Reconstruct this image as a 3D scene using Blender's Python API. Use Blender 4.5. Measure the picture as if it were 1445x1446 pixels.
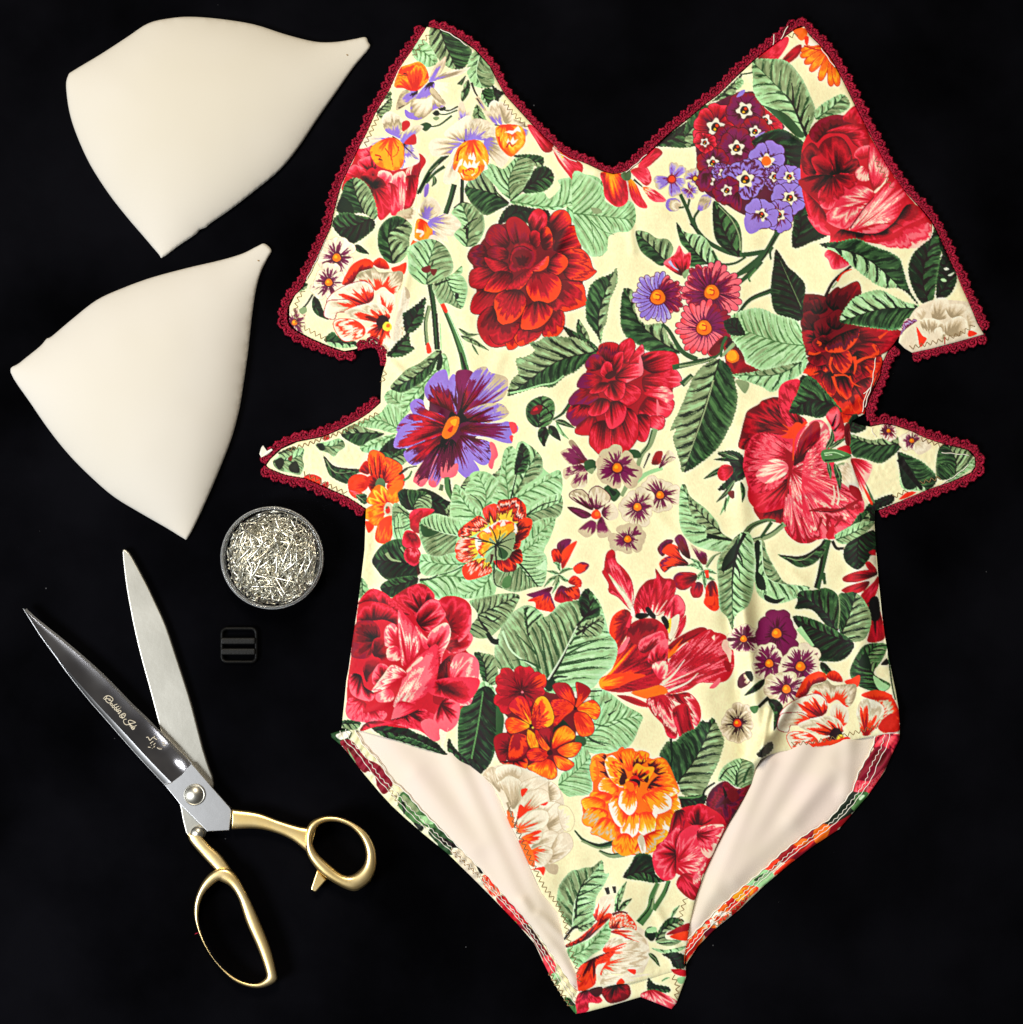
import bpy, bmesh, math, random
import numpy as np
from mathutils import Vector, Matrix
scene = bpy.context.scene
for o_ in list(bpy.data.objects): bpy.data.objects.remove(o_)
# ---------------------------------------------------------------- camera: straight down on a flat lay half a metre wide
K = 0.52/1445.            # metres per drawing unit (the drawing is 1445 x 1446 units)
CAMH = 0.95
cam_d = bpy.data.cameras.new('camera'); cam = bpy.data.objects.new('camera', cam_d); scene.collection.objects.link(cam)
cam.location = (0, 0, CAMH); cam.rotation_euler = (0, 0, 0)
cam_d.sensor_width = 36; cam_d.sensor_fit = 'HORIZONTAL'; cam_d.lens = 36*CAMH/0.52; cam_d.clip_start = .01; cam_d.clip_end = 50
scene.camera = cam
# ---------------------------------------------------------------- light: a large soft window-like lamp from the lower left, a warm ceiling lamp from above
world = bpy.data.worlds.new('World'); scene.world = world; world.use_nodes = True
bg = world.node_tree.nodes['Background']; bg.inputs[0].default_value = (.62, .60, .56, 1); bg.inputs[1].default_value = .13
def area(name, loc, target, size, watts, colr):
    d = bpy.data.lights.new(name, 'AREA'); d.shape = 'DISK'; d.size = size; d.energy = watts; d.color = colr
    o = bpy.data.objects.new(name, d); scene.collection.objects.link(o); o.location = loc
    o.rotation_euler = (Vector(target)-Vector(loc)).to_track_quat('-Z', 'Y').to_euler(); return o
area('window_lamp', (-.95, -.42, .95), (0, 0, 0), .55, 20.5, (.93, .97, 1.0))
area('ceiling_lamp', (-.15, .75, 1.25), (0, 0, 0), .38, 17.0, (1.0, .89, .70))
scene.view_settings.view_transform = 'Standard'; scene.view_settings.look = 'None'; scene.view_settings.exposure = 0; scene.view_settings.gamma = 1
scene.cycles.max_bounces = 8; scene.cycles.transmission_bounces = 8; scene.cycles.glossy_bounces = 4
COL = scene.collection
def W(x, y, z=0.):
    """drawing units -> metres on the table"""
    f = (1-z/CAMH)*K
    return np.stack([(np.asarray(x)-722.5)*f, (723.-np.asarray(y))*f, np.broadcast_to(z, np.shape(x))+0.*np.asarray(x)], -1)
def thing(name, label, cat, loc=(0, 0, 0), group=None):
    o = bpy.data.objects.new(name, None); COL.objects.link(o); o.location = loc; o.empty_display_size = .01
    o['label'] = label; o['category'] = cat
    if group: o['group'] = group
    return o
def tag(o, label, cat, group=None):
    o['label'] = label; o['category'] = cat
    if group: o['group'] = group
    return o
def link(name, me, mat, parent=None, smooth=True):
    if mat: me.materials.append(mat)
    if smooth: me.polygons.foreach_set('use_smooth', np.ones(len(me.polygons), bool))
    o = bpy.data.objects.new(name, me); COL.objects.link(o)
    if parent:
        o.parent = parent; o.matrix_parent_inverse = Matrix.Translation(-Vector(parent.location))
    return o
def mesh(name, v, f, mat, parent=None, smooth=True):
    me = bpy.data.meshes.new(name); me.from_pydata([tuple(p_) for p_ in v], [], f); me.update(); return link(name, me, mat, parent, smooth)
# ---------------------------------------------------------------- materials
def new_mat(name):
    m = bpy.data.materials.new(name); m.use_nodes = True; nt = m.node_tree; return m, nt, nt.nodes['Principled BSDF']
def bump(nt, b, scale, strength, dist=.0005, kind='NOISE', detail=3., second=None):
    tc = nt.nodes.new('ShaderNodeTexCoord'); n = nt.nodes.new('ShaderNodeTex'+('Noise' if kind == 'NOISE' else 'Voronoi')); n.inputs['Scale'].default_value = scale
    if kind == 'NOISE': n.inputs['Detail'].default_value = detail
    nt.links.new(tc.outputs['Object'], n.inputs['Vector']); bp = nt.nodes.new('ShaderNodeBump'); bp.inputs['Strength'].default_value = strength; bp.inputs['Distance'].default_value = dist
    nt.links.new(n.outputs[0], bp.inputs['Height']); nt.links.new(bp.outputs[0], b.inputs['Normal']); return tc, n
def noisy(nt, b, c1, c2, scale, detail=3., lo_=.35, hi_=.65):
    tc = nt.nodes.new('ShaderNodeTexCoord'); n = nt.nodes.new('ShaderNodeTexNoise'); n.inputs['Scale'].default_value = scale; n.inputs['Detail'].default_value = detail
    nt.links.new(tc.outputs['Object'], n.inputs['Vector']); r = nt.nodes.new('ShaderNodeValToRGB'); r.color_ramp.elements[0].position = lo_; r.color_ramp.elements[1].position = hi_
    r.color_ramp.elements[0].color = (*c1, 1); r.color_ramp.elements[1].color = (*c2, 1); nt.links.new(n.outputs[0], r.inputs[0]); nt.links.new(r.outputs[0], b.inputs['Base Color']); return r
def simple(name, c, rough=.5, metal=0., spec=.5, bsc=0, bst=0, c2=None, nsc=60):
    m, nt, b = new_mat(name); b.inputs['Base Color'].default_value = (*c, 1); b.inputs['Roughness'].default_value = rough; b.inputs['Metallic'].default_value = metal; b.inputs['Specular IOR Level'].default_value = spec
    if c2: noisy(nt, b, c, c2, nsc)
    if bsc: bump(nt, b, bsc, bst)
    return m
def print_material():
    m, nt, b = new_mat('printed_spandex'); a = nt.nodes.new('ShaderNodeAttribute'); a.attribute_name = 'print'; nt.links.new(a.outputs['Color'], b.inputs['Base Color'])
    b.inputs['Roughness'].default_value = .62; b.inputs['Specular IOR Level'].default_value = .25; b.inputs['Sheen Weight'].default_value = .03
    bump(nt, b, 2600, .22, .0002, detail=2); return m
M_PRINT = print_material()
M_LINING = simple('nude_lining', (.69, .61, .51), .7, 0, .2, 2200, .15, (.725, .615, .56), 24)
def lace_material():
    m, nt, b = new_mat('burgundy_lace_yarn'); noisy(nt, b, (.075, .0015, .008), (.42, .008, .040), 900, 2); b.inputs['Roughness'].default_value = .5; b.inputs['Specular IOR Level'].default_value = .16; bump(nt, b, 1500, .9, .0006); return m
M_LACE = lace_material()
M_THREAD = simple('white_thread', (.78, .74, .66), .6); M_ZIG = simple('tan_thread', (.27, .16, .06), .6); M_ELASTIC = simple('cream_elastic', (.76, .73, .62), .7)
M_FOAM = simple('foam_cup_jersey', (.555, .52, .45), .9, 0, .1, 2600, .08, (.59, .56, .515), 7)
def cloth_material():
    m, nt, b = new_mat('black_felt_cloth'); r = noisy(nt, b, (.0008, .0008, .0011), (.0030, .0030, .0042), 11, 10)
    tc = nt.nodes.new('ShaderNodeTexCoord'); v = nt.nodes.new('ShaderNodeTexVoronoi'); v.inputs['Scale'].default_value = 75; nt.links.new(tc.outputs['Object'], v.inputs['Vector'])
    lt = nt.nodes.new('ShaderNodeMath'); lt.operation = 'LESS_THAN'; lt.inputs[1].default_value = .028; nt.links.new(v.outputs['Distance'], lt.inputs[0])
    n = nt.nodes.new('ShaderNodeTexNoise'); n.inputs['Scale'].default_value = 37; nt.links.new(tc.outputs['Object'], n.inputs['Vector'])
    g = nt.nodes.new('ShaderNodeMath'); g.operation = 'GREATER_THAN'; g.inputs[1].default_value = .56; nt.links.new(n.outputs[0], g.inputs[0])
    mu = nt.nodes.new('ShaderNodeMath'); mu.operation = 'MULTIPLY'; nt.links.new(lt.outputs[0], mu.inputs[0]); nt.links.new(g.outputs[0], mu.inputs[1])
    mx = nt.nodes.new('ShaderNodeMix'); mx.data_type = 'RGBA'; nt.links.new(mu.outputs[0], mx.inputs['Factor']); nt.links.new(r.outputs[0], mx.inputs['A']); mx.inputs['B'].default_value = (.05, .05, .055, 1)
    nt.links.new(mx.outputs['Result'], b.inputs['Base Color']); b.inputs['Roughness'].default_value = .95; b.inputs['Specular IOR Level'].default_value = .0
    bump(nt, b, 1400, .5, .0004); return m
M_CLOTH = cloth_material()
M_CHROME = simple('mirror_chrome', (.40, .38, .40), .10, 1., .5, 90, .02, (.78, .75, .76), 34); M_STEEL = simple('brushed_steel', (.56, .56, .57), .34, 1., .5, 260, .03, (.62, .62, .63), 30)  # chrome: mottled reflections are put into its two-tone base colour
M_SATIN = simple('satin_steel', (.43, .415, .365), .38, 1., .5, 300, .05, (.58, .56, .50), 22); M_GOLD = simple('gold_plate', (.96, .69, .28), .36, 1., .5, 240, .04, (.98, .78, .42), 60)
M_PIN = simple('nickel_pin', (.86, .84, .74), .30, 1.); M_PLASTIC = simple('black_plastic', (.005, .005, .005), .5, 0, .22, 900, .3); M_PLASTIC2 = simple('matt_black_plastic', (.003, .003, .003), .42, 0, .10, 900, .3); M_ETCH = simple('etched_lettering', (.62, .56, .44), .7)
m_, nt_, b_ = new_mat('clear_plastic'); b_.inputs['Transmission Weight'].default_value = .90; b_.inputs['Roughness'].default_value = .07; b_.inputs['IOR'].default_value = 1.46; b_.inputs['Base Color'].default_value = (.96, .97, .97, 1); M_CLEAR = m_
m_, nt_, b_ = new_mat('clear_plastic_rim'); b_.inputs['Transmission Weight'].default_value = .72; b_.inputs['Roughness'].default_value = .12; b_.inputs['Base Color'].default_value = (.93, .95, .96, 1); M_RIM = m_
# the black cloth everything lies on
bm = bmesh.new(); bmesh.ops.create_grid(bm, x_segments=2, y_segments=2, size=1.2); me = bpy.data.meshes.new('black_cloth'); bm.to_mesh(me); bm.free()
o_ = link('table_cloth', me, M_CLOTH, None, False); o_['kind'] = 'structure'
# ---------------------------------------------------------------- printed fabric: a small 2-D painter for the flat textile print
SS = 2
CX0, CY0, CW, CH = 360, 20, 1040, 1420            # extent of the cloth drawing, in drawing units
canvas = np.empty((CH*SS, CW*SS, 3), np.float32)
rng = np.random.RandomState(7)
PAL = dict(K=(12,8,10), E=(46,8,22), M=(112,4,28), R=(160,8,36), C=(196,20,48), P=(226,56,84), Q=(244,116,132),
           W=(252,205,192), H=(255,240,222), O=(243,118,20), Y=(250,168,34), J=(253,208,80), T=(238,72,30), F=(205,40,22),
           A=(212,196,168), B=(238,226,204), I=(250,242,222), a=(176,160,132), U=(124,18,84), u=(92,10,52), V=(158,132,216), v=(196,182,226),
           D=(20,40,26), G=(54,88,54), g=(90,132,82), S=(148,166,126), L=(174,216,164), N=(204,236,196), e=(30,16,22), Z=(34,40,26),
           X=(253,245,205), h=(100,120,84), c=(140,8,50), p=(232,84,96), z=(70,4,20))
PALN = {k: np.array(v, np.float32)/255. for k, v in PAL.items()}
def col(c): return PALN[c] if isinstance(c, str) else np.array(c, np.float32)/255.
TO = [0, 0, 250/1445.]
def tile(x, y, k=250/1445.): TO[:] = [x, y, k]
def pts(s):
    a = np.array([[float(q) for q in w.split(',')] for w in s.split()], np.float64) if isinstance(s, str) else np.array(s, np.float64)
    return a*TO[2] + (TO[0], TO[1])
def spl(a, closed=True, n=6):
    m = len(a)
    if m < 3: return a
    if closed: p0, p1, p2, p3 = np.roll(a, 1, 0), a, np.roll(a, -1, 0), np.roll(a, -2, 0)
    else:
        e = np.vstack([2*a[0]-a[1], a, 2*a[-1]-a[-2]]); p0, p1, p2, p3 = e[:-3], e[1:-2], e[2:-1], e[3:]
    t = (np.arange(n)/n)[None, :, None]
    q = .5*((2*p1)[:, None]+(p2-p0)[:, None]*t+(2*p0-5*p1+4*p2-p3)[:, None]*t**2+(-p0+3*p1-3*p2+p3)[:, None]*t**3)
    q = q.reshape(-1, 2)
    return q if closed else np.vstack([q, a[-1:]])
def raster(poly):
    """mask of a polygon given in drawing units: (y0, x0, mask)"""
    q = (poly-(CX0, CY0))*SS
    x0 = int(max(0, np.floor(q[:, 0].min())-1)); x1 = int(min(CW*SS, np.ceil(q[:, 0].max())+2))
    y0 = int(max(0, np.floor(q[:, 1].min())-1)); y1 = int(min(CH*SS, np.ceil(q[:, 1].max())+2))
    if x1 <= x0+1 or y1 <= y0+1: return None
    w, h = x1-x0, y1-y0
    acc = np.zeros((h, w+1), np.int32)
    a = q; b = np.roll(q, -1, 0)
    for (ax, ay), (bx, by) in zip(a, b):
        if ay == by: continue
        if ay > by: ax, ay, bx, by = bx, by, ax, ay
        i0 = max(y0, int(np.ceil(ay-.5))); i1 = min(y1, int(np.ceil(by-.5)))
        if i1 <= i0: continue
        yy = np.arange(i0, i1)
        xx = ax+(yy+.5-ay)*(bx-ax)/(by-ay)
        xi = np.clip(np.ceil(xx-.5).astype(int)-x0, 0, w)
        np.add.at(acc, (yy-y0, xi), 1)
    m = (np.cumsum(acc, 1)[:, :w] & 1).astype(bool)
    return (y0, x0, m) if m.any() else None
def n1(x, seed):
    i = np.floor(x).astype(np.int64); f = x-i; f = f*f*(3-2*f)
    def hsh(k): return np.modf(np.abs(np.sin((k+seed*17.3)*12.9898)*43758.5453))[0]
    return hsh(i)*(1-f)+hsh(i+1)*f
def n2(x, y, seed):
    i = np.floor(x); j = np.floor(y); fx = x-i; fy = y-j; fx = fx*fx*(3-2*fx); fy = fy*fy*(3-2*fy)
    def hsh(a, b): return np.modf(np.abs(np.sin(a*12.9898+b*78.233+seed*3.7)*43758.5453))[0]
    return (hsh(i, j)*(1-fx)+hsh(i+1, j)*fx)*(1-fy)+(hsh(i, j+1)*(1-fx)+hsh(i+1, j+1)*fx)*fy
def put(r, c, al=1.):
    y0, x0, m = r; v = canvas[y0:y0+m.shape[0], x0:x0+m.shape[1]]
    v[m] = v[m]*(1-al)+c*al
def F(c, s, sharp=0, al=1.):
    a = pts(s); r = raster(a if sharp else spl(a))
    if r: put(r, col(c), al)
def strokepoly(a, w0, w1, mid=None):
    a = spl(a, False, 5); d = np.gradient(a, axis=0); d /= np.linalg.norm(d, axis=1)[:, None]+1e-9
    t = np.linspace(0, 1, len(a)); w = w0+(w1-w0)*t
    if mid is not None: w = w0*(1-t)**2+2*mid*t*(1-t)*1.5+w1*t**2
    nr = np.stack([-d[:, 1], d[:, 0]], 1)*w[:, None]*.5
    return np.vstack([a+nr, (a-nr)[::-1]])
def L(c, s, w0=10, w1=None, mid=None):
    k = TO[2]; w1 = w0 if w1 is None else w1
    r = raster(strokepoly(pts(s), w0*k, w1*k, None if mid is None else mid*k))
    if r: put(r, col(c))
def ramp(cs, t, soft=.35):
    cs = [col(c) for c in cs]; n = len(cs); A = np.array(cs)
    if n == 1: return np.repeat(A, len(t), 0)
    x = np.clip(t, 0, .9999)*n-.5; x = np.clip(x, 0, n-1.0001); i = np.floor(x).astype(int); f = x-i
    f = np.clip((f-.5)/soft+.5, 0, 1)
    return A[i]*(1-f)[:, None]+A[i+1]*f[:, None]
SEED = [1]
def shade(r, root, cs, amp=.3, k=9., soft=.62, pw=1.):
    """colour a masked region as a painted petal: streaks run outward from root"""
    SEED[0] += 1; sd = SEED[0]
    y0, x0, m = r; yy, xx = np.nonzero(m)
    px = (xx+x0+.5)/SS+CX0-root[0]; py = (yy+y0+.5)/SS+CY0-root[1]
    th = np.arctan2(py, px); rr = np.hypot(px, py)
    sz = np.sqrt(m.sum())/SS
    th0 = np.arctan2(py.mean(), px.mean()); th = (th-th0+np.pi) % (2*np.pi)-np.pi
    nb = 48; span = th.max()-th.min()+1e-6; b = np.clip(((th-th.min())/span*nb).astype(int), 0, nb-1)
    rmx = np.zeros(nb); rmn = np.full(nb, 1e9); np.maximum.at(rmx, b, rr); np.minimum.at(rmn, b, rr)
    t = (rr-rmn[b])/(rmx[b]-rmn[b]+1.5)
    arc = (th-th.min())/span
    nz = .55*n1(arc*k, sd)+.45*n1(arc*k*2.7+.3*t, sd+50)
    t2 = t**pw+amp*(nz-.5)*2*(.35+.65*np.sin(np.pi*np.clip(t, 0, 1)))
    t2 = t2+.10*(n2((px)*.8, py*.8, sd)-.5)
    put(r, ramp(cs, t2, soft))
def p(s, root, cs, amp=.3, k=9., e=None, ew=7, soft=.62, pw=1., sharp=0):
    a = pts(s); a = a if sharp else spl(a)
    r = raster(a)
    if r is None: return
    rt = pts([root])[0]
    shade(r, rt, cs, amp, k, soft, pw)
    if e:
        kk = TO[2]
        q = raster(strokepoly(np.vstack([a, a[:1]])[::2], ew*kk, ew*kk))
        if q: put(q, col(e))
def fl(cx, cy, pets, cs, amp=.35, k=7., e=None, ew=6, eye=None, eyec='O', dark=None):
    """a small flower: petals (angle in degrees clockwise from up, length, width) round a centre"""
    for ang, ln, wd in pets:
        t = math.radians(ang); u = np.array([math.sin(t), -math.cos(t)]); n = np.array([-u[1], u[0]]); c = np.array([cx, cy], float)
        o = [c+u*ln*.06-n*wd*.10, c+u*ln*.45-n*wd*.40, c+u*ln*.80-n*wd*.50, c+u*ln*.98-n*wd*.26, c+u*ln*.95, c+u*ln*1.0+n*wd*.26, c+u*ln*.80+n*wd*.50, c+u*ln*.45+n*wd*.40, c+u*ln*.06+n*wd*.10]
        p(o, (cx-u[0]*ln*.1, cy-u[1]*ln*.1), cs, amp, k, e, ew)
    if dark: disc(cx, cy, eye*1.5, dark)
    if eye: disc(cx, cy, eye, eyec)
def disc(cx, cy, r, c, ry=None):
    ry = ry or r; t = np.arange(10)*math.tau/10
    F(c, np.stack([cx+r*np.cos(t)*(1+.1*np.sin(3*t)), cy+ry*np.sin(t)], 1))
# leaf styles: base on one side, base on the other, vein, midrib, light edge, vein weight
LS = {'D': ('G', 'D', 'e', 'e', 'g', .30), 'K': ('D', 'D', 'e', 'K', 'G', .34), 'M': ('S', 'G', 'D', 'e', 'S', .27), 'S': ('S', 'S', 'D', 'D', 'L', .24),
      'L': ('L', 'L', 'g', 'g', 'N', .20), 'l': ('L', 'S', 'G', 'N', 'N', .24), 'm': ('L', 'G', 'D', 'e', 'L', .28), 'd': ('G', 'G', 'e', 'S', 'S', .30), 'h': ('g', 'G', 'e', 'D', 'S', .30),
      's': ('S', 'L', 'G', 'G', 'N', .22), 'g': ('g', 'g', 'G', 'D', 'S', .22)}
def lo(s, spine, st='D', n=6, slope=.33, mid=9, jag=1., wrap=None):
    """a leaf from its outline and midrib"""
    SEED[0] += 1; sd = SEED[0]
    a = spl(pts(s)) if not wrap else wrap
    if jag:
        d = np.roll(a, -1, 0)-np.roll(a, 1, 0); d /= np.linalg.norm(d, axis=1)[:, None]+1e-9
        # resample for the toothed edge
        seg = np.linalg.norm(np.roll(a, -1, 0)-a, axis=1); cum = np.concatenate([[0], np.cumsum(seg)]); m = max(16, int(cum[-1]/1.6))
        tt = np.linspace(0, cum[-1], m, endpoint=False); ac = np.vstack([a, a[:1]])
        a = np.stack([np.interp(tt, cum, ac[:, i]) for i in (0, 1)], 1)
        d = np.roll(a, -1, 0)-np.roll(a, 1, 0); d /= np.linalg.norm(d, axis=1)[:, None]+1e-9
        nr = np.stack([-d[:, 1], d[:, 0]], 1)
        a = a+nr*((tt/5.2) % 1-.5)[:, None]*1.5*jag
    r = raster(a)
    if r is None: return
    b1, b2, vn, mr, ed, vw = LS[st]
    sp = spl(pts(spine), False, 8); seg = np.linalg.norm(np.diff(sp, axis=0), axis=1); cum = np.concatenate([[0], np.cumsum(seg)]); ln = cum[-1]
    tt = np.linspace(0, ln, 36); sp = np.stack([np.interp(tt, cum, sp[:, i]) for i in (0, 1)], 1)
    tg = np.gradient(sp, axis=0); tg /= np.linalg.norm(tg, axis=1)[:, None]+1e-9
    y0, x0, m = r; yy, xx = np.nonzero(m)
    P = np.stack([(xx+x0+.5)/SS+CX0, (yy+y0+.5)/SS+CY0], 1)
    d2 = ((P[:, None, 0]-sp[None, :, 0])**2+(P[:, None, 1]-sp[None, :, 1])**2); i = d2.argmin(1)
    dv = P-sp[i]; al = (dv*tg[i]).sum(1); sd_ = dv[:, 0]*tg[i, 1]-dv[:, 1]*tg[i, 0]
    s_ = (tt[i]+al)/ln
    W = np.zeros((2, 37)); side = (sd_ > 0).astype(int); np.maximum.at(W, (side, i), np.abs(sd_)); wm = W.max(1)+.5
    loc = np.maximum(W[side, i], wm[side]*.3)
    u = np.abs(sd_)/loc
    ua = np.abs(sd_)/wm[side]
    nz = n2(P[:, 0]*.55, P[:, 1]*.55, sd); nb = n2(P[:, 0]*.16, P[:, 1]*.16, sd+9); nf = n2(P[:, 0]*1.1, P[:, 1]*1.1, sd+5)
    v = (s_-slope*np.abs(sd_)/ln*(3.3-1.1*u))*n*.8+side*.45+.12*(nb-.5)
    ns = n2(v*5.5+sd, u*2.2, sd+3); ns2 = n2(v*13+sd, u*3.0, sd+4)
    ph = v-np.floor(v); dist = np.minimum(ph, 1-ph)
    C_ = np.where(side[:, None] == 0, col(b1), col(b2)).astype(np.float32)
    lum = .25*nb+.5*ns+.25*ns2
    tone = np.where(side[:, None] == 0, col({'L': 'N', 'S': 'L', 'G': 'g', 'D': 'G', 'g': 'S'}.get(b1, 'L')), col({'L': 'N', 'S': 'L', 'G': 'g', 'D': 'G', 'g': 'S'}.get(b2, 'L')))
    f = np.clip((lum-.56)*9, 0, 1)[:, None]*.8
    C_ = C_*(1-f)+tone*f
    dk = np.where(side[:, None] == 0, col({'L': 'S', 'S': 'h', 'G': 'D', 'D': 'Z', 'g': 'G'}.get(b1, 'D')), col({'L': 'S', 'S': 'h', 'G': 'D', 'D': 'Z', 'g': 'G'}.get(b2, 'D')))
    f = np.clip((.43-lum)*9, 0, 1)[:, None]*.75; C_ = C_*(1-f)+dk*f
    # lateral veins, feathered
    wv = vw*(1.12-u*.85)+.34*(ns2-.5)+.12*(nf-.5)
    f = np.clip((wv-dist*1.15)*9, 0, 1)[:, None]*np.clip((1.02-u)*5, 0, 1)[:, None]; C_ = C_*(1-f)+col(vn)*f
    f = np.clip((u-.86)*8+(nf-.5), 0, 1)[:, None]*.6; C_ = C_*(1-f)+col(ed)*f
    f = np.clip((mid*TO[2]*.5*(1.1-s_*.8)-np.abs(sd_))*1.6+.4, 0, 1)[:, None]; C_ = C_*(1-f)+col(mr)*f
    v_ = canvas[y0:y0+m.shape[0], x0:x0+m.shape[1]]; v_[m] = C_
def lf(spine, wl, wr, st='D', n=6, jag=1., pw=.75, **kw):
    """a leaf grown about its midrib (base to tip), half widths wl and wr"""
    sp = spl(np.array([[float(q) for q in w.split(',')] for w in spine.split()]), False, 8)
    t = np.linspace(0, 1, len(sp)); tg = np.gradient(sp, axis=0); tg /= np.linalg.norm(tg, axis=1)[:, None]+1e-9
    nr = np.stack([tg[:, 1], -tg[:, 0]], 1); w = np.sin(np.pi*np.clip(t, 0, 1)**pw)**.8; w[-1] = 0
    o = np.vstack([sp+nr*(w*wl)[:, None], (sp-nr*(w*wr)[:, None])[::-1]])[::2]
    lo(o, sp[::4], st, n, jag=jag, **kw)
def wave(r, n, ph=0): return r
# ---------------------------------------------------------------- the print: motifs of the cloth, one after another
def ray(cx, cy, ex, ey, w, cs, amp=.3, e=None):
    u = np.array([ex-cx, ey-cy], float); ln = np.linalg.norm(u); u /= ln; n = np.array([-u[1], u[0]]); c = np.array([cx, cy], float)
    p([c+u*ln*.08-n*w*.15, c+u*ln*.6-n*w*.5, c+u*ln*.92-n*w*.38, c+u*ln, c+u*ln*.92+n*w*.38, c+u*ln*.6+n*w*.5, c+u*ln*.08+n*w*.15], (cx, cy), cs, amp, 5, e, 5)
def prim(cx, cy, r, cs, e='z'):
    a0 = (cx*7+cy) % 72
    fl(cx, cy, [(a0+i*72, r*(.92+.12*math.sin(i*2+cx)), r*1.05) for i in range(5)], cs, .35, 7, e, 5)
    t = np.arange(20)*math.tau/20; q = r*.34*(1+.22*np.cos(5*t+cx)); F('B', np.stack([cx+q*np.cos(t), cy+q*np.sin(t)], 1))
    disc(cx, cy, r*.2, 'E'); disc(cx+r*.05, cy-r*.07, r*.07, 'T'); disc(cx-r*.04, cy+r*.09, r*.06, 'Y'); disc(cx+r*.12, cy+r*.06, r*.06, 'D')
def pans(cx, cy, r, cs='uUUBBI', a0=0, eye='O', n=5, e=None):
    fl(cx, cy, [(a0+i*360/n+9*math.sin(i*3+cx), r*(.9+.15*math.sin(i*2.3+cy)), r*.98) for i in range(n)], cs, .5, 9, e or 'A', 4)
    disc(cx, cy, r*.26, 'u'); disc(cx, cy, r*.19, eye); disc(cx-r*.04, cy-r*.03, r*.08, 'Y')
def daisy(cx, cy, n, r, fn, w=.17, eye=60):
    for i in range(n):
        a = i*math.tau/n+.1; rr = r*(.84+.22*abs(math.sin(i*2.3+cx)))
        ray(cx, cy, cx+rr*math.cos(a), cy+rr*math.sin(a), r*w*1.5, fn(math.degrees(a) % 360), .4, 'u')
    disc(cx, cy, eye*1.15, 'M'); disc(cx, cy, eye, 'O'); disc(cx-eye*.2, cy-eye*.2, eye*.5, 'Y'); L('F', [(cx-eye*.3, cy-eye*.4), (cx+eye*.3, cy-eye*.2), (cx+eye*.2, cy+eye*.35), (cx-eye*.3, cy+eye*.3)], 11, 8)
def carnation(dx, dy):
    def q(s): return [(x+dx, y+dy) for x, y in ([float(v) for v in w.split(',')] for w in s.split())]
    def o(x, y): return (x+dx, y+dy)
    p(q("600,880 640,780 690,710 780,668 845,690 845,745 740,780 690,860"), o(700,900), 'MRTT', .3)
    p(q("850,700 905,660 960,690 985,750 920,750 870,730"), o(900,800), 'RFT'); p(q("1000,750 1060,725 1125,700 1110,790 1050,800"), o(1000,850), 'TT')
    p(q("720,830 740,785 820,760 860,738 905,780 1000,775 1095,780 1080,900 1020,960 940,900 870,930 830,870"), o(900,980), 'TTABAa', .45, 14)
    p(q("470,1030 510,960 600,900 690,865 775,850 845,900 850,1000 760,1050 690,1040 560,1020"), o(840,1060), 'MCTTIBI', .5, 12, 'R', 5)
    p(q("450,1120 480,1020 560,1005 650,1005 720,1060 640,1100 560,1110 540,1160 480,1155"), o(720,1060), 'TTABI', .4, 9, 'R', 5)
    p(q("880,970 930,928 1020,965 1030,1080 960,1120 890,1040"), o(950,1130), 'TTBI', .5)
    p(q("620,1100 740,1050 870,1030 960,1070 990,1160 880,1190 800,1185 680,1150"), o(980,1200), 'MTTBABI', .5, 12)
    p(q("525,1200 580,1160 700,1170 780,1230 770,1300 640,1345 570,1300"), o(880,1190), 'TIBTBI', .5, 9, 'T', 5)
    p(q("800,1230 900,1200 990,1250 980,1430 890,1410 800,1290"), o(950,1190), 'zRTTBI', .5, 10)
    disc(930+dx, 1180+dy, 52, 'E'); disc(968+dx, 1222+dy, 38, 'J'); disc(975+dx, 1215+dy, 16, 'O')
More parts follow.
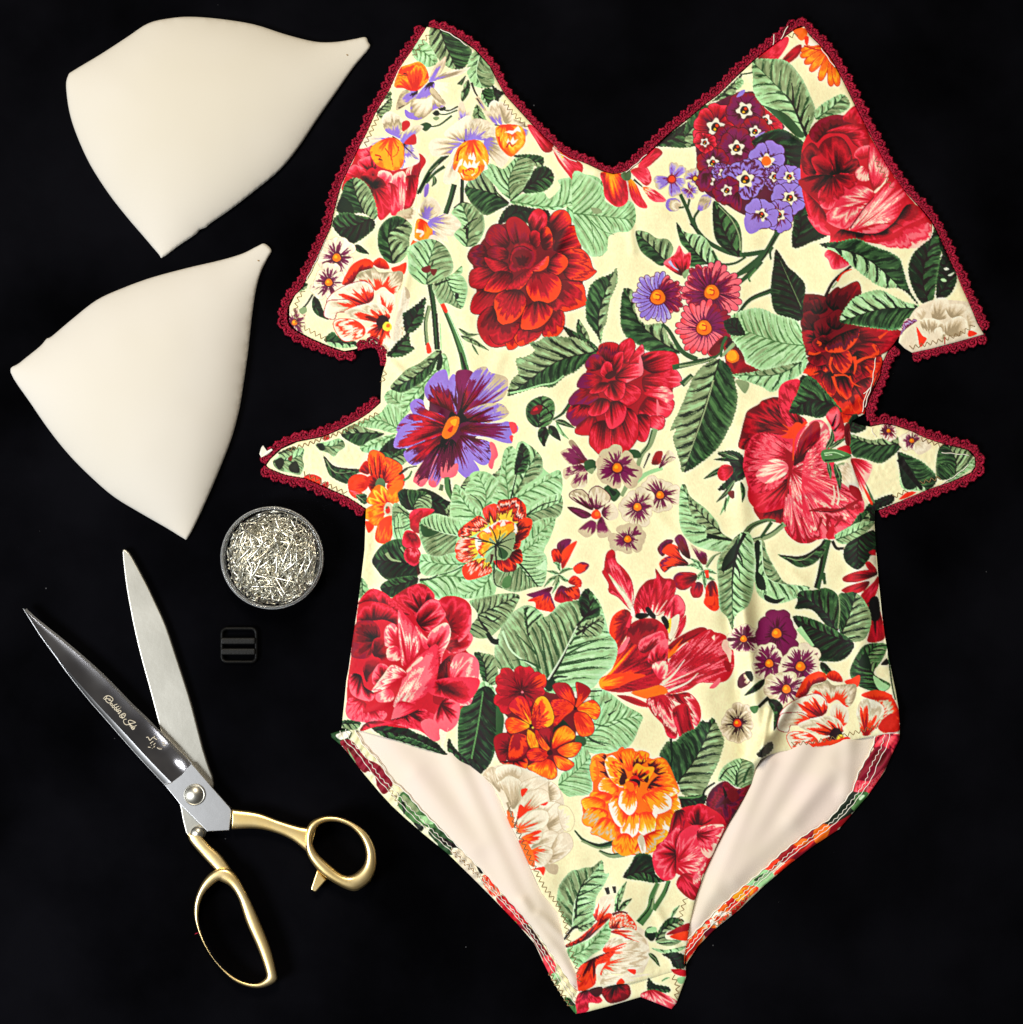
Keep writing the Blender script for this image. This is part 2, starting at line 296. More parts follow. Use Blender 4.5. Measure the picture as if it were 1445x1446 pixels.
def paint_print():
    canvas[:] = col('X')
    # --- left strap
    tile(580, 20)
    lo("165,112 260,128 380,190 480,270 505,330 440,440 330,445 265,400 230,370 160,280", "250,140 290,260 370,430", 'M', 6)
    lo("10,300 60,215 140,235 225,380 150,435 60,390", "20,290 110,310 200,400", 'L', 5, jag=.4)
    lo("500,330 540,305 620,380 680,500 680,580 620,605 520,590 465,490 470,400", "570,320 540,480 590,600", 'l', 5)
    lo("580,690 590,620 670,610 685,690 640,765", "590,640 640,750", 'm', 4); lo("670,585 720,620 765,645 730,690 705,745 680,660", "675,590 715,730", 'D', 3)
    lo("510,830 545,740 620,860 560,885", "550,750 560,880", 'S', 3)
    lf("285,660 380,600 455,500", 22, 28, 'd', 3, jag=.3); lf("475,540 445,640 420,725", 34, 30, 'M', 3, jag=.3); L('e', "500,560 530,640 570,700", 18, 10)
    L('D', "390,755 310,790 240,768", 14, 8); L('G', "385,785 290,820 210,812", 14, 8); L('G', "340,830 240,905 160,922", 18, 10)
    F('D', "212,750 250,735 292,770 250,792"); F('D', "182,810 220,785 242,820 210,832"); F('G', "78,912 130,885 175,912 125,958"); F('S', "185,850 215,835 240,850 210,870")
    p("150,540 190,440 250,380 292,345 280,430 230,510 180,560", (165,565), 'VVABA', .4); p("180,548 300,470 420,450 490,435 420,495 300,525", (150,550), 'VaaBI', .4)
    p("170,560 300,560 430,590 400,650 330,700 210,660", (150,540), 'IIXX', .3, 6); p("30,700 130,575 190,555 200,590 170,670 70,705", (180,540), 'EVVVA', .3)
    p("0,790 20,705 130,690 210,650 290,740 190,785 110,850 30,865", (180,640), 'IIBAaV', .4, 9, 'A', 4); p("160,640 190,605 295,740 240,735", (170,610), 'AaB', .4)
    p("390,880 392,740 430,715 462,800 495,790 485,860 430,890", (430,890), 'EVvABB', .4)
    L('A', "540,678 585,745 622,802", 36, 18); L('V', "565,720 600,770", 12, 6); L('E', "545,690 575,735", 12, 6)
    tile(380, 20)
    p("1040,785 1060,680 1110,620 1215,615 1195,690 1110,755", (1215,640), 'EVVAaA', .4); F('V', "1115,780 1180,825 1222,852 1170,862 1120,835"); L('E', "1060,770 1110,745", 10, 5)
    p("1085,430 1150,410 1215,390 1255,405 1290,450 1305,540 1225,620 1160,628 1095,605 1035,600 1028,560 1060,470", (1190,650), 'FTTOYOYT', .5, 10)
    F('T', "1060,480 1120,440 1190,420 1160,470 1130,470 1140,510"); L('M', "1100,485 1130,490", 14, 6); L('F', "1165,600 1210,610 1240,590", 12, 5); L('M', "1060,500 1140,500", 6)
    lo("880,800 940,740 1000,680 1000,770 930,855", "890,810 990,700", 'M', 5); lo("930,700 970,640 1005,640 990,690", "930,700 1000,650", 'S', 3)
    # rose behind the daffodil
    F('C', "735,1095 850,1075 860,1200 1010,1280 1060,1250 1190,1240 1215,1140 1285,1200 1235,1290 1190,1520 1080,1590 1000,1620 930,1660 880,1580 720,1400 600,1445 620,1340 690,1200")
    for o, r, c in [("720,1110 820,1080 860,1150 760,1180", (860,1180), 'RPQP'), ("740,1190 850,1160 890,1240 810,1300 735,1240", (850,1300), 'zMCPQ'), ("625,1310 700,1230 775,1290 720,1345", (760,1340), 'RCPQ'),
                    ("800,1290 850,1255 885,1310 830,1365", (850,1350), 'zRC'), ("900,1285 1000,1300 1015,1400 950,1460 900,1400", (900,1460), 'RCPQW'), ("1010,1330 1100,1285 1135,1390 1090,1500 1025,1450", (1050,1600), 'CPQW'),
                    ("1120,1290 1190,1250 1205,1400 1160,1500", (1150,1600), 'RCPW'), ("1160,1330 1180,1240 1222,1138 1285,1200 1240,1290 1195,1450", (1180,1500), 'RCcC')]: p(o, r, c, .4)
    F('z', "770,1370 840,1340 910,1345 900,1450 850,1490 790,1440")
    p("925,850 990,795 1090,860 1095,1010 1020,995 950,950", (1030,1040), 'VVAaBI', .45, 9); p("735,1095 770,1020 880,995 990,1008 900,1045 860,1062 800,1092", (1000,1020), 'VBBIB', .4)
    p("1080,1060 1100,960 1190,910 1265,920 1190,1000", (1080,1080), 'VVVAB', .4); p("1090,1060 1190,1080 1235,1190 1175,1240 1055,1262 1100,1150", (1080,1050), 'EVAVII', .5)
    F('C', "1090,885 1140,872 1155,912 1095,960"); F('C', "1105,1055 1190,978 1202,1062"); L('E', "1010,1000 1070,1040 1100,1080 1100,1160", 10, 14)
    p("828,1110 880,1050 990,1008 1080,1040 1108,1120 1092,1240 1020,1278 900,1245 845,1180", (1000,990), 'TOYYYYO', .5, 10); L('F', "868,1150 915,1165 890,1190", 14, 6); L('M', "900,1185 930,1195", 14, 8); L('F', "950,1095 1000,1170 1015,1250", 9, 4); L('F', "1060,1080 1050,1140 1010,1170", 8, 4)
    tile(380, 250)
    for o, r, c in [("740,0 900,0 965,80 940,160 860,120", (840,60), 'KzMR'), ("850,130 960,80 1005,180 1020,250 930,352 885,310", (850,60), 'MRCCPC'), ("975,50 1060,100 1075,280 1000,312 1000,180", (1000,0), 'RCPQP'),
                    ("1055,0 1110,60 1125,200 1080,275 1065,150", (1080,320), 'QWWQP'), ("1120,0 1220,0 1205,140 1165,245 1105,265 1130,120", (1160,-60), 'MRCPR')]: p(o, r, c, .4)
    p("1045,405 1045,300 1120,265 1200,250 1195,330 1130,385", (1050,260), 'AAaBI', .3)
    lo("590,150 620,60 690,8 780,40 850,150 890,300 855,350 780,300 700,300 600,310 550,265", "790,320 720,160 680,15", 'M', 8); F('D', "600,160 680,230 690,300 610,300 555,262")
    lo("520,400 540,330 620,290 720,310 850,345 862,420 760,510 660,555 580,480", "850,330 700,400 540,420", 'D', 7)
    lo("890,545 900,430 960,350 1060,320 1170,400 1150,500 1145,600 1080,690 990,705 920,640", "1000,640 980,470 1130,360", 'M', 6, jag=.3)
    lf("695,560 745,595 822,632", 32, 24, 'D', 3, jag=.3)
    pans(210,1190,120,'uUUAB',20); pans(555,660,175,'uUUBBI',-25); pans(490,862,155,'uUUBBI',10); L('u', "450,920 400,960", 16, 6)
    L('D', "360,960 310,1040 262,1085", 16, 14); F('S', "248,1085 300,1060 312,1100 270,1122"); lf("372,975 400,1090 492,1168", 44, 34, 'D', 4, jag=.3); lo("230,940 290,870 320,880 300,920", "235,940 315,880", 'M', 3)
    lo("455,1335 520,1265 580,1310 700,1340 725,1385 560,1395", "460,1340 710,1370", 'm', 5)
    p("1000,1390 1040,1150 1070,1000 1105,895 1155,960 1140,1060 1112,1180 1080,1340", (980,1200), 'BIIBIA', .4, 14)
    carnation(0, 0)
    # daffodil across the fold, and its stems
    tile(380, 250)
    p("1215,290 1300,165 1375,200 1410,280 1320,355", (1290,390), 'VaABI', .4, 12); p("1310,365 1450,325 1560,380 1445,440 1330,420", (1280,370), 'VVABI', .4, 10); p("1290,490 1400,420 1470,560 1330,595", (1270,400), 'VABI', .4)
    p("1190,500 1212,348 1290,370 1340,450 1300,590 1235,530", (1260,340), 'TOYYO', .4); p("1145,635 1180,515 1255,550 1222,620", (1210,500), 'OTO', .4); L('H', "1205,440 1260,455 1235,490", 30, 14); L('H', "1190,510 1250,540", 24, 8); F('O', "1320,480 1380,530 1340,520")
    tile(600, 220)
    p("30,540 130,490 220,470 322,580 250,655 160,650 60,600", (-10,530), 'VVABIB', .45, 12); p("0,400 70,375 135,450 30,520", (-20,520), 'VABB', .4); p("50,650 150,680 205,740 100,775 20,770", (10,580), 'BIX', .3)
    F('V', "0,260 35,230 30,310 0,340")
    L('G', "245,235 212,360 172,475", 46, 42); L('D', "255,240 225,360 190,470", 18, 14); L('D', "310,190 305,390", 30); L('G', "318,190 318,300", 10)
    lo("220,465 300,380 400,400 470,450 492,600 430,722 340,745 280,700 240,640 300,570 265,510", "350,700 360,560 300,390", 's', 6, jag=.2); L('e', "320,600 370,545 435,508", 18, 8); L('e', "345,590 350,680", 24, 20); L('e', "240,430 300,385 360,390", 12, 6)
    # lobed leaf over the red dahlia
    lo("600,570 640,460 720,400 880,430 1010,450 1010,530 850,550 700,530", "620,540 800,450 1000,490", 'K', 6)
    lo("1160,420 1300,385 1470,400 1500,700 1460,810 1390,815 1310,720 1300,600 1200,540", "1170,425 1330,560 1450,680", 'L', 7, jag=.3)
    lo("700,385 800,312 960,290 1020,350 1110,260 1090,200 1200,175 1340,155 1450,215 1460,400 1300,385 1180,405 1080,445 900,425", "715,375 1060,420 1300,320 1440,250", 'L', 12, jag=.3)
    lo("735,0 880,-10 970,15 965,90 890,85 800,60", "760,10 950,60", 'M', 5); lo("855,190 900,110 985,85 1055,150 1045,230 990,285 900,305 800,295", "790,300 920,200 1045,165", 'D', 6)
    lo("330,270 380,180 470,110 530,180 600,300 690,390 600,445 500,488 400,410 350,340", "690,395 560,310 370,260", 'M', 7, jag=.5)
    lo("470,120 540,65 640,110 700,60 760,15 860,25 895,80 860,190 800,285 710,355 650,325 580,250", "700,375 690,200 760,30", 's', 9, jag=.4)
    L('e', "700,370 800,290 850,200", 12, 6); L('e', "690,390 600,310 570,250", 10, 5)
    tile(580, 20)
    L('G', "305,1145 215,1225 150,1305 70,1460", 42, 34); L('D', "300,1160 200,1250 130,1345 60,1470", 16, 20); L('G', "280,1245 200,1300 130,1380", 28, 20); lf("190,1320 200,1370 175,1410", 18, 18, 'd', 2, jag=0); L('S', "160,1290 230,1220", 8, 5)
    for o, r, c in [("148,1070 190,1020 300,1018 430,1060 360,1100 320,1150 200,1165 160,1125", (460,1070), 'VaABII'), ("275,975 380,880 470,828 505,870 485,1000 455,1045 330,1020", (455,1070), 'VaABII'), ("470,1025 480,900 540,852 645,880 695,960 640,1030 530,1025", (470,1070), 'VVBAIB'),
                    ("600,1045 690,1000 760,1100 805,1180 740,1255 680,1195 640,1150", (560,1030), 'VVaABI'), ("268,1365 300,1240 405,1085 425,1130 372,1260 385,1340 320,1392", (420,1060), 'VABII')]: p(o, r, c, .4, 10)
    L('V', "455,940 455,1030", 14, 20); L('E', "440,1030 460,1050 520,1030", 10, 5)
    p("348,1255 380,1110 450,1040 560,1032 622,1100 642,1205 590,1285 520,1352 430,1355 400,1300", (500,1010), 'TOYYJYYO', .5, 10)
    for o in ("445,1190 470,1240 482,1200 500,1238 520,1185 535,1225 570,1200 540,1262 500,1250 470,1265 430,1235", "470,1120 478,1165 492,1130 500,1175 515,1125 535,1180 545,1150 530,1200 500,1190 475,1185", "405,1190 432,1180 420,1230 395,1250 385,1290 360,1290 385,1240", "590,1185 620,1215 635,1265 600,1280 610,1240"): F('H', o, 1)
    for s in ("450,1285 470,1270 490,1282", "500,1262 520,1275 515,1295", "430,1270 440,1310 480,1322", "560,1240 560,1290 520,1330"): L('T', s, 16, 5)
    for s in ("415,1300 440,1340", "500,1320 530,1300", "470,1250 480,1240 495,1250"): L('H', s, 11, 4)
    L('F', "470,1272 492,1258 500,1272", 14, 6); L('F', "380,1200 400,1120 450,1070", 18, 5)
    for o, r, c in [("640,760 680,705 742,740 762,830 745,905 690,850", (730,920), 'VABAI'), ("730,715 805,760 845,860 780,895 750,840", (750,910), 'aaABI'), ("600,800 660,800 710,890 690,910", (710,900), 'VABB'), ("840,860 905,878 965,922 930,955 860,925", (820,900), 'BAaB'), ("900,935 965,950 945,1002 900,980", (880,930), 'VVA')]: p(o, r, c, .4, 9)
    p("698,930 760,902 880,908 935,960 938,1050 890,1115 820,1165 740,1100 703,1020", (770,880), 'TOYYJYO', .5, 10); F('H', "765,968 810,950 840,955 880,912 895,935 905,965 870,955 830,985 800,970", 1); F('H', "770,1020 785,1050 800,1015 815,1045 840,1000 850,1035 885,1020 850,1060 800,1070", 1); L('F', "785,1090 810,1050 830,1080 860,1060", 16, 8); L('T', "720,1000 740,1080 800,1140", 20, 6); L('E', "690,905 735,912", 10, 6)
    p("955,910 1040,930 1165,1060 1155,1122 1090,1125 1030,1040", (940,880), 'PQPCR', .45); p("1165,1085 1280,1150 1405,1230 1392,1320 1345,1375 1280,1300 1200,1190", (1150,1080), 'WQPCPC', .5); L('H', "1190,1110 1220,1180", 12, 4); F('J', "1225,1130 1250,1160 1240,1180")
    # green poppy buds and stems
    tile(520, 360)
    L('S', "505,415 472,560 485,740", 34, 30); L('G', "490,420 462,560 475,740", 10, 12); F('T', "478,740 497,718 522,790 485,805")
    L('g', "605,395 690,590 760,770 800,955", 34, 62); L('G', "600,405 680,600 745,790 790,950", 12, 20); L('N', "640,440 720,620 790,790 820,900", 8, 10); L('e', "760,800 800,940", 12, 22); F('T', "592,405 622,398 652,462 630,472")
    lf("742,600 820,650 912,648", 14, 20, 'S', 3, jag=0); lf("760,660 860,700 990,782", 16, 30, 'S', 4, jag=0); lf("850,730 880,780 905,822", 10, 12, 'S', 2, jag=0)
    lo("290,480 380,420 470,348 462,460 445,560 350,642 305,630 290,540", "300,650 380,520 466,356", 'D', 5, jag=1.6); lo("165,800 290,665 335,640 352,740 385,770 270,835 165,830", "170,835 280,720 340,650", 'D', 5, jag=1.4)
    L('G', "508,235 540,450 568,775", 46, 40); L('D', "500,240 525,450 552,770", 14, 14); L('e', "560,480 580,775", 16, 20); L('L', "590,560 600,780", 10, 10)
    lo("330,60 330,-60 500,-130 640,-60 700,100 640,190 480,245 390,205 330,130", "480,240 500,60 560,-120", 's', 8, jag=.3); F('M', "438,112 510,88 505,140 460,145"); F('M', "508,122 565,120 540,175"); L('E', "520,90 540,40", 14, 6)
    lo("530,245 660,178 765,168 815,260 802,360 762,442 640,395 590,402 550,335", "640,200 690,300 750,420", 's', 7, jag=.2); F('e', "713,318 742,320 736,362 714,356"); L('D', "550,250 620,220 680,200", 22, 10)
    lo("640,190 700,150 765,90 770,150 720,175", "640,190 765,100", 'L', 2, jag=0)
    lo("190,1085 300,950 430,880 560,780 605,795 570,900 500,1000 330,1105 240,1115", "600,795 450,930 200,1100", 'M', 7, jag=.3)
    lo("330,1110 500,1000 585,830 640,820 668,985 560,1010 480,1090 420,1170 310,1310 255,1290", "600,900 430,1100 290,1290", 'L', 9, jag=.2); F('D', "590,800 612,850 600,930 560,940 570,860"); F('G', "415,1150 460,1100 455,1190 420,1195")
    # --- red dahlia
    tile(600, 220)
    F('M', "400,840 520,640 700,540 850,580 1100,520 1250,660 1300,900 1260,1200 1090,1260 1080,1400 980,1440 780,1440 520,1440 440,1260 420,1040")
    c0 = (790, 840)
    for o, c in [("498,700 530,590 600,558 662,600 695,720 620,770", 'zMcRc'), ("665,545 740,498 835,560 872,650 840,745 760,745 700,685", 'zMcRR'), ("845,545 880,460 940,433 1002,490 985,600 900,645", 'zMRPC'),
                 ("1005,565 1060,460 1150,448 1198,520 1185,610 1080,700", 'zzMRCT'), ("1055,775 1100,650 1200,568 1312,620 1295,720 1220,775", 'zMRCTR'), ("1120,800 1260,758 1342,820 1375,915 1405,950 1330,1012 1260,1022 1150,985", 'zMRCTRT'),
                 ("1090,1040 1200,1018 1292,1050 1318,1150 1312,1222 1130,1278 1040,1235", 'MMRCRTT'), ("352,832 390,750 480,728 515,800 505,885 420,908", 'zMucM'), ("362,1000 390,930 500,908 610,950 560,1045 470,1088 380,1072", 'zMRCR'),
                 ("378,1275 400,1150 480,1090 605,1100 600,1240 480,1295", 'zMRRC'), ("440,1440 450,1300 570,1230 650,1380 760,1440 700,1540 540,1560", 'zMMRRC'), ("660,1440 760,1360 830,1440 760,1560 680,1580", 'MMRRT'), ("960,1440 1080,1270 1140,1290 1140,1400 1090,1470 1010,1490", 'MRCRTT'),
                 ("508,800 560,738 665,760 690,830 600,858", 'zMRcM'), ("485,835 560,845 675,880 705,965 560,945", 'zMRCR'), ("858,650 900,608 952,650 935,740 880,755", 'zMRC'), ("945,630 1000,578 1042,640 1042,740 970,765", 'zzMRT'),
                 ("488,1085 590,950 720,968 680,1070 600,1118 520,1112", 'zMMRCT'), ("665,1105 720,1020 855,925 885,960 820,1060 740,1112", 'MRCRT'), ("1005,885 1080,798 1162,830 1168,900 1090,975 1010,955", 'zMRCTT')]: p(o, c0, c, .38, 9, 'z', 4)
    p("865,930 930,880 1012,820 1005,900 940,945", (840,930), 'RCpTT', .4)
    p("685,830 730,730 830,708 915,770 905,880 800,955 700,935", (790,850), 'zMMcRM', .3, 14); p("710,850 750,780 830,770 880,820 850,890 780,920", (800,870), 'zzMM', .4, 10); L('z', "690,880 720,770 800,740 880,780", 8, 8)
    p("828,1085 880,980 980,948 1082,980 1122,1060 1085,1160 1000,1208 890,1192", (900,900), 'MRRRCTT', .35, 12, 'z', 4); p("568,1180 640,1108 780,1098 832,1180 805,1280 740,1352 650,1384 588,1330", (780,1040), 'zMRRCRTT', .35, 12, 'z', 4)
    p("785,1400 820,1250 930,1188 1045,1240 1022,1330 940,1404 840,1425", (920,1120), 'zMRRCTT', .4, 10, 'z', 4)
    tile(700, 380)
    p("150,540 200,495 330,515 385,505 340,575 200,632", (320,380), 'MRRCRT', .4, 9, 'z', 4)
    tile(520, 360)
    p("985,645 1050,732 1180,690 1235,560 1100,575 1010,590", (1130,480), 'MMRRCR', .4, 9, 'z', 4); p("905,640 920,500 1020,420 1060,560 1000,650", (1060,420), 'zMMRR', .4)
    # --- leaves round the two dahlias
    tile(700, 380)
    lo("860,605 830,540 750,430 738,330 750,220 800,105 950,35 992,-10 995,120 935,260 912,420 885,490", "850,590 850,350 965,20", 'M', 8, jag=1.4); F('S', "870,500 930,300 960,60 985,40 985,120 930,260")
    lf("765,610 705,510 678,408", 44, 40, 'M', 4, jag=.4); lf("845,665 700,580 548,465", 56, 34, 'D', 5, jag=.6)
    lo("103,1032 140,900 190,850 168,742 250,715 320,670 280,606 350,590 420,556 600,556 700,580 835,665 790,720 660,835 560,885 470,965 360,965 230,1002", "835,672 500,760 110,1028", 'M', 12, jag=1.5); L('L', "120,1015 240,990 370,950 480,930 560,870", 16, 10)
    tile(870, 330)
    lo("68,452 150,480 165,640 240,740 380,738 440,860 525,965 480,985 280,965 190,915 80,835 42,740 40,600", "560,985 380,890 190,720 90,470", 'M', 9, jag=1.2)
    tile(700, 380)
    L('G', "605,1105 550,1180 470,1232", 28, 18); L('e', "600,1100 540,1180", 8, 6)
    lo("248,1155 285,1080 390,1038 475,1080 485,1180 445,1272 340,1295 268,1240", "350,1290 370,1160 380,1040", 'h', 5, jag=0); F('M', "288,1185 318,1122 385,1118 360,1180"); F('C', "310,1160 335,1130 350,1150"); L('e', "380,1110 430,1150 430,1170", 12, 6); L('e', "330,1190 340,1240 380,1260", 14, 8); L('e', "450,1170 470,1200 455,1225", 14, 10)
    lf("415,1292 380,1350 395,1450", 66, 36, 'D', 3, jag=0); lf("440,1280 480,1335 535,1405", 36, 36, 'D', 3, jag=0); lf("490,1240 560,1262 652,1302", 26, 20, 'd', 3, jag=0); lf("500,1250 545,1330 602,1392", 10, 24, 'L', 2, jag=0); L('e', "410,1300 395,1380 405,1450", 16, 14)
    # --- crimson dahlia
    F('R', "765,790 870,640 1000,630 1100,610 1200,710 1425,710 1460,800 1450,1000 1400,1180 1300,1280 1200,1340 1100,1400 880,1440 810,1430 790,1330 690,1310 620,1200 660,1060 720,900")
    c0 = (930, 890)
    for o, c in [("845,630 920,598 1005,620 1005,720 930,765 860,705", 'zMcuRC'), ("1005,630 1100,565 1145,640 1085,765 1020,745", 'MRCPC'), ("1095,745 1195,618 1215,700 1175,790 1130,805", 'RCPCQ'), ("738,765 800,698 875,720 885,800 800,835 745,815", 'zMRcU'),
                 ("665,945 720,858 800,855 875,900 800,965 700,975", 'MRCcU'), ("602,1065 690,978 800,998 845,1050 720,1125 618,1115", 'MRcUU'), ("578,1195 620,1118 740,1108 805,1150 740,1245 650,1285 600,1235", 'zRCcUU'), ("655,1345 680,1270 800,1195 835,1280 780,1355", 'MRCC'),
                 ("1195,705 1330,670 1470,690 1490,790 1330,862 1205,805", 'zMRCPC'), ("1205,885 1330,848 1470,820 1520,940 1340,995 1225,1005", 'MRCPCPQ'), ("1170,1185 1240,1048 1340,1045 1460,1080 1425,1195 1330,1225", 'MRCPQP'), ("1245,1215 1375,1205 1372,1300 1290,1312", 'CPQP'),
                 ("1140,1205 1250,1195 1265,1300 1222,1412 1135,1365", 'zMRCP'), ("765,1405 800,1268 905,1238 965,1300 960,1460 880,1530 800,1470", 'zMRCPC'), ("955,1310 1060,1138 1155,1200 1165,1370 1080,1490 970,1500", 'zMRCPC'), ("915,1285 895,1150 960,1078 1065,1110 1055,1230 970,1305", 'zMRCPP'),
                 ("755,1165 840,1058 935,1080 905,1170 800,1205", 'zMRCP'), ("1050,1105 955,1010 1050,928 1185,980 1175,1060 1100,1115", 'MRCPC'), ("885,1005 930,918 1055,930 1045,1050 960,1075", 'zMRCP'), ("765,1015 850,928 935,940 870,1005", 'zMRCP'), ("975,885 1080,788 1195,778 1205,860 1130,905 1050,935", 'zMRCPQ'),
                 ("855,845 900,758 955,780 965,850 900,885", 'MRCP'), ("975,705 1045,678 1035,800 980,855 955,790", 'zMRCP')]: p(o, c0, c, .42, 10, 'M', 4)
    p("1215,1015 1380,958 1460,1040 1400,1092 1320,1062", (1100,1000), 'CPQWQ', .4); F('Q', "1180,700 1205,780 1190,860 1175,790"); F('Q', "1320,1060 1345,1150 1320,1200"); F('z', "905,860 960,830 990,860 940,900 900,890")
    # --- neckline blossoms, pale green leaf
    tile(830, 150)
    lo("-120,560 0,565 60,600 120,650 135,760 250,825 330,775 385,810 395,940 340,1025 250,1032 180,1062 150,1120 165,1180 90,1228 0,1205 -100,1000", "-80,880 120,900 380,930", 'L', 10, jag=.3); L('g', "30,930 130,1020 220,1050", 7, 4); L('g', "0,900 40,1000 50,1120", 7, 4); F('S', "30,830 100,840 120,870 60,880")
    p("115,540 290,560 335,760 250,825 150,752 130,650", (180,490), 'YOTCRCP', .45, 9); p("335,590 400,640 445,740 492,828 420,822 355,740", (330,530), 'YOTCPCP', .4); p("455,660 560,690 645,772 560,785 500,745", (420,630), 'OHQCPQ', .5)
    p("355,525 480,498 525,600 485,652 420,605", (350,500), 'CPPQC', .4); p("415,485 540,345 615,380 560,445 480,505", (400,510), 'PCPR', .4); F('h', "275,555 350,528 352,600 300,605"); L('D', "380,600 450,660", 18, 10)
    lo("555,322 700,205 900,75 955,90 905,180 892,312 790,342 640,332", "565,325 750,230 945,90", 'D', 8); lo("800,120 850,60 970,-10 985,60 930,112", "830,110 970,20", 'M', 5); F('S', "820,110 930,85 930,115 830,125")
    fl(690,597,[(8,140,75),(45,145,75),(118,115,100),(165,145,110),(255,145,115)], 'UVVVvA', .45, 7, 'A', 4, 26, 'T', 'c'); fl(882,592,[(-10,85,75),(-65,95,80),(165,95,85),(205,70,70),(60,60,60)], 'UVvAA', .4, 6, 'A', 4, 18, 'Y', 'u'); fl(835,690,[(20,70,80),(80,70,80),(180,75,80),(260,75,70)], 'UVVAB', .4, 6, 'A', 4)
    p("640,800 660,760 720,752 765,790 750,845 690,862 650,840", (760,820), 'AIAVV', .3, 6); p("898,830 930,740 985,722 1015,760 985,830 920,858", (900,870), 'VAaAV', .3, 6)
    L('G', "760,720 820,850 880,990 1000,1120 1220,1212 1460,1190", 28, 40); L('e', "840,960 900,1020", 12, 8); L('G', "912,850 872,920 892,1000", 20, 24); L('G', "745,832 790,825", 16); L('G', "835,760 820,830", 22, 16)
    lo("1038,775 1140,860 1245,980 1262,1200 1220,1232 1100,1155 1040,1065 1022,880", "1230,1212 1130,1050 1035,785", 'D', 6, jag=.2); L('S', "1070,810 1180,930 1240,1060 1250,1180", 8, 12)
    lo("728,948 800,1030 940,1060 1010,1150 1085,1292 960,1295 840,1312 830,1200 760,1112", "985,1292 850,1150 733,955", 'm', 7, jag=.2); lo("396,1025 490,1030 570,1080 660,1090 702,1180 620,1305 520,1255 430,1172", "640,1270 520,1140 400,1035", 'M', 6, jag=.2)
    L('G', "1020,1180 1080,1285 1200,1285 1295,1232", 22, 18); L('G', "1200,1400 1330,1300 1445,1200", 40, 30)
def paint_print2():
    # --- right bust: primroses, rose, leaves
    tile(970, 20)
    lo("0,885 150,760 270,660 400,540 455,495 425,600 350,690 200,720 130,840 90,1000 0,1085", "0,990 200,760 430,530", 'M', 9); L('G', "440,495 550,470 545,395", 12, 16); lo("400,560 440,520 470,560 420,620", "405,570 460,540", 'L', 3)
    p("585,355 660,290 720,235 825,185 825,255 730,385 640,385", (580,400), 'MRCPCP', .4); p("775,385 870,278 938,252 922,330 840,398", (780,390), 'MRCR', .4)
    for ex, ey in ((935,300),(930,345),(965,405),(1010,468),(1090,545),(1180,590),(1235,590)): ray(1190,260,ex,ey,62,'FTOOYO',.4,'F')
    F('O', "870,132 915,108 985,130 980,190 930,215"); F('T', "965,185 1000,190 990,255 970,240"); L('F', "960,260 1060,290 1130,300", 14, 8); F('H', "1000,215 1050,200 1085,245 1010,260")
    F('u', "190,760 300,690 420,650 560,640 620,760 790,900 780,960 700,1100 930,1300 910,1440 1010,1600 800,1700 500,1650 330,1560 140,1440 90,1200 80,1050 130,860")
    tile(970, 20)
    F('z', "400,700 470,660 460,720"); prim(640,875,150,'zcCRP'); prim(240,925,190,'zucRCP'); prim(475,785,175,'zuUUc'); prim(340,1020,115,'zuUcc'); prim(560,960,125,'zuUcR'); prim(410,1095,165,'zuUUc'); prim(215,1215,130,'zuUcR'); prim(150,1050,95,'zRcCP'); prim(190,1360,110,'zuUUc'); prim(300,1300,100,'uUVuV')
    p("410,680 440,630 480,620 460,660", (460,700), 'VV'); F('V', "560,1000 640,960 600,1010")
    lo("548,380 680,366 820,385 935,510 1005,650 1055,800 1005,950 995,1045 900,1000 780,885 620,745 550,640 542,500", "1000,1040 850,720 552,400", 's', 10, jag=.6)
    L('e', "1000,1035 930,880 860,720 800,650", 26, 6); F('G', "580,730 700,770 830,830 960,990 900,1000 780,890 640,760")
    for s in ("930,880 960,800 1000,740", "900,810 920,720 930,640", "870,740 870,640 860,560", "965,950 990,880 1000,830"): L('e', s, 24, 4)
    lo("535,1042 640,970 760,938 850,970 965,1060 955,1180 915,1310 840,1355 760,1275 700,1135 600,1095", "545,1045 760,1110 920,1320", 'D', 8, jag=.6); lo("1055,785 1150,708 1280,655 1335,760 1200,835 1065,865", "1070,850 1180,770 1290,670", 's', 5)
    tile(1090, 100)
    lo("175,1440 190,1180 240,1020 300,1180 380,1300 470,1340 330,1400", "180,1430 240,1280 230,1040", 'K', 7)
    tile(970, 20)
    prim(655,1205,170,'zuVVVV'); prim(560,1290,90,'uUVV'); prim(485,1355,165,'zuVVuV'); prim(720,1330,110,'zuVuV'); prim(330,1415,105,'uUU'); prim(840,1330,120,'uVVV'); disc(652,1200,40,'O')
    tile(1090, 100)
    prim(150,1040,150,'zuVVVV'); prim(60,1180,140,'uUVVV'); L('D', "40,1300 10,1400 -30,1480", 20, 14)
    tile(830, 150)
    prim(1420,890,140,'zVVVV'); prim(1290,600,185,'zuVVuV'); prim(1140,690,120,'uUUc'); p("915,680 930,560 1010,560 1000,650 950,700", (970,540), 'zuUc'); p("1170,800 1220,700 1260,760 1245,860", (1230,680), 'zuUc'); p("1290,1000 1290,900 1400,880 1420,990 1340,1045", (1400,860), 'uVVVV')
    tile(1090, 100)
    F('C', "255,620 330,480 420,410 600,360 690,295 800,520 950,780 1100,1000 1230,1150 1310,1240 1290,1380 1200,1430 900,1420 600,1370 490,1400 470,1320 380,1300 300,1180 240,900")
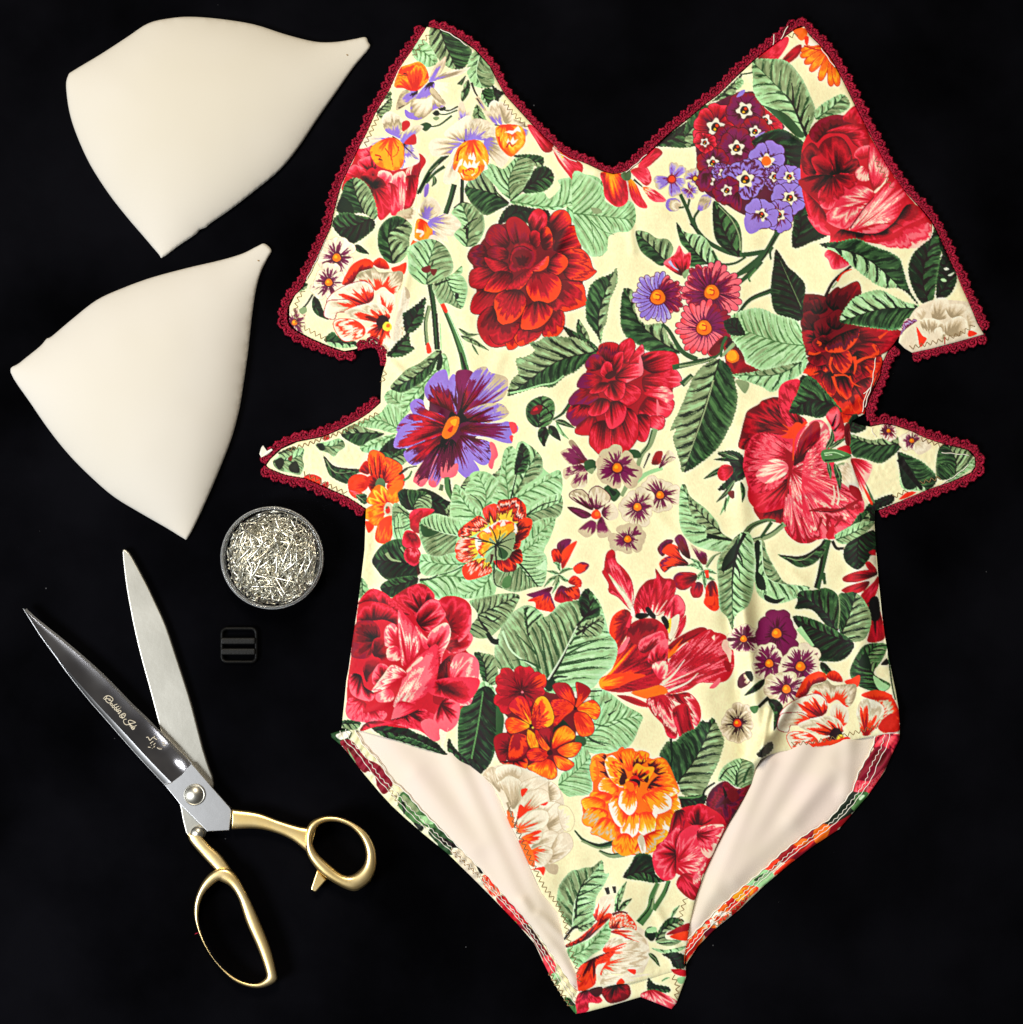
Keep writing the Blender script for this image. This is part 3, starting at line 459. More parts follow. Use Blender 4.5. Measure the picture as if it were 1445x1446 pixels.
    for o, r, c, a, k in [("305,510 385,405 520,360 605,375 705,430 580,470 440,525 365,590", (500,640), 'zMMccM', .35, 9), ("585,385 690,285 745,425 640,425", (640,450), 'RCPC', .4, 7), ("445,505 600,445 755,440 805,560 765,645 680,605 600,520", (380,560), 'MRCPCRR', .4, 10), ("245,690 320,588 385,640 405,760 350,855 265,830", (400,830), 'KzMRM', .35, 9),
                    ("365,690 430,568 560,538 645,640 655,760 560,840 420,860 380,785", (540,880), 'KzMRCRM', .35, 10), ("325,725 420,700 505,800 400,860", (480,860), 'zMRC', .4, 7), ("595,765 700,720 725,850 650,905 580,850", (560,850), 'KzMRM', .4, 7), ("225,890 400,850 535,875 490,980 435,1095 330,1025 258,970", (510,820), 'KzzMRR', .4, 16),
                    ("380,1010 470,900 560,840 700,860 680,960 560,1050 440,1130", (500,850), 'zMRCRP', .4, 10), ("675,690 720,628 805,615 795,700 725,725", (760,740), 'RCPQ', .4, 7), ("685,830 740,778 805,800 795,895 715,895", (800,760), 'CQWWQ', .4, 7), ("795,730 820,588 905,700 965,830 900,925 840,978 798,885", (830,1000), 'RPPQWQP', .4, 10),
                    ("840,985 960,870 1040,900 1105,1000 1065,1120 1000,1225 820,1262 635,1305 700,1190 780,1090", (640,1330), 'PQWHQWQQPC', .5, 18), ("505,1115 620,990 720,938 835,990 800,1085 700,1092 560,1135", (850,1060), 'CPQWQP', .45, 9), ("436,1205 500,1128 640,1108 765,1110 700,1195 620,1285 520,1275", (680,1080), 'PQWQPQ', .45, 9),
                    ("395,1105 480,1050 525,1070 480,1135", (500,1020), 'CPQ', .4, 6), ("275,1005 350,1050 445,1170 435,1265 330,1205", (420,1000), 'MRCP', .4, 9), ("295,1190 420,1260 485,1345 380,1315", (400,1180), 'PQP', .4, 6), ("630,1340 800,1265 965,1258 900,1315 700,1350", (640,1250), 'CQQP', .4, 9),
                    ("475,1410 560,1300 640,1308 850,1330 1000,1240 1100,1100 1200,1105 1265,1180 1100,1265 900,1370 640,1395", (700,1100), 'KzMRRCP', .4, 14), ("870,1410 1000,1370 1100,1280 1200,1258 1295,1250 1295,1360 1240,1440 1000,1450", (1000,1200), 'CPPQQPW', .4, 10)]: p(o, r, c, a, k)
    F('W', "880,960 940,880 955,875 940,905 895,955"); F('W', "840,985 880,950 890,962 850,1000"); L('M', "640,1290 760,1120 840,1030", 10, 6); L('R', "800,620 790,720 800,880 840,985", 10, 6)
    tile(1150, 300)
    p("85,350 130,305 260,385 285,435 160,468 118,390", (200,300), 'RCPQ', .4); L('E', "92,695 165,560 305,440", 26, 20); L('S', "150,620 190,570", 14, 8); L('T', "190,565 235,500 310,465", 18, 8)
    lo("1015,460 1060,340 1120,410 1168,520 1145,625 1080,695 1000,690", "1010,690 1090,560 1070,360", 'K', 6); F('N', "1060,460 1085,452 1105,465 1075,475"); F('N', "1095,515 1150,488 1120,520"); F('L', "1035,550 1060,540 1085,560 1060,570")
    lo("775,430 830,315 950,215 992,130 1045,260 1012,500 992,640 950,780 850,705 785,560", "945,780 890,520 975,160", 'D', 8, jag=1)
    lo("50,262 200,240 350,215 480,275 620,325 705,385 745,520 785,640 860,765 720,630 560,615 430,535 300,430 200,340", "80,268 450,390 860,770", 'm', 10, jag=1.3)
    lo("1030,160 1100,380 1030,300", "1000,170 1090,360", 'K', 3)
    tile(1150, 530)
    p("120,-120 560,-120 540,0 470,140 415,315 340,240 300,360 260,385 220,330 190,180", (330,-200), 'zMRFTFR', .45, 14); L('T', "150,20 190,110 270,200", 24, 10); L('T', "300,20 320,60 380,100", 18, 6); p("230,380 215,280 290,190 345,270 320,360 260,390", (290,150), 'MRFT', .4); p("330,240 420,260 415,318 360,290", (320,220), 'RFT', .4)
    F('z', "200,30 290,10 310,120 270,180 210,110"); L('T', "300,200 320,100 310,30", 8, 4)
    # dark red dahlia
    tile(1030, 330)
    F('M', "600,530 640,505 790,530 890,460 1030,410 1060,510 960,600 1000,740 1390,795 1370,890 1250,990 1220,1150 1100,1460 900,1460 780,1330 640,1150 660,1000 600,900")
    c0 = (770, 870)
    for o, c in [("585,570 620,498 790,520 805,625 720,665 615,650", 'KzzM'), ("785,550 892,438 935,560 880,645", 'KzzM'), ("895,490 1045,392 1078,500 1000,545 920,645", 'zzMMR'), ("610,650 720,640 740,760 660,800 590,760", 'KzzM'), ("695,730 860,668 885,760 760,845", 'KzMM'),
                 ("1045,785 1250,765 1405,800 1385,890 1220,995 1100,905", 'zMRRCR'), ("585,805 680,795 725,900 720,965 640,995 598,905", 'KMRRM'), ("615,1105 700,1028 805,1090 795,1132 680,1170", 'KMRTT'), ("995,925 1180,895 1225,990 1060,1055 1000,1135", 'zMRRRT'), ("640,1010 760,990 800,1060 700,1080", 'zMMR'),
                 ("672,1180 760,1118 845,1220 845,1325 780,1330", 'zMRRCT'), ("845,1165 960,1155 1005,1240 965,1355 885,1295", 'KzzMMT'), ("995,1175 1100,1078 1205,1038 1215,1140 1150,1285 1060,1255", 'zMRCRT'), ("1040,960 1140,1000 1110,1120 1030,1180 980,1080", 'KzMR')]: p(o, c0, c, .38, 10, 'z', 4)
    for o, c in [("840,970 960,945 1012,1040 940,1145 860,1085", 'KzMRRT'), ("1095,1035 1235,1000 1245,1090 1160,1185 1085,1125", 'zMRRTF'), ("755,1185 850,1130 885,1260 830,1335", 'KzMRRT'), ("895,1185 1000,1140 1045,1260 980,1365 905,1300", 'KzMRFT'), ("1035,1225 1160,1180 1145,1335 1060,1385 1005,1320", 'zMRRFT'), ("680,885 780,830 855,900 800,965 720,965", 'KzzMR'), ("800,685 900,620 965,700 900,785 820,765", 'KzzMM'), ("640,560 740,540 770,620 700,660", 'KzzM')]: p(o, (c0[0]+60, c0[1]+40), c, .4, 10, 'z', 4)
    p("785,940 870,840 1055,775 1045,870 960,955 850,975", (900,680), 'KzzMuMTT', .35, 12); p("865,1340 960,1360 1045,1300 1100,1460 890,1460", (940,1200), 'MFFTF', .4)
    for s, a, b in (("1035,1055 1120,1015 1205,1008", 30, 8), ("1022,1005 1035,1080 1022,1148", 34, 10), ("985,1165 1010,1220 1078,1255", 18, 6), ("1175,905 1215,985", 24, 8), ("1225,855 1300,800", 26, 6), ("650,975 700,985 750,970", 26, 10), ("720,885 750,900 735,920", 26, 10), ("610,1125 680,1150 730,1140", 30, 8), ("680,1205 720,1230 755,1225", 32, 10), ("770,1320 810,1305 845,1315", 26, 8), ("850,1165 880,1260 950,1345", 26, 10), ("860,1160 940,1155 990,1180", 18, 8), ("840,1010 825,1080 850,1140", 24, 10), ("1120,1085 1170,1160 1180,1240", 18, 8)): L('T', s, a, b)
    tile(1150, 300)
    lo("215,892 260,780 330,700 450,648 560,640 740,730 935,785 850,855 740,935 640,965 480,945 360,925", "935,790 560,790 225,888", 'm', 11, jag=1.3)
    # turned corner of the bust panel
    F('B', "690,1060 740,940 830,790 960,720 1095,715 1330,765 1395,990 1150,1065 800,1150 740,1110")
    for o, r, c in [("950,800 1000,705 1095,715 1085,860 980,870", (1000,900), 'aaABI'), ("1085,765 1230,755 1245,850 1120,860", (1100,900), 'aABI'), ("865,885 980,868 1075,930 1065,1030 940,1015", (960,1060), 'BBaaAI'), ("1075,905 1200,848 1265,930 1200,1010 1080,1000", (1090,1040), 'aaABI'), ("820,820 880,785 920,810 880,880 830,860", (900,870), 'ABI'), ("985,960 1040,940 1050,1010 1000,1040", (1000,1060), 'BI'), ("1250,780 1330,800 1340,930 1270,960", (1240,900), 'ABII')]: p(o, r, c, .4, 10)
    F('T', "838,935 885,1005 922,1035 870,1102 850,1020"); F('T', "1268,965 1335,990 1265,1018"); L('C', "1070,1020 1068,1080", 14, 8); p("712,1000 720,930 760,868 845,882 790,925 740,965", (800,960), 'UvUB', .5)
    # --- daisies
    tile(870, 330)
    L('G', "665,1032 540,960 440,800 380,738", 44, 24); L('G', "465,1095 650,1055 780,1022 860,960 905,845", 44, 22); L('S', "520,1085 680,1060 800,1020", 16, 8); L('D', "640,1035 780,1015", 10, 6); L('G', "540,1235 625,1155", 52, 36); L('S', "560,1235 620,1170", 16, 12)
    L('G', "1000,655 1100,540 1275,465", 24, 40); L('e', "1010,630 1110,520 1270,460", 8, 12); L('G', "955,355 1100,285 1210,180 1325,-10", 34, 44); L('e', "1040,360 1200,210 1310,20", 10, 10); L('G', "1005,405 1110,320 1195,230", 36, 30); L('g', "1100,395 1090,360 1150,290", 14, 20); L('G', "1268,215 1262,150 1280,110", 14, 30)
    p("395,235 480,170 520,98 562,165 612,160 602,285 540,345 430,285", (550,360), 'zMCPCQ', .5, 9); L('v', "438,225 470,270 515,302", 26, 6); F('S', "545,330 590,290 600,320 565,370")
    daisy(785,480,26,250,lambda a: 'zuUUcQ' if 150 < a < 260 else 'zuUcQQ')
    daisy(345,520,26,205,lambda a: 'uVVVVv' if 60 < a < 290 else 'zuUUcQ')
    daisy(722,770,26,228,lambda a: 'uUUUcc' if a > 290 or a < 30 else 'uUQQQp')
    p("760,960 860,850 930,850 860,960 800,1000", (900,850), 'zMM'); p("885,880 960,858 1045,1000 1075,1070 1245,1108 1100,1135 935,1185 900,1060", (920,850), 'zMMRM', .4); disc(955,1003,54,'O'); disc(950,998,42,'Y'); L('e', "900,930 950,880", 26, 20); L('S', "970,900 870,1000", 32, 24); L('G', "905,840 870,920 860,1010", 26, 20)
    # --- mint leaves right of centre
    tile(1030, 330)
    lo("388,132 480,268 560,338 625,430 605,580 595,705 480,705 378,640 346,520 345,400 365,250", "592,650 490,400 392,145", 'K', 10, jag=.6); L('h', "590,600 500,400 420,220", 8, 4); pass
    lo("600,1160 700,1188 765,1260 870,1380 900,1470 480,1470 545,1330 560,1250", "890,1450 720,1330 600,1175", 'D', 8)
    lo("25,1160 200,1130 400,1082 625,1005 615,1120 520,1195 440,1245 350,1295 250,1245", "625,1025 400,1150 45,1158", 's', 9, jag=1); F('S', "55,1195 165,1220 135,1305 90,1265")
    lo("0,705 80,640 240,608 380,660 560,718 605,880 625,960 620,1035 500,1065 380,1092 260,1115 150,1055 100,960 20,855", "605,915 400,885 40,760", 'L', 11, jag=1.2); lo("-40,720 0,695 70,690 110,760 130,830 20,830 -30,780", "100,820 -20,710", 'K', 4)
    # big hanging leaf
    tile(940, 530)
    lo("440,-130 520,-70 560,20 575,80 592,200 555,365 500,480 440,585 310,705 152,795 118,700 65,520 90,440 40,448 120,280 190,110 240,0 330,-90", "440,-120 400,20 310,300 158,785", 'M', 12, jag=1.2); L('S', "395,40 320,300 180,700", 14, 6)
    # --- pink hibiscus
    lo("430,640 560,618 645,680 655,830 560,880 490,935 430,935 520,830 530,720", "650,760 540,760 430,920", 'K', 5)
    lf("600,690 510,650 428,628", 18, 18, 'd', 3, jag=0); lf("600,700 500,690 395,690", 16, 20, 'D', 3, jag=0); lf("530,740 420,790 312,850", 26, 24, 'd', 3, jag=0); lf("620,870 640,960 630,1042", 18, 20, 'h', 3, jag=0); lf("570,860 500,960 415,1042", 20, 20, 'd', 3, jag=0); lf("530,970 490,1060 448,1145", 18, 14, 'L', 3, jag=0); lf("500,1000 490,1060 490,1120", 10, 10, 'g', 2, jag=0)
    p("427,805 460,738 535,738 555,790 500,858 448,855", (560,760), 'MRCPC', .3); F('M', "510,960 560,945 565,1000 540,1005")
    F('P', "640,720 700,500 950,300 1100,420 1270,380 1330,560 1445,950 1445,1260 1250,1300 1080,1340 990,1240 860,1180 740,1100 690,960")
    for o, r, c, a, k in [("720,1085 800,1055 900,1100 985,1075 985,1205 860,1195 780,1185", (950,1000), 'zMRR', .4, 10), ("597,585 615,490 650,350 675,290 760,240 800,205 930,185 965,330 1005,445 950,490 800,472 700,535 660,608", (1060,480), 'RRMzMRCRM', .4, 14), ("925,135 980,55 1095,38 1085,150 1055,290 1155,370 1110,425 1020,405 945,315", (1120,440), 'zMRPPRP', .4, 12),
                    ("676,1005 688,900 760,958 880,930 1005,830 1015,920 985,1065 900,1105 780,1125 718,1075", (1040,840), 'zMRCPC', .4, 14), ("636,725 668,600 715,500 820,466 950,508 1045,600 1025,740 965,865 880,935 760,965 688,905 648,805", (1080,690), 'RRPQQPQPRP', .5, 22), ("1045,730 1100,500 1180,388 1272,366 1338,440 1335,560 1250,655 1130,708", (1040,740), 'zzMRPQWQ', .35, 14),
                    ("1015,875 1055,755 1200,690 1315,635 1340,800 1450,950 1450,1050 1330,1105 1200,1115 1090,1085 1018,965", (1030,780), 'RPQHQWQPP', .55, 24), ("965,1105 1000,968 1100,1080 1180,1122 1285,1150 1285,1280 1205,1365 1080,1365 978,1265", (1010,940), 'QQWQPQRPR', .5, 18), ("1155,1115 1330,1088 1450,1048 1450,1292 1350,1340 1320,1290 1270,1150", (1250,1000), 'zMPQRPP', .5, 14)]: p(o, r, c, a, k)
    p("740,810 860,690 985,715 1000,790 930,850 820,885", (1020,740), 'QWHWQ', .6, 14); p("1095,525 1200,388 1262,398 1255,530 1150,605 1075,700", (1080,700), 'zMRcR', .4, 12); F('T', "955,398 1020,425 1070,385 1115,400 1095,440 1050,518 945,505 1000,475 950,450 1010,450"); L('T', "1155,380 1060,500 1045,715", 28, 8); L('R', "1040,700 1010,850 990,1000", 30, 12)
    lo("1015,300 1075,150 1130,30 1200,20 1240,80 1290,130 1390,260 1320,330 1240,350 1120,320", "1390,250 1200,200 1030,295", 'D', 7)
    tile(1150, 530)
    p("100,330 190,258 255,440 235,530 170,545 140,420", (100,560), 'PQQpR', .4, 8)
    p("-60,640 70,560 80,700 130,760 230,880 395,1000 405,1130 340,1235 200,1295 100,1335 -60,1300 -100,900", (-180,780), 'PQPQWPQRPQ', .6, 26); L('R', "-40,1110 60,1095 150,1110", 12, 40); L('R', "140,1110 220,1100 300,1060", 44, 14); L('R', "270,1080 340,1040 390,1000", 40, 12); L('M', "0,1110 140,1115 260,1085", 8, 12); L('R', "230,1150 200,1200 170,1240", 34, 10); L('R', "60,1160 50,1220 20,1280", 30, 8); L('R', "130,1150 110,1220 120,1290", 34, 14)
    p("175,745 300,725 365,900 330,945 250,885", (160,700), 'SBABI', .4); p("310,680 475,730 435,870 395,955 330,785", (290,660), 'RCPQW', .5, 12); L('W', "160,900 170,980 150,1060", 10, 26); L('B', "190,900 205,1000 190,1060", 8, 18); F('R', "290,900 370,930 395,1030 310,980"); F('C', "100,1300 160,1215 165,1300 125,1345"); F('C', "190,600 300,570 300,650 240,640")
    F('g', "65,620 180,605 305,655 240,695 90,712"); L('L', "85,640 170,632 250,660", 14, 6); L('D', "90,700 180,690 290,665", 16, 6); L('N', "90,655 150,650", 10, 4); lf("100,605 150,530 150,440", 26, 20, 'd', 3, jag=0); lf("130,600 200,550 265,515", 18, 18, 'g' if 0 else 'd', 3, jag=0); lf("115,715 130,780 140,855", 18, 18, 'd', 2, jag=0); lf("170,720 210,830 215,945", 20, 34, 'd', 3, jag=.5); L('e', "150,420 185,320", 22, 6); L('e', "165,460 215,395", 22, 6)
    # right tab of the back band
    lo("270,400 340,315 430,430 340,475 280,450", "280,440 390,390", 'K', 4); lo("295,490 400,515 500,530 640,488 700,518 728,570 640,665 540,722 420,685 315,655", "728,560 500,570 295,500", 'M', 9, jag=.8); F('M', "250,420 290,400 300,560 260,560")
    pans(610,455,85,'uUcBI',10); pans(800,535,100,'uUBB',30); p("820,560 900,520 960,590 870,650 820,620", (830,540), 'ABIB', .4); p("690,520 750,480 770,600 740,615", (790,540), 'UBIB', .4); L('u', "560,440 600,490", 40, 20)
    lo("685,635 760,650 900,718 1005,835 960,925 880,945 720,925 700,780", "690,640 810,840 930,935", 'm', 9, jag=1); F('D', "690,640 760,720 820,800 830,920 740,920 700,780"); L('K', "700,680 780,800 880,930", 60, 30)
    lo("1005,660 1060,565 1240,600 1312,640 1200,825 1100,855 1005,835", "1150,850 1160,700 1100,580", 'M', 7, jag=.3); lo("1085,860 1200,780 1315,672 1318,745 1200,825 1150,868", "1100,860 1310,690", 'L', 6)
    F('T', "695,1015 760,958 835,958 760,1002"); lo("410,1110 480,1030 640,975 645,1042 520,1105 505,1190 440,1200", "640,1000 480,1080 450,1190", 'K', 6); F('T', "395,900 430,940 482,1040 460,1048"); F('h', "420,880 445,920 500,1040 470,1020")
    lo("175,1310 300,1228 370,1135 445,1115 448,1230 350,1315 240,1378", "240,1375 330,1260 440,1130", 'M', 6); lo("260,1420 360,1295 495,1325 505,1460 300,1470", "280,1440 400,1380 500,1350", 'K', 5)
def paint_print3():
    # --- left tab of the back band, leaf by the purple flower
    tile(360, 520)
    lo("1060,230 1110,178 1225,190 1245,330 1170,340 1085,295", "1240,330 1150,260 1080,200", 'L', 5, jag=.3)
    lo("1215,200 1330,130 1450,50 1445,130 1310,280 1195,440 1180,360", "1440,70 1300,230 1195,430", 'L', 9, jag=.2); lo("1110,150 1200,60 1340,-5 1455,-60 1400,90 1230,195 1150,190", "1450,-40 1280,90 1130,160", 'M', 7, jag=.3)
    lo("800,470 900,425 1020,370 1100,290 1205,350 1195,450 1155,535 1000,500", "1180,500 1020,430 850,460", 'L', 9, jag=.6); lo("860,655 900,600 1000,570 1150,540 1100,615 990,685 900,692", "1150,545 1000,610 870,660", 'L', 6, jag=.3); lo("705,540 800,465 950,505 1060,540 930,600 870,640 780,605", "1080,540 900,530 715,540", 'M', 6, jag=.3)
    lo("1010,690 1150,565 1245,680 1205,795 1100,745", "1020,690 1140,680 1200,780", 'D', 5); lo("1100,740 1230,660 1250,740 1190,800", "1110,740 1240,690", 'M', 4)
    lo("502,620 600,598 700,575 740,640 690,682 650,725 600,695 530,672", "510,630 640,640 700,600", 's', 5, jag=0); F('D', "505,622 560,618 575,668 540,672"); F('C', "560,570 600,540 612,580 570,592")
    lo("562,712 620,790 720,828 875,828 800,892 760,948 650,905 600,852", "568,722 660,850 870,840", 'd', 7, jag=.4); L('e', "570,725 660,810 860,835", 10, 16)
    lo("150,765 240,678 320,648 405,660 392,740 405,800 370,875 280,855 195,835", "170,770 280,750 400,700", 's', 6, jag=.3); F('Z', "165,760 230,730 240,790 200,830"); F('Z', "280,800 340,760 370,850 300,850"); F('M', "270,740 310,710 300,760"); lo("200,690 330,640 320,690 240,740", "205,695 325,660", 'M', 4)
    p("398,895 470,868 545,900 532,955 450,935", (470,960), 'TTF', .3); F('C', "535,965 600,928 595,985")
    for o, c in [("855,835 900,765 940,780 935,865 880,855", 'MRF'), ("775,905 850,868 930,900 915,985 830,1025 770,990", 'FTTT'), ("925,745 960,672 1045,700 1065,760 1045,905 960,905", 'zFTFTO'), ("1045,905 1060,738 1165,770 1205,830 1100,935", 'MFTOTO'), ("1080,955 1205,865 1218,960 1130,1015", 'FOOT'), ("915,905 980,880 1015,965 960,1015", 'zMF'), ("770,1000 860,1010 900,1060 820,1060", 'TQT')]: p(o, (1020,960), c, .45, 8, 'F', 5)
    for s in ("960,880 940,780", "990,870 975,720", "1030,870 1020,720", "1060,880 1080,780"): L('M', s, 14, 4)
    disc(1028,948,42,'h',50); lo("830,1040 910,1030 915,1110 870,1100", "840,1045 910,1100", 'd', 3)
    for o, c in [("915,1085 1000,960 1085,1000 1105,1100 1000,1120", 'FOYJO'), ("910,1150 1060,1105 1060,1200 915,1235", 'FOYOY'), ("925,1255 1060,1180 1005,1285", 'TOYO'), ("985,1395 1020,1255 1100,1208 1145,1240 1110,1405 1050,1435", 'TTTOT'), ("1080,1005 1205,918 1185,1075 1120,1105", 'OYOO'), ("905,1250 975,1290 930,1345", 'TT')]: p(o, (1090,1140), c, .45, 8, 'O', 4)
    disc(1092,1152,38,'A',54); disc(1088,1160,20,'F',30); disc(1080,1140,9,'G')
    L('D', "1180,870 1240,820 1330,800", 16, 8); L('g', "1215,920 1260,890 1285,840", 20, 14); L('e', "1190,870 1250,825", 8, 6)
    # --- purple flower
    tile(540, 560)
    F('u', "330,330 380,130 400,-20 480,-80 600,-70 720,0 780,120 800,220 780,320 640,440 560,520 440,480")
    tile(520, 360)
    p("462,1095 520,1000 580,950 640,945 665,1050 705,1200 725,1310 640,1260 500,1195", (700,1380), 'zMcRuUVVVV', .5, 12); p("655,1070 690,978 722,1000 735,1120 722,1250", (715,1380), 'zuVVV', .4); p("718,965 790,938 858,960 845,1020 775,1185 728,1120", (750,1250), 'uUUU', .3)
    p("765,1210 800,1080 870,950 960,912 1005,960 1130,1000 1145,1080 1105,1170 1000,1225 840,1290 755,1300", (700,1380), 'KzMRUUUVVVA', .5, 20); p("795,1340 900,1250 1080,1215 1148,1290 1080,1335 900,1375", (690,1390), 'zMuUUVVA', .5, 10)
    p("345,1225 390,1178 450,1190 480,1262 610,1310 650,1390 500,1375 375,1305", (720,1420), 'zMRCRUVV', .45, 10); p("250,1450 300,1325 400,1300 630,1385 600,1450", (720,1430), 'zRCRCUV', .45, 12)
    tile(540, 560)
    for o, c in [("95,410 130,290 195,228 350,198 490,260 485,325 300,405 180,425", 'zMRCCRVV'), ("178,485 220,420 400,350 500,320 485,425 380,505 255,565", 'zMRCcuV'), ("255,685 290,600 400,445 495,380 485,485 400,645 330,738 275,712", 'KuuUuuQ'), ("378,705 420,540 500,400 555,430 545,560 505,640 440,742", 'KuuUuVQ'), ("478,645 500,480 560,350 625,420 625,560 605,645 530,672", 'KuuuuQQ'),
                 ("596,565 605,400 640,350 720,480 795,600 765,665 680,665", 'zuuUVVVV'), ("635,325 720,335 885,378 895,500 850,560 780,545 680,445", 'zuUVVuVV'), ("635,265 760,218 960,218 1020,205 1105,240 1105,290 1062,302 1062,380 980,375 860,335 700,315", 'zMuUUUVVV'), ("635,190 700,120 800,75 900,55 1000,95 1038,140 960,195 800,215", 'KzMuUVVA')]: p(o, (570,250), c, .5, 12)
    F('Q', "878,378 920,390 948,480 920,525 900,595 868,562 892,480"); F('p', "1040,212 1092,220 1105,280 1072,308 1050,270"); F('p', "1040,330 1070,320 1062,375"); F('Q', "560,590 610,545 625,590 590,650 510,665"); F('Q', "385,700 430,690 440,740 400,735"); F('Q', "310,690 370,670 350,725 315,725")
    F('K', "560,130 610,150 640,100 670,150 705,200 640,225 610,290 560,340 500,410 470,400 490,330 520,250")
    F('O', "492,295 540,190 600,163 634,190 605,290 540,345 500,335"); F('Y', "560,200 610,185 600,240 570,230"); F('F', "535,275 582,238 565,295")
    # --- leaves and marigold, left middle
    L('g', "530,660 540,760 590,850", 44, 50); L('D', "550,680 565,780 600,840", 14, 16); L('h', "490,720 480,770", 30, 36)
    lo("130,790 180,755 260,770 330,752 420,780 530,850 595,880 535,990 420,975 300,935 200,925 150,875", "250,985 300,860 540,880", 'K', 8, jag=.3); lo("210,770 300,770 390,800 400,910 300,920 240,900", "250,920 290,840 370,800", 'M', 6, jag=.2); lo("520,930 590,850 600,920 560,985", "530,970 590,880", 'S', 3)
    lo("85,905 140,878 245,985 235,1105 180,1195 95,1150", "240,1000 150,950 95,1000", 's', 6, jag=.3); L('D', "130,900 180,940 240,980", 10, 8); L('D', "100,1080 180,1070 230,1040", 10, 5)
    for o in ("225,965 300,915 425,925 385,972 310,1015 325,1115 250,1095", "165,1200 190,1100 270,1110 315,1180 300,1240 210,1240", "180,1310 200,1240 290,1240 320,1320 270,1385 210,1360"): p(o, (240,1180), 'RMRCP', .35, 7)
    tile(470, 740)
    lo("325,295 400,180 520,125 600,150 650,260 695,340 695,430 560,455 440,455 358,370", "700,330 500,310 335,292", 'D', 8, jag=.3); L('S', "440,240 480,290 560,310", 30, 10); L('S', "560,190 590,240", 20, 8); lo("390,525 470,455 680,425 685,500 580,545 488,605", "690,450 540,500 400,530", 'D', 6, jag=.2); F('z', "690,330 740,300 740,370 700,420"); lo("215,600 235,440 300,540 260,600", "240,460 250,590", 's', 3)
    tile(540, 560)
    p("165,1200 190,1100 270,1110 315,1180 300,1240 210,1240", (240,1140), 'RMRCP', .35, 7); p("180,1310 200,1240 290,1240 320,1320 270,1385 210,1360", (260,1240), 'CQCRP', .35, 7); p("235,1010 330,930 300,1060 240,1090", (330,1000), 'RCR')
    F('L', "570,1000 600,730 680,760 720,640 800,610 880,650 960,600 1010,430 1080,450 1130,370 1280,470 1300,560 1370,630 1445,620 1445,860 1440,940 1380,1120 1330,1240 1280,1400 1150,1500 900,1500 600,1400 560,1200")
    lo("640,745 700,655 735,700 710,810 665,760", "650,740 710,800", 'S', 3, jag=0); lo("880,655 960,590 1000,450 1030,540 960,650", "900,650 1010,480", 'S', 4)
    for o, s, st, n in [("555,1000 595,720 700,830 835,960 860,1060 740,1065 640,1085", "860,1050 720,930 605,750", 'L', 7), ("675,790 760,645 850,615 955,700 965,855 880,905 820,950", "830,960 850,800 790,650", 'L', 7), ("895,860 950,700 1000,440 1095,455 1075,860", "1040,870 1010,600 1040,450", 'L', 7), ("1045,850 1090,620 1095,500 1138,365 1285,470 1315,570 1290,645 1150,745", "1060,850 1180,620 1250,490", 's', 7),
                        ("1060,860 1200,740 1370,628 1460,615 1460,810 1300,835 1180,905", "1075,850 1300,710 1450,640", 'L', 7), ("1170,970 1300,850 1460,800 1460,965 1330,1025 1220,1025", "1175,975 1300,930 1450,870", 's', 7), ("1140,1250 1200,1050 1400,990 1395,1100 1310,1250", "1150,1240 1270,1130 1390,1020", 'L', 6),
                        ("305,1125 315,1020 420,958 500,970 600,1000 710,1030 650,1065 605,1200 625,1295 560,1325 400,1315 328,1215", "650,1145 480,1110 318,1035", 'l', 10)]: lo(o, s, st, n, jag=.3)
    lo("1085,635 1095,500 1140,385 1205,460 1175,610", "1095,620 1150,500 1145,400", 'D', 5); L('D', "1180,970 1300,890 1440,850", 16, 6); L('D', "1050,850 1080,720 1100,640", 14, 6); L('G', "830,950 800,860 720,800", 12, 6); F('G', "318,1050 400,1090 470,1110 380,1150 330,1130")
    tile(470, 740)
    lo("725,250 860,268 1020,235 1090,330 870,425 725,405", "1080,330 900,330 730,300", 'L', 7, jag=.3); lo("710,470 900,405 1075,338 1125,455 1305,450 1315,560 1180,605 860,615 780,525", "720,465 1000,430 1300,540", 'L', 10, jag=.3); L('G', "1070,345 980,390 870,420", 12, 6); L('D', "710,460 800,450 860,420", 20, 8)
    tile(660, 760)
    lo("215,150 245,350 205,480 0,490 -80,400 0,330 150,300", "220,200 150,380 0,460", 'L', 8, jag=.2); lo("440,95 560,-10 650,0 565,105 470,155", "450,120 600,10", 'L', 5); lo("215,250 290,280 420,245 450,180 560,95 645,140 655,260 625,385 540,405 400,445 290,415 215,375", "400,190 480,300 590,395", 's', 8, jag=.3); L('D', "420,200 500,290 580,400", 16, 8); L('D', "225,160 225,360 290,410", 14, 6); F('N', "560,240 600,220 640,180 650,260 600,260"); F('g', "300,330 360,310 350,400 290,400")
    tile(540, 560)
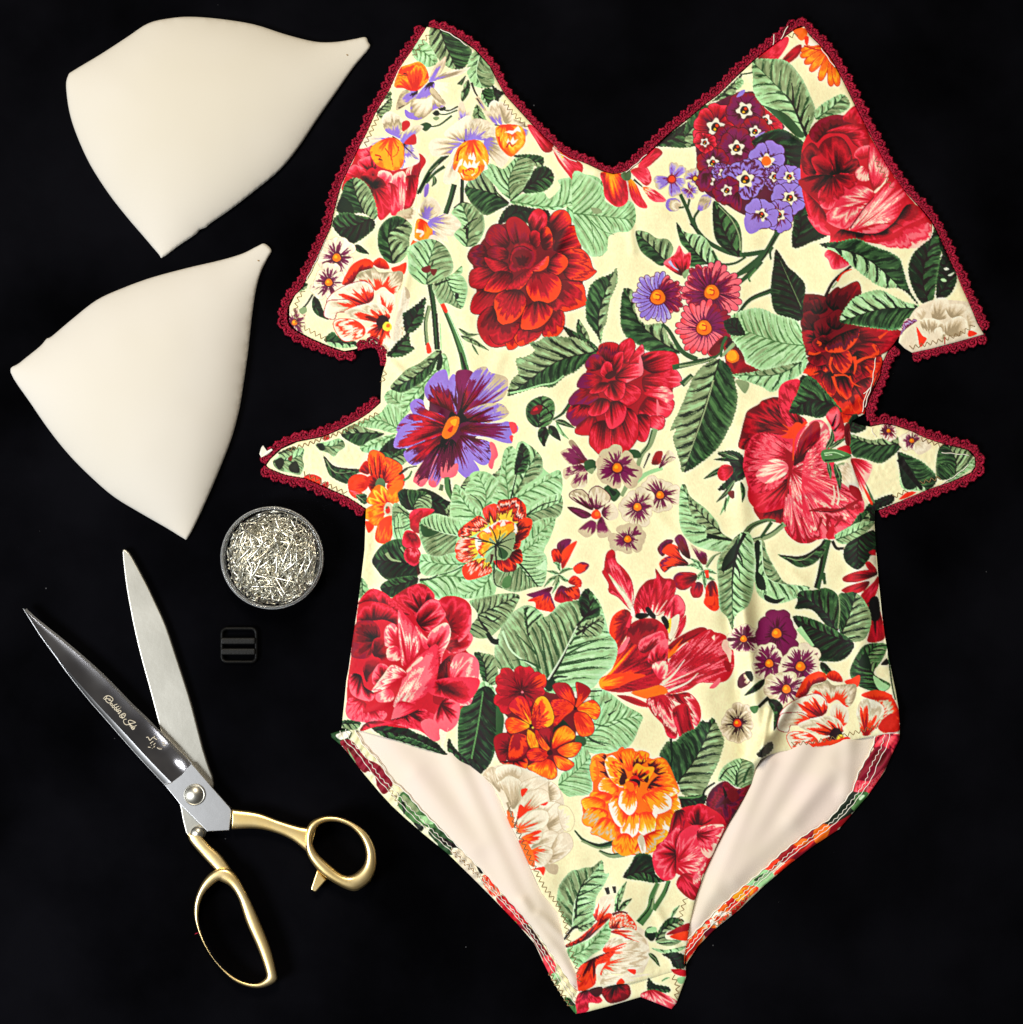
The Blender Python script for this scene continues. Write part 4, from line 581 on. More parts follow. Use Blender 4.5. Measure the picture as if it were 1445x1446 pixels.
    for o, r, c in [("820,935 900,878 955,900 985,995 890,1060", (940,1210), 'JzMFTpT'), ("945,862 1050,838 1100,825 1175,900 1165,1015 1090,1035 965,1005", (950,1200), 'JMTMWTMT'), ("1085,1065 1150,995 1225,1010 1205,1105 1110,1115", (1000,1200), 'JzzMTT'), ("1085,1125 1195,1075 1195,1140 1100,1195", (1000,1200), 'zzMMT'), ("635,1085 720,1018 800,975 865,1050 800,1105 700,1155 625,1145", (940,1210), 'JMTWTMT'),
                    ("595,1245 640,1165 765,1155 785,1235 680,1255 620,1295", (940,1210), 'JRTWWT'), ("605,1295 760,1240 785,1290 720,1345 645,1355", (940,1210), 'JMTWT'), ("655,1405 740,1338 850,1325 895,1400 875,1450 700,1500", (900,1210), 'JMTWTT'), ("895,1310 950,1265 1085,1350 1090,1420 1000,1435 940,1395", (920,1200), 'zMRTM'), ("1045,1285 1130,1248 1145,1355 1065,1355", (960,1210), 'zzMMT'), ("1050,1215 1130,1180 1120,1240 1060,1250", (960,1210), 'zMT')]: p(o, r, c, .5, 10)
    p("775,1135 880,1060 985,1008 1095,1050 1085,1145 960,1190 870,1255 820,1315 765,1225", (940,1210), 'SJYJYTH', .6, 12); F('Y', "815,1160 880,1120 870,1180 830,1200"); F('Y', "900,1110 945,1090 940,1170"); F('Y', "830,1230 880,1210 850,1270"); F('Y', "1010,1070 1080,1060 1060,1130"); F('H', "965,1060 990,1010 1010,1050"); F('H', "840,1100 870,1080 890,1110")
    F('S', "955,1185 1085,1110 1065,1260 1010,1335 945,1335 840,1355 900,1255"); F('G', "960,1230 1030,1280 1000,1330 950,1300")
    for x, y in ((780,1185),(885,1065),(965,1095),(1085,1085),(1060,1260),(980,1335),(800,1305),(1080,1160),(640,1140)): L('D', [(940,1212), ((940+x)/2+8, (1212+y)/2-8), (x, y)], 13, 5)
    L('z', "900,1290 890,1350 860,1400", 26, 6); L('e', "930,1210 930,1300 940,1400", 20, 10)
    # --- little pansies in the middle
    tile(740, 580)
    L('S', "1075,150 1030,280 960,370 890,600", 48, 34); L('G', "1050,160 1010,290 950,370", 14, 10); L('e', "1030,350 980,470", 16, 8); L('L', "900,600 1000,520 1135,470", 40, 30); F('G', "830,370 870,320 940,330 960,380 900,390"); F('G', "650,645 710,600 770,650 790,690 740,745 690,700"); F('D', "700,640 760,670 730,700"); L('S', "850,600 800,700", 40, 30)
    p("1045,435 1078,342 1135,338 1112,435", (1060,460), 'MRR', .3); p("1105,468 1180,325 1245,390 1170,435", (1090,480), 'uUAAB', .4); L('u', "1160,410 1200,380 1240,388", 10, 4)
    p("303,355 330,320 400,310 525,405 470,435 380,442", (530,430), 'MuUUUA', .4); p("370,270 410,248 510,395 480,400", (510,420), 'uUUa', .3); p("320,520 340,470 470,440 510,500 400,525 345,565", (530,440), 'uUAUAA', .5); p("385,605 420,530 490,500 525,520 430,635", (530,450), 'AUUAA', .5); p("450,620 510,520 520,590 490,630", (530,480), 'UAB'); F('G', "495,425 555,398 602,440 565,505 510,490"); F('S', "520,490 580,470 560,520")
    pans(1115,690,165,'uUUABB',20,n=5); pans(765,468,200,'uUUUAA',-15); pans(930,788,170,'uUUABB',30); pans(850,1050,150,'uUUAAA',50)
    p("375,705 400,658 480,648 545,720 565,810 480,775", (590,860), 'zuUABaA', .5, 8, 'u', 6); p("535,725 545,650 610,618 695,680 705,735 630,795 585,805", (585,860), 'uUABBA', .5, 8, 'u', 6); p("635,835 700,745 765,800 770,870 700,898", (600,850), 'uUABB', .5); p("356,790 450,798 555,850 500,885 430,855", (560,850), 'uUu'); p("450,970 545,895 605,930 585,990 520,1035 465,1005", (590,880), 'UUUA', .5, 7, 'A'); p("595,935 640,865 690,960 712,1012 620,1035", (600,850), 'uUUA', .3, 6, 'A'); disc(592,850,40,'T'); disc(600,845,20,'O')
    # small trumpet flowers
    p("270,1105 320,1055 390,1055 355,1130 310,1185", (300,1220), 'MuUU', .3); p("338,1125 435,1065 402,1150 322,1295 305,1200", (310,1300), 'RTTT', .3); p("226,1155 270,1128 315,1200 295,1255 250,1245", (310,1280), 'MFTR', .4)
    for s in ("290,1335 340,1300 412,1292", "290,1335 240,1322 188,1310", "290,1340 335,1380 395,1402", "290,1345 275,1420 230,1500", "290,1345 220,1385 165,1445", "295,1310 280,1260 240,1240"): lf(s, 16, 18, 's', 3, jag=0)
    p("405,1285 470,1238 535,1260 505,1312 440,1335", (420,1300), 'TTTU', .3); p("365,1405 410,1348 468,1390 450,1435", (370,1420), 'RTTR', .3)
    tile(660, 760)
    p("487,465 560,440 700,400 640,485 570,495", (700,400), 'uUUU'); p("495,515 560,480 665,445 695,490 735,625 680,605 630,595 565,575 555,525", (700,400), 'UUTTFT', .4, 10); p("712,500 755,395 825,415 865,510 830,560 770,535", (780,380), 'uUMRCC', .4); p("795,425 900,395 925,480 870,505", (800,380), 'MTTR', .4); p("835,355 880,308 935,350 922,405", (830,380), 'RTTC'); L('S', "745,310 700,390", 20, 10)
    tile(840, 750)
    p("515,145 580,75 645,80 610,135 560,210", (720,230), 'MuUM', .3); p("655,65 700,28 748,80 785,225 720,195 680,125", (770,270), 'zzMMU', .3); p("552,165 612,108 682,130 705,200 770,270 660,228 585,195", (790,290), 'zMFTTT', .4); p("530,265 600,208 700,240 770,282 640,295 570,338", (790,290), 'zMTTTUT', .4); p("788,118 850,150 918,188 912,275 860,250", (910,300), 'MuUA', .3)
    L('S', "915,300 960,220 1035,178", 24, 12); L('G', "925,290 990,200", 10, 6)
    for s in ("885,325 820,280 755,288", "885,320 840,260 780,225", "885,330 850,380 820,395", "890,330 930,380 985,400", "890,325 940,330 1000,350", "890,340 900,400 905,480"): lf(s, 20, 20, 's', 3, jag=0)
    L('T', "915,320 925,385", 34, 24); p("645,385 700,338 828,348 825,420 740,485 668,462", (840,380), 'zMRCRU', .4); p("782,475 840,415 890,450 872,535 808,545", (860,400), 'uRCR', .4); p("912,455 960,405 1002,450 1022,620 970,655 895,595 905,540", (950,390), 'uMMRTFT', .4); F('T', "905,545 950,535 980,560 960,610 900,590")
    # --- tulip
    tile(840, 750)
    p("95,200 130,158 165,170 180,250 240,310 300,400 320,520 300,640 250,600 190,540 120,500 115,430 65,340 80,310", (330,700), 'BQPCQPRC', .45, 12, 'R', 4); p("115,350 180,420 250,500 290,610 270,590 180,470", (290,640), 'BBIA', .3); F('C', "98,200 130,158 165,172 140,225 105,225")
    p("120,820 150,700 240,640 300,680 290,800 200,960 160,990 140,900", (320,720), 'RRMRT', .35, 9); p("320,620 360,490 430,410 505,385 500,312 560,385 640,400 665,480 600,620 520,690 400,680 340,700", (450,760), 'BPCRCPR', .5, 18, 'R', 4)
    p("570,680 640,540 690,530 735,590 740,650 720,720 680,800 640,870 610,890", (560,820), 'ABPRPQ', .5, 12, 'R', 4); F('B', "600,760 690,680 680,790 620,890"); p("590,950 700,860 850,790 920,805 850,870 720,930 620,1040 590,1020", (580,1050), 'OTMRR', .4); F('J', "600,740 630,720 620,820 605,830")
    p("660,860 740,690 745,760 700,850 660,880", (660,880), 'RPC', .4)
    p("570,1180 620,1050 740,930 920,810 985,830 1060,850 1120,930 1140,1100 1080,1220 950,1240 860,1240 760,1300 600,1330 520,1300", (480,1300), 'BQPQRCRCQC', .5, 22, 'C', 4); F('W', "1040,930 1060,890 1100,900 1120,980 1110,1080 1080,1010 1050,970"); F('W', "960,870 985,850 980,895"); F('Q', "940,1280 1020,1200 1025,1240 980,1285"); F('R', "1060,1060 1115,1090 1105,1150 1070,1130")
    p("160,1060 200,960 260,880 270,790 350,730 440,720 520,730 600,820 600,980 600,1090 580,1200 480,1290 330,1310 190,1320 60,1290 45,1220 100,1180 150,1120", (40,1260), 'YOTCRMRCRC', .45, 22); p("270,860 290,770 380,720 500,720 525,770 480,840 380,870 340,930", (300,1000), 'RRMMR', .35, 10); p("360,960 380,890 480,840 560,820 580,900 480,960 400,1000", (400,1010), 'MRQPQ', .4); p("435,1050 480,960 590,880 600,1000 560,1080 470,1090", (500,1110), 'RMCPQ', .4); p("470,1100 560,1060 600,1090 590,1190 530,1210", (500,1240), 'PQWBQ', .4)
    p("40,1220 100,1180 250,1160 420,1180 300,1230 160,1290 60,1290", (20,1260), 'YYOTT', .5, 9); F('O', "300,1320 420,1290 540,1260 600,1320 460,1370 380,1360"); F('Q', "180,1000 260,880 290,880 240,980"); L('B', "560,1240 640,1180 740,1050", 26, 6); L('B', "600,1310 760,1240 850,1160", 22, 5); L('P', "270,790 300,700 320,640", 30, 14); F('I', "300,620 325,640 330,700 300,690")
    for o in ("335,705 350,675 430,675 440,700 380,722", "415,640 440,620 475,660 500,690 495,720 455,700", "545,715 570,695 605,740 610,790 590,805 570,770"): F('K', o)
    tile(820, 950)
    p("300,190 420,198 560,262 545,285 440,262", (280,190), 'RRC', .3); p("540,230 620,195 705,190 785,300 795,440 782,535 715,520 675,425 595,340", (640,120), 'CRPWQWRP', .5, 14, 'C', 4); p("695,192 790,175 885,168 965,250 985,360 950,435 900,375 860,280", (720,120), 'MRCRWQC', .5, 12, 'C', 4); p("755,305 870,265 912,400 952,575 850,585 795,475", (800,200), 'CRRMRP', .4, 9, 'C', 4)
    # --- leaves right middle
    tile(940, 530)
    L('h', "635,1340 700,1240 820,1188 905,1190", 60, 16); L('S', "715,1352 850,1315 975,1215", 28, 44); L('G', "715,1340 850,1295 960,1215", 12, 14); L('G', "780,1330 870,1200", 24, 30); L('e', "640,1310 720,1230 830,1190", 10, 5)
    lo("122,930 165,895 205,990 330,1090 425,1200 465,1290 552,1352 520,1445 300,1415 175,1335 115,1200", "552,1352 300,1220 148,915", 's', 10, jag=.4); lo("190,1020 330,1095 420,1200 465,1295 540,1350 420,1350 330,1300 330,1240 240,1200", "545,1350 360,1200 200,1030", 'S', 9, jag=.8); L('D', "340,1310 440,1330 545,1350", 40, 16)
    tile(840, 750)
    lo("1300,110 1380,80 1410,180 1490,330 1570,430 1760,460 1640,555 1490,595 1380,560 1320,480 1300,300", "1360,90 1420,390 1750,460", 'l', 10, jag=.5); F('D', "1305,110 1350,95 1340,330 1310,300"); F('D', "1315,330 1380,380 1400,480 1330,460"); F('D', "1390,520 1480,560 1560,545 1490,595 1400,570")
    lo("1005,250 1080,130 1200,15 1285,45 1318,250 1305,420 1262,600 1150,700 1132,825 1088,712 1025,635 1010,450", "1185,30 1130,400 1132,815", 's', 14, jag=.5)
    F('D', "1040,330 1060,220 1140,110 1170,60 1150,250 1120,300"); L('K', "1230,20 1170,150 1130,350 1125,560", 34, 6)
    for s in ("1160,160 1200,230 1210,300", "1145,260 1180,330 1190,400", "1150,230 1080,300 1050,350"): L('K', s, 24, 4)
    tile(1030, 740)
    L('G', "805,130 770,300 722,530", 62, 44); L('e', "770,150 755,330 705,520", 16, 22); L('G', "770,400 785,495", 34, 22)
    lo("398,248 540,280 640,252 740,185 795,130 785,225 700,325 580,358 480,305", "405,255 600,295 785,160", 'd', 6, jag=.2); L('e', "420,262 600,270 740,190 780,140", 14, 24)
    lo("865,95 950,45 1060,-10 1190,-10 1085,105 980,165 895,155", "880,130 1000,80 1150,0", 's', 7, jag=.3); lo("935,255 960,170 1060,105 1185,55 1195,185 1125,315 1050,375 965,325", "1060,120 1050,240 1060,360", 'K', 6, jag=.3); L('e', "845,140 880,200 940,200", 26, 22)
    for o, r, c in [("1140,235 1192,210 1195,265", (1200,250), 'CR'), ("1115,330 1150,310 1208,380 1160,395", (1210,400), 'RC'), ("935,435 1050,388 1185,378 1205,420 1060,475 948,475", (1230,420), 'zMRCR'), ("920,545 1000,500 1145,470 1105,545 1000,575", (1200,460), 'MRCR'), ("1075,590 1180,478 1218,428 1225,500 1185,615 1140,668", (1230,430), 'RPCR'), ("1125,665 1205,640 1265,830 1265,945 1135,965 1150,850", (1180,560), 'KKzRCR')]: p(o, r, c, .4, 8)
    F('K', "1150,620 1215,600 1235,740 1200,800 1150,760"); F('B', "1150,270 1195,262 1205,345 1175,320")
    lo("895,585 960,565 1035,562 1115,640 1165,780 1115,935 1000,965 915,905 895,780", "915,905 980,760 1040,575", 'M', 6, jag=.6); lo("545,695 560,640 572,556 700,540 800,525 885,580 908,700 895,870 800,835 680,705", "885,890 780,720 590,580", 'D', 7, jag=.4); lo("520,765 640,765 800,830 1005,955 1005,1040 920,1118 820,1125 715,1105 640,955", "985,965 780,890 530,775", 'D', 9, jag=.6); L('S', "900,600 905,720 890,860", 8, 8); L('L', "570,850 640,940 690,1000", 50, 20)
    pans(120,940,140,'uuUB',-30); pans(390,895,205,'zuUUUU',0,e='u'); pans(330,1140,170,'uUUUBB',-10); pans(585,1165,200,'uUUUBB',25); pans(470,1350,180,'uUUBBA',5)
    p("68,1310 90,1240 150,1210 195,1230 170,1300 100,1345", (190,1230), 'aBAuuu', .5); F('D', "130,1215 180,1205 200,1260 180,1290"); lf("295,1270 220,1335 125,1405", 34, 24, 'D', 3, jag=.2); lf("750,1130 800,1195 882,1268", 30, 34, 'D', 3, jag=.2)
    lo("988,1200 1050,1060 1120,985 1250,975 1295,1000 1255,1110 1185,1225 1320,1310 1250,1375 1100,1345 1018,1290", "1180,1230 1120,1120 1200,990", 'h', 8, jag=.3); F('D', "1060,1150 1120,1050 1160,1180"); F('L', "1180,1240 1250,1290 1310,1330 1250,1370 1200,1320"); F('K', "1240,1150 1290,1100 1300,1150"); L('G', "1300,1050 1330,1300 1360,1440", 14, 10)
    tile(1030, 930)
    pans(70,530,165,'zEaaAB',10,'T'); L('D', "325,320 240,400", 32, 26); F('g', "170,400 240,390 230,440 200,450"); lf("325,335 400,430 368,592", 50, 40, 'D', 4, jag=.2)
    p("1190,270 1330,310 1400,520 1260,610 1170,430", (1180,520), 'FTBATF', .5, 12); F('F', "1220,540 1330,450 1395,540 1380,600 1250,600"); p("1040,440 1100,330 1250,380 1260,480 1160,620 1080,620 1060,520", (1120,640), 'RTTBAI', .5, 12); p("1080,300 1200,260 1330,300 1300,340 1180,340", (1200,380), 'FTT', .3)
    carnation(-55, -560)
    F('T', "600,700 720,690 900,660 960,640 980,665 760,720"); lo("230,780 340,680 360,740 280,810", "240,790 350,700", 'K', 4)
    # --- lower left rose
    tile(660, 760)
    lo("225,910 270,760 320,655 460,555 560,570 640,645 760,540 860,515 930,500 985,415 1080,520 1125,640 1165,780 1228,880 1205,1025 1100,1135 1030,1225 900,1255 640,1295 620,1150 440,1080 255,1065", "640,1190 840,860 1000,540", 'l', 11, jag=.4)
    lo("915,500 985,412 1045,500 1088,560 1065,655 945,650", "920,700 1000,580 985,430", 'D', 4); lo("465,585 560,578 625,640 540,705 500,805", "500,800 490,680 480,580", 'm', 4); lo("880,740 1085,640 1120,700 1080,800 960,830", "890,740 1090,680", 'S', 5)
    L('e', "640,1195 760,1020 835,850", 40, 10); L('N', "660,1160 780,960 900,720", 16, 8); L('N', "290,760 370,930 560,1060", 20, 10); L('G', "600,1070 560,920 500,800", 16, 8)
    for s in ("570,950 480,860 400,780", "600,1060 470,1000 370,1000", "640,1000 620,860 600,720", "740,960 690,820 670,680", "840,870 900,810 1060,800", "800,960 950,880 1150,810", "760,1040 950,1010 1160,960", "730,1110 900,1080 1080,1060"): L('G', s, 20, 4)
    for s in ("900,720 960,650 1030,560", "890,790 1000,720 1080,660", "960,720 960,760 940,790"): L('e', s, 24, 6)
    lo("20,520 110,490 280,455 425,465 400,560 330,670 240,770 160,820 60,810 20,740 90,630", "90,630 220,570 420,470", 'S', 8, jag=.3); L('e', "170,760 120,700 90,640", 24, 10); L('e', "150,640 210,680 280,640", 20, 8); L('D', "165,775 210,840 260,850", 34, 50)
    lo("60,940 150,945 230,980 255,1180 150,1190 100,1080", "160,1180 150,1060 110,950", 'M', 6)
    tile(650, 920)
    lo("95,440 130,330 190,245 270,290 285,350 200,310", "110,420 230,290", 'L', 4, jag=.2); lo("-5,490 80,380 200,285 285,340 310,450 315,620 275,860 180,1000 100,950 -5,880", "200,290 150,600 90,880", 'D', 10, jag=.5); L('g', "190,330 150,600 95,880", 10, 14); F('G', "300,450 360,540 340,700 300,690"); F('D', "330,440 400,470 390,540")
    tile(460, 960)
    lo("380,395 600,365 720,425 880,495 960,570 1010,640 850,590 700,560 560,510", "390,405 700,470 1000,630", 'D', 9, jag=.8); lo("560,470 700,480 900,570 1000,630 850,600 640,540", "580,490 990,620", 'm', 8); lo("120,340 200,330 290,350 250,410 150,400", "130,360 280,360", 'M', 4); lo("1000,580 1010,480 1060,560 1200,700 1260,770 1100,680", "1000,540 1240,750", 'D', 6)
    tile(470, 740)
    F('C', "160,1030 190,850 215,650 290,550 390,550 470,610 540,570 700,500 790,545 850,625 920,600 1040,620 1120,690 1120,860 1130,960 1090,1030 1170,1110 1180,1240 1110,1420 1060,1500 900,1660 800,1680 400,1640 130,1500")
    for o, r, c, a, k in [("515,610 600,530 720,488 805,540 835,605 760,655 690,765 640,705", (740,740), 'zMRPCPR', .4, 10), ("875,625 960,588 1080,618 1135,700 1112,850 1040,935 960,935 955,830 915,745", (920,860), 'MRRCPC', .4, 12), ("945,965 1100,885 1148,940 1080,1035 950,1055", (930,1000), 'RMRCQ', .4, 8), ("1025,930 1060,850 1130,740 1125,870 1040,965", (1000,900), 'CPQQ', .4, 6),
                    ("680,775 760,640 850,618 895,680 925,750 860,825 780,890", (690,840), 'zMRCPQP', .45, 10), ("205,655 300,538 400,550 520,640 645,745 540,725 380,645 280,635", (420,760), 'MRCPCP', .4, 12), ("195,770 280,660 420,650 545,740 545,825 420,785 300,795", (330,860), 'zMRCPC', .4, 12), ("155,1010 185,820 330,795 395,900 345,1000 290,1095 165,1090", (370,960), 'KzMMRc', .4, 16), ("325,1060 340,945 430,938 465,1040 420,1125", (340,1080), 'zMRC', .4, 7),
                    ("250,1160 320,1090 395,1110 335,1200 280,1295", (260,1280), 'zMRC', .4, 7), ("425,965 428,860 490,812 535,870 515,950 500,1002 440,1005", (540,990), 'CPQWQ', .5, 9), ("445,1095 448,1020 520,998 555,1050 545,1112 480,1120", (560,1000), 'PQWWQ', .5, 7), ("555,1090 536,715 600,750 685,860 725,950 695,1055 600,1170", (620,1200), 'CPPQHQQP', .45, 12), ("676,830 730,880 795,985 760,1025 715,960", (700,820), 'PWQP', .4, 6),
                    ("775,985 805,880 920,808 965,860 955,960 905,1060 880,1165 855,1085", (780,1090), 'MRCPQQW', .45, 10), ("875,1155 985,1075 965,1300 975,1460 825,1460 855,1260", (900,1100), 'zMzRRR', .4, 10), ("955,1235 1000,1078 1100,1055 1185,1110 1198,1230 1155,1400 1115,1480 1000,1460", (930,1360), 'RCPQQWQ', .5, 14), ("595,1205 660,1120 760,1040 855,985 868,1130 855,1240 805,1400 700,1470 500,1500 555,1335", (520,1500), 'QHWQWQQQPPC', .5, 20),
                    ("325,1235 380,1145 455,1170 415,1270 340,1315", (430,1300), 'MRPQ', .4, 7), ("415,1235 480,1155 560,1178 608,1240 520,1285 440,1345 325,1375 350,1320", (620,1260), 'CPQWHQW', .45, 9), ("145,1240 230,1235 262,1330 345,1390 300,1450 155,1390", (240,1200), 'KzMRPQ', .4, 10), ("355,1395 460,1348 505,1400 480,1450 375,1455", (510,1350), 'PQWQ', .4, 7)]: p(o, r, c, a, k)
    F('W', "645,1155 720,1088 735,1108 650,1170"); F('W', "605,1200 640,1165 645,1190 612,1215")
    tile(460, 960)
    for o, r, c, a, k in [("165,250 200,150 335,195 310,275 440,248 505,290 420,375 340,355 200,325", (320,150), 'RCPQPQ', .5, 14), ("535,335 600,180 770,228 700,295 560,335", (500,340), 'QQPC', .4, 9), ("505,345 640,300 780,240 850,268 905,300 925,400 948,470 890,505 780,425 640,385", (620,240), 'zRPCPPQ', .4, 14), ("285,425 340,350 500,338 610,362 420,385", (300,340), 'MRPC', .4, 8), ("885,310 1000,125 1095,200 1090,320 1050,395 970,435 915,385", (940,200), 'zMRPQQ', .45, 10), ("850,110 920,0 1245,-10 1215,130 1120,195 1020,160", (940,60), 'zMRCPP', .4, 10)]: p(o, r, c, a, k)
    F('Q', "780,350 860,320 920,390 945,470 890,500 810,430"); F('I', "930,410 990,430 1000,400 960,560")
    # --- geraniums, pale leaves
    tile(820, 950)
    lo("85,150 210,148 370,268 505,350 490,425 400,605 200,665 55,645 25,560 110,400", "35,560 200,420 490,350", 'L', 10, jag=.4); L('G', "110,420 220,440 330,400", 12, 4); L('G', "60,200 160,190", 10, 4); L('e', "80,155 180,150", 12, 10); L('D', "60,520 100,560 210,600", 16, 5); L('D', "230,350 290,310", 20, 5); L('D', "200,250 260,220", 16, 5)
    lo("650,675 685,600 720,560 780,560 840,500 930,460 990,395 1040,405 1085,372 1145,480 1175,570 1125,745 1085,825 985,1005 850,1005 795,905 725,795", "795,905 950,690 1090,395", 'M', 9, jag=1.2); L('D', "740,540 750,700 730,780", 22, 10); L('D', "830,580 880,740", 26, 8); lo("795,1035 1020,1000 1005,1085 870,1125", "800,1040 1000,1050", 'K', 5); L('g', "800,1020 950,1020 1010,990", 16, 10); L('D', "1000,1040 1020,960 1100,900", 20, 16)
    lo("1125,885 1165,775 1280,705 1365,718 1420,760 1405,905 1385,945 1280,935 1190,885", "1280,930 1290,820 1320,720", 's', 7, jag=.2); L('D', "1140,870 1200,790 1280,760", 16, 8); L('D', "1270,920 1280,800", 16, 8); L('G', "1330,900 1370,800 1400,770", 24, 10)
    tile(650, 920)
    lo("920,880 1000,775 1065,850 1075,1000 1072,1155 950,1182 880,1185 805,1105 830,1000 900,960", "810,1090 950,980 1060,870", 'L', 8, jag=.4); F('G', "930,700 1010,690 1030,760 960,780"); F('D', "690,290 730,230 780,250 740,330"); L('D', "740,240 800,210 880,210", 30, 10); L('G', "1030,690 1120,740 1230,760", 14, 5)
    F('M', "330,300 500,200 700,330 900,360 1000,440 960,600 900,860 700,940 400,900 320,760 400,600"); F('D', "830,560 900,620 940,700 880,740 760,660")
    fl(505,325,[(-52,240,170),(8,205,165),(58,215,150),(105,190,150),(170,150,140),(235,240,190),(282,215,140)], 'zMRRRC', .4, 8, 'M', 4); p("560,280 620,210 690,190 695,270 580,310", (510,330), 'MRTT', .4); disc(510,335,10,'Q')
    for o, r, c in [("285,700 390,668 425,760 385,885 330,905 288,805", (420,800), 'zMRR'), ("395,865 430,685 555,700 545,825 450,885", (470,680), 'RRTTR'), ("325,905 450,895 545,875 545,955 460,955", (430,870), 'zRTO'), ("755,285 860,258 925,330 935,445 850,425", (945,470), 'FTTCRR'), ("945,265 975,255 1045,290 1065,340 990,435 938,465 960,380", (940,480), 'TTTRR'), ("745,405 860,395 935,462 860,535 770,615 755,520", (950,470), 'TFTCTR'),
                    ("955,465 1080,398 1148,470 1115,558 1030,525", (930,470), 'TOYOYT'), ("935,505 1030,508 1092,590 1085,675 990,695 945,625", (935,470), 'FFTTOT'), ("395,455 480,365 555,415 585,595 480,535", (590,610), 'YTRTTC'), ("585,595 615,405 700,375 765,500 755,595 660,638", (585,615), 'RRTRTTYY'), ("375,565 440,540 575,612 430,675 380,635", (590,610), 'YOTTOT'), ("555,640 622,690 645,795 590,805 550,735", (580,600), 'YOYO'), ("615,640 680,688 735,790 690,815 630,725", (590,600), 'FROTO'),
                    ("755,795 775,665 860,608 938,670 925,722 830,765", (740,830), 'FTOYYO'), ("795,805 900,748 995,758 945,855 860,865", (740,825), 'TOOYOT'), ("765,855 850,868 935,920 880,975 800,955", (740,820), 'TOYOT'), ("552,940 700,878 775,920 795,1010 740,1048 610,995", (740,820), 'FTTOYO'), ("545,830 620,788 725,830 680,895 575,895", (740,830), 'FRTTC'), ("645,645 740,635 745,785 690,725", (740,800), 'zMRR')]: p(o, r, c, .45, 10, 'M', 4)
    disc(735,828,24,'z'); disc(942,468,14,'E'); disc(582,612,16,'E'); disc(596,625,9,'J')
    # --- ivory carnation
    F('B', "185,1015 260,945 400,922 520,955 640,1008 820,1130 855,1290 860,1450 640,1700 420,1450 330,1200")
    for o, r, c in [("190,1010 260,945 310,1000 330,1150 260,1080", (330,1180), 'aABA'), ("300,1085 400,1018 505,1070 495,1200 430,1290 365,1150", (440,1330), 'aAABI'), ("290,960 400,925 500,958 480,1040 400,1010 320,1060", (400,1120), 'ABII'), ("495,1080 640,1025 725,1060 620,1125 515,1155", (470,1180), 'ABIB'), ("485,1240 560,1148 680,1128 735,1200 620,1285 495,1318", (450,1400), 'TABIB'), ("725,1070 800,1108 825,1195 740,1225", (650,1200), 'aABI'), ("635,1290 740,1228 855,1270 855,1400 740,1450", (560,1420), 'aABII'), ("455,1430 520,1338 640,1288 725,1320 695,1450 560,1480", (440,1460), 'TABIB')]: p(o, r, c, .45, 12, 'A', 4)
    F('T', "465,1360 490,1255 530,1280 560,1300 480,1370"); F('T', "500,1130 555,1125 510,1190"); F('T', "660,1255 720,1230 700,1260"); F('O', "385,1300 430,1330 430,1445 400,1400"); L('E', "440,1440 480,1350", 12, 5)
    tile(620, 1130)
    for o, r, c in [("870,145 960,25 1035,100 1015,225 920,265", (820,260), 'aABII'), ("975,60 1060,60 1110,160 1080,250 1010,230", (920,220), 'BIXX'), ("755,390 880,255 985,280 985,365 900,405 800,390", (700,400), 'aABIB'), ("895,450 980,285 1065,278 1098,380 1010,478 895,525", (860,480), 'aAABIB'), ("635,240 760,95 885,95 895,180 820,255 700,278", (620,260), 'OTABII'), ("675,310 760,265 845,238 825,345 720,360", (650,330), 'OOTTB'), ("725,440 850,375 935,420 885,525 790,560", (690,400), 'OTABIB')]: p(o, r, c, .45, 10, 'A', 4)
    F('A', "865,535 970,530 965,605 900,595"); F('O', "560,130 605,95 615,225 570,205"); F('O', "645,355 700,325 765,420 785,545 720,505"); F('T', "755,570 865,548 855,618 820,575"); L('F', "650,350 720,330", 20, 8); L('a', "560,20 600,140", 20, 10)
    # --- orange dahlia
    tile(820, 950)
    F('O', "110,710 230,665 350,635 480,650 580,705 690,710 760,830 790,970 800,1180 760,1270 710,1330 670,1400 560,1480 300,1480 270,1370 140,1310 40,1200 20,1040 100,980")
    c0 = (440, 890)
    for o, c in [("90,705 200,665 235,780 245,870 145,840", 'zMTTO'), ("80,760 130,720 150,850 100,890", 'TOO'), ("300,660 340,610 370,640 400,720 340,740", 'zMFT'), ("335,650 440,630 425,790 375,790", 'FTOT'), ("425,770 470,645 565,668 520,745", 'zMOFO'), ("550,745 660,695 725,760 700,840 620,830", 'zMTOT'), ("610,860 740,830 805,965 720,940 550,965", 'zFTTOT'), ("550,965 700,930 810,965 740,1018 640,1000", 'FTOYHJ'),
                 ("145,935 190,862 262,878 315,965 250,998 178,985", 'FTOYYH'), ("85,985 160,970 255,1000 240,1068 95,1065", 'FTOO'), ("10,1045 110,1015 205,1060 170,1135 55,1135", 'FTYOJ'), ("15,1195 80,1105 225,1138 182,1245 55,1255", 'FOYAO'), ("85,1305 180,1185 295,1230 325,1305 250,1378 145,1335", 'FTOOAY'), ("725,1045 800,1025 825,1120 805,1185 738,1135", 'TOYH'), ("265,1410 330,1295 460,1328 565,1328 570,1460 300,1480", 'TOYAY'), ("555,1358 700,1288 725,1340 695,1415 600,1460", 'OYAJY'),
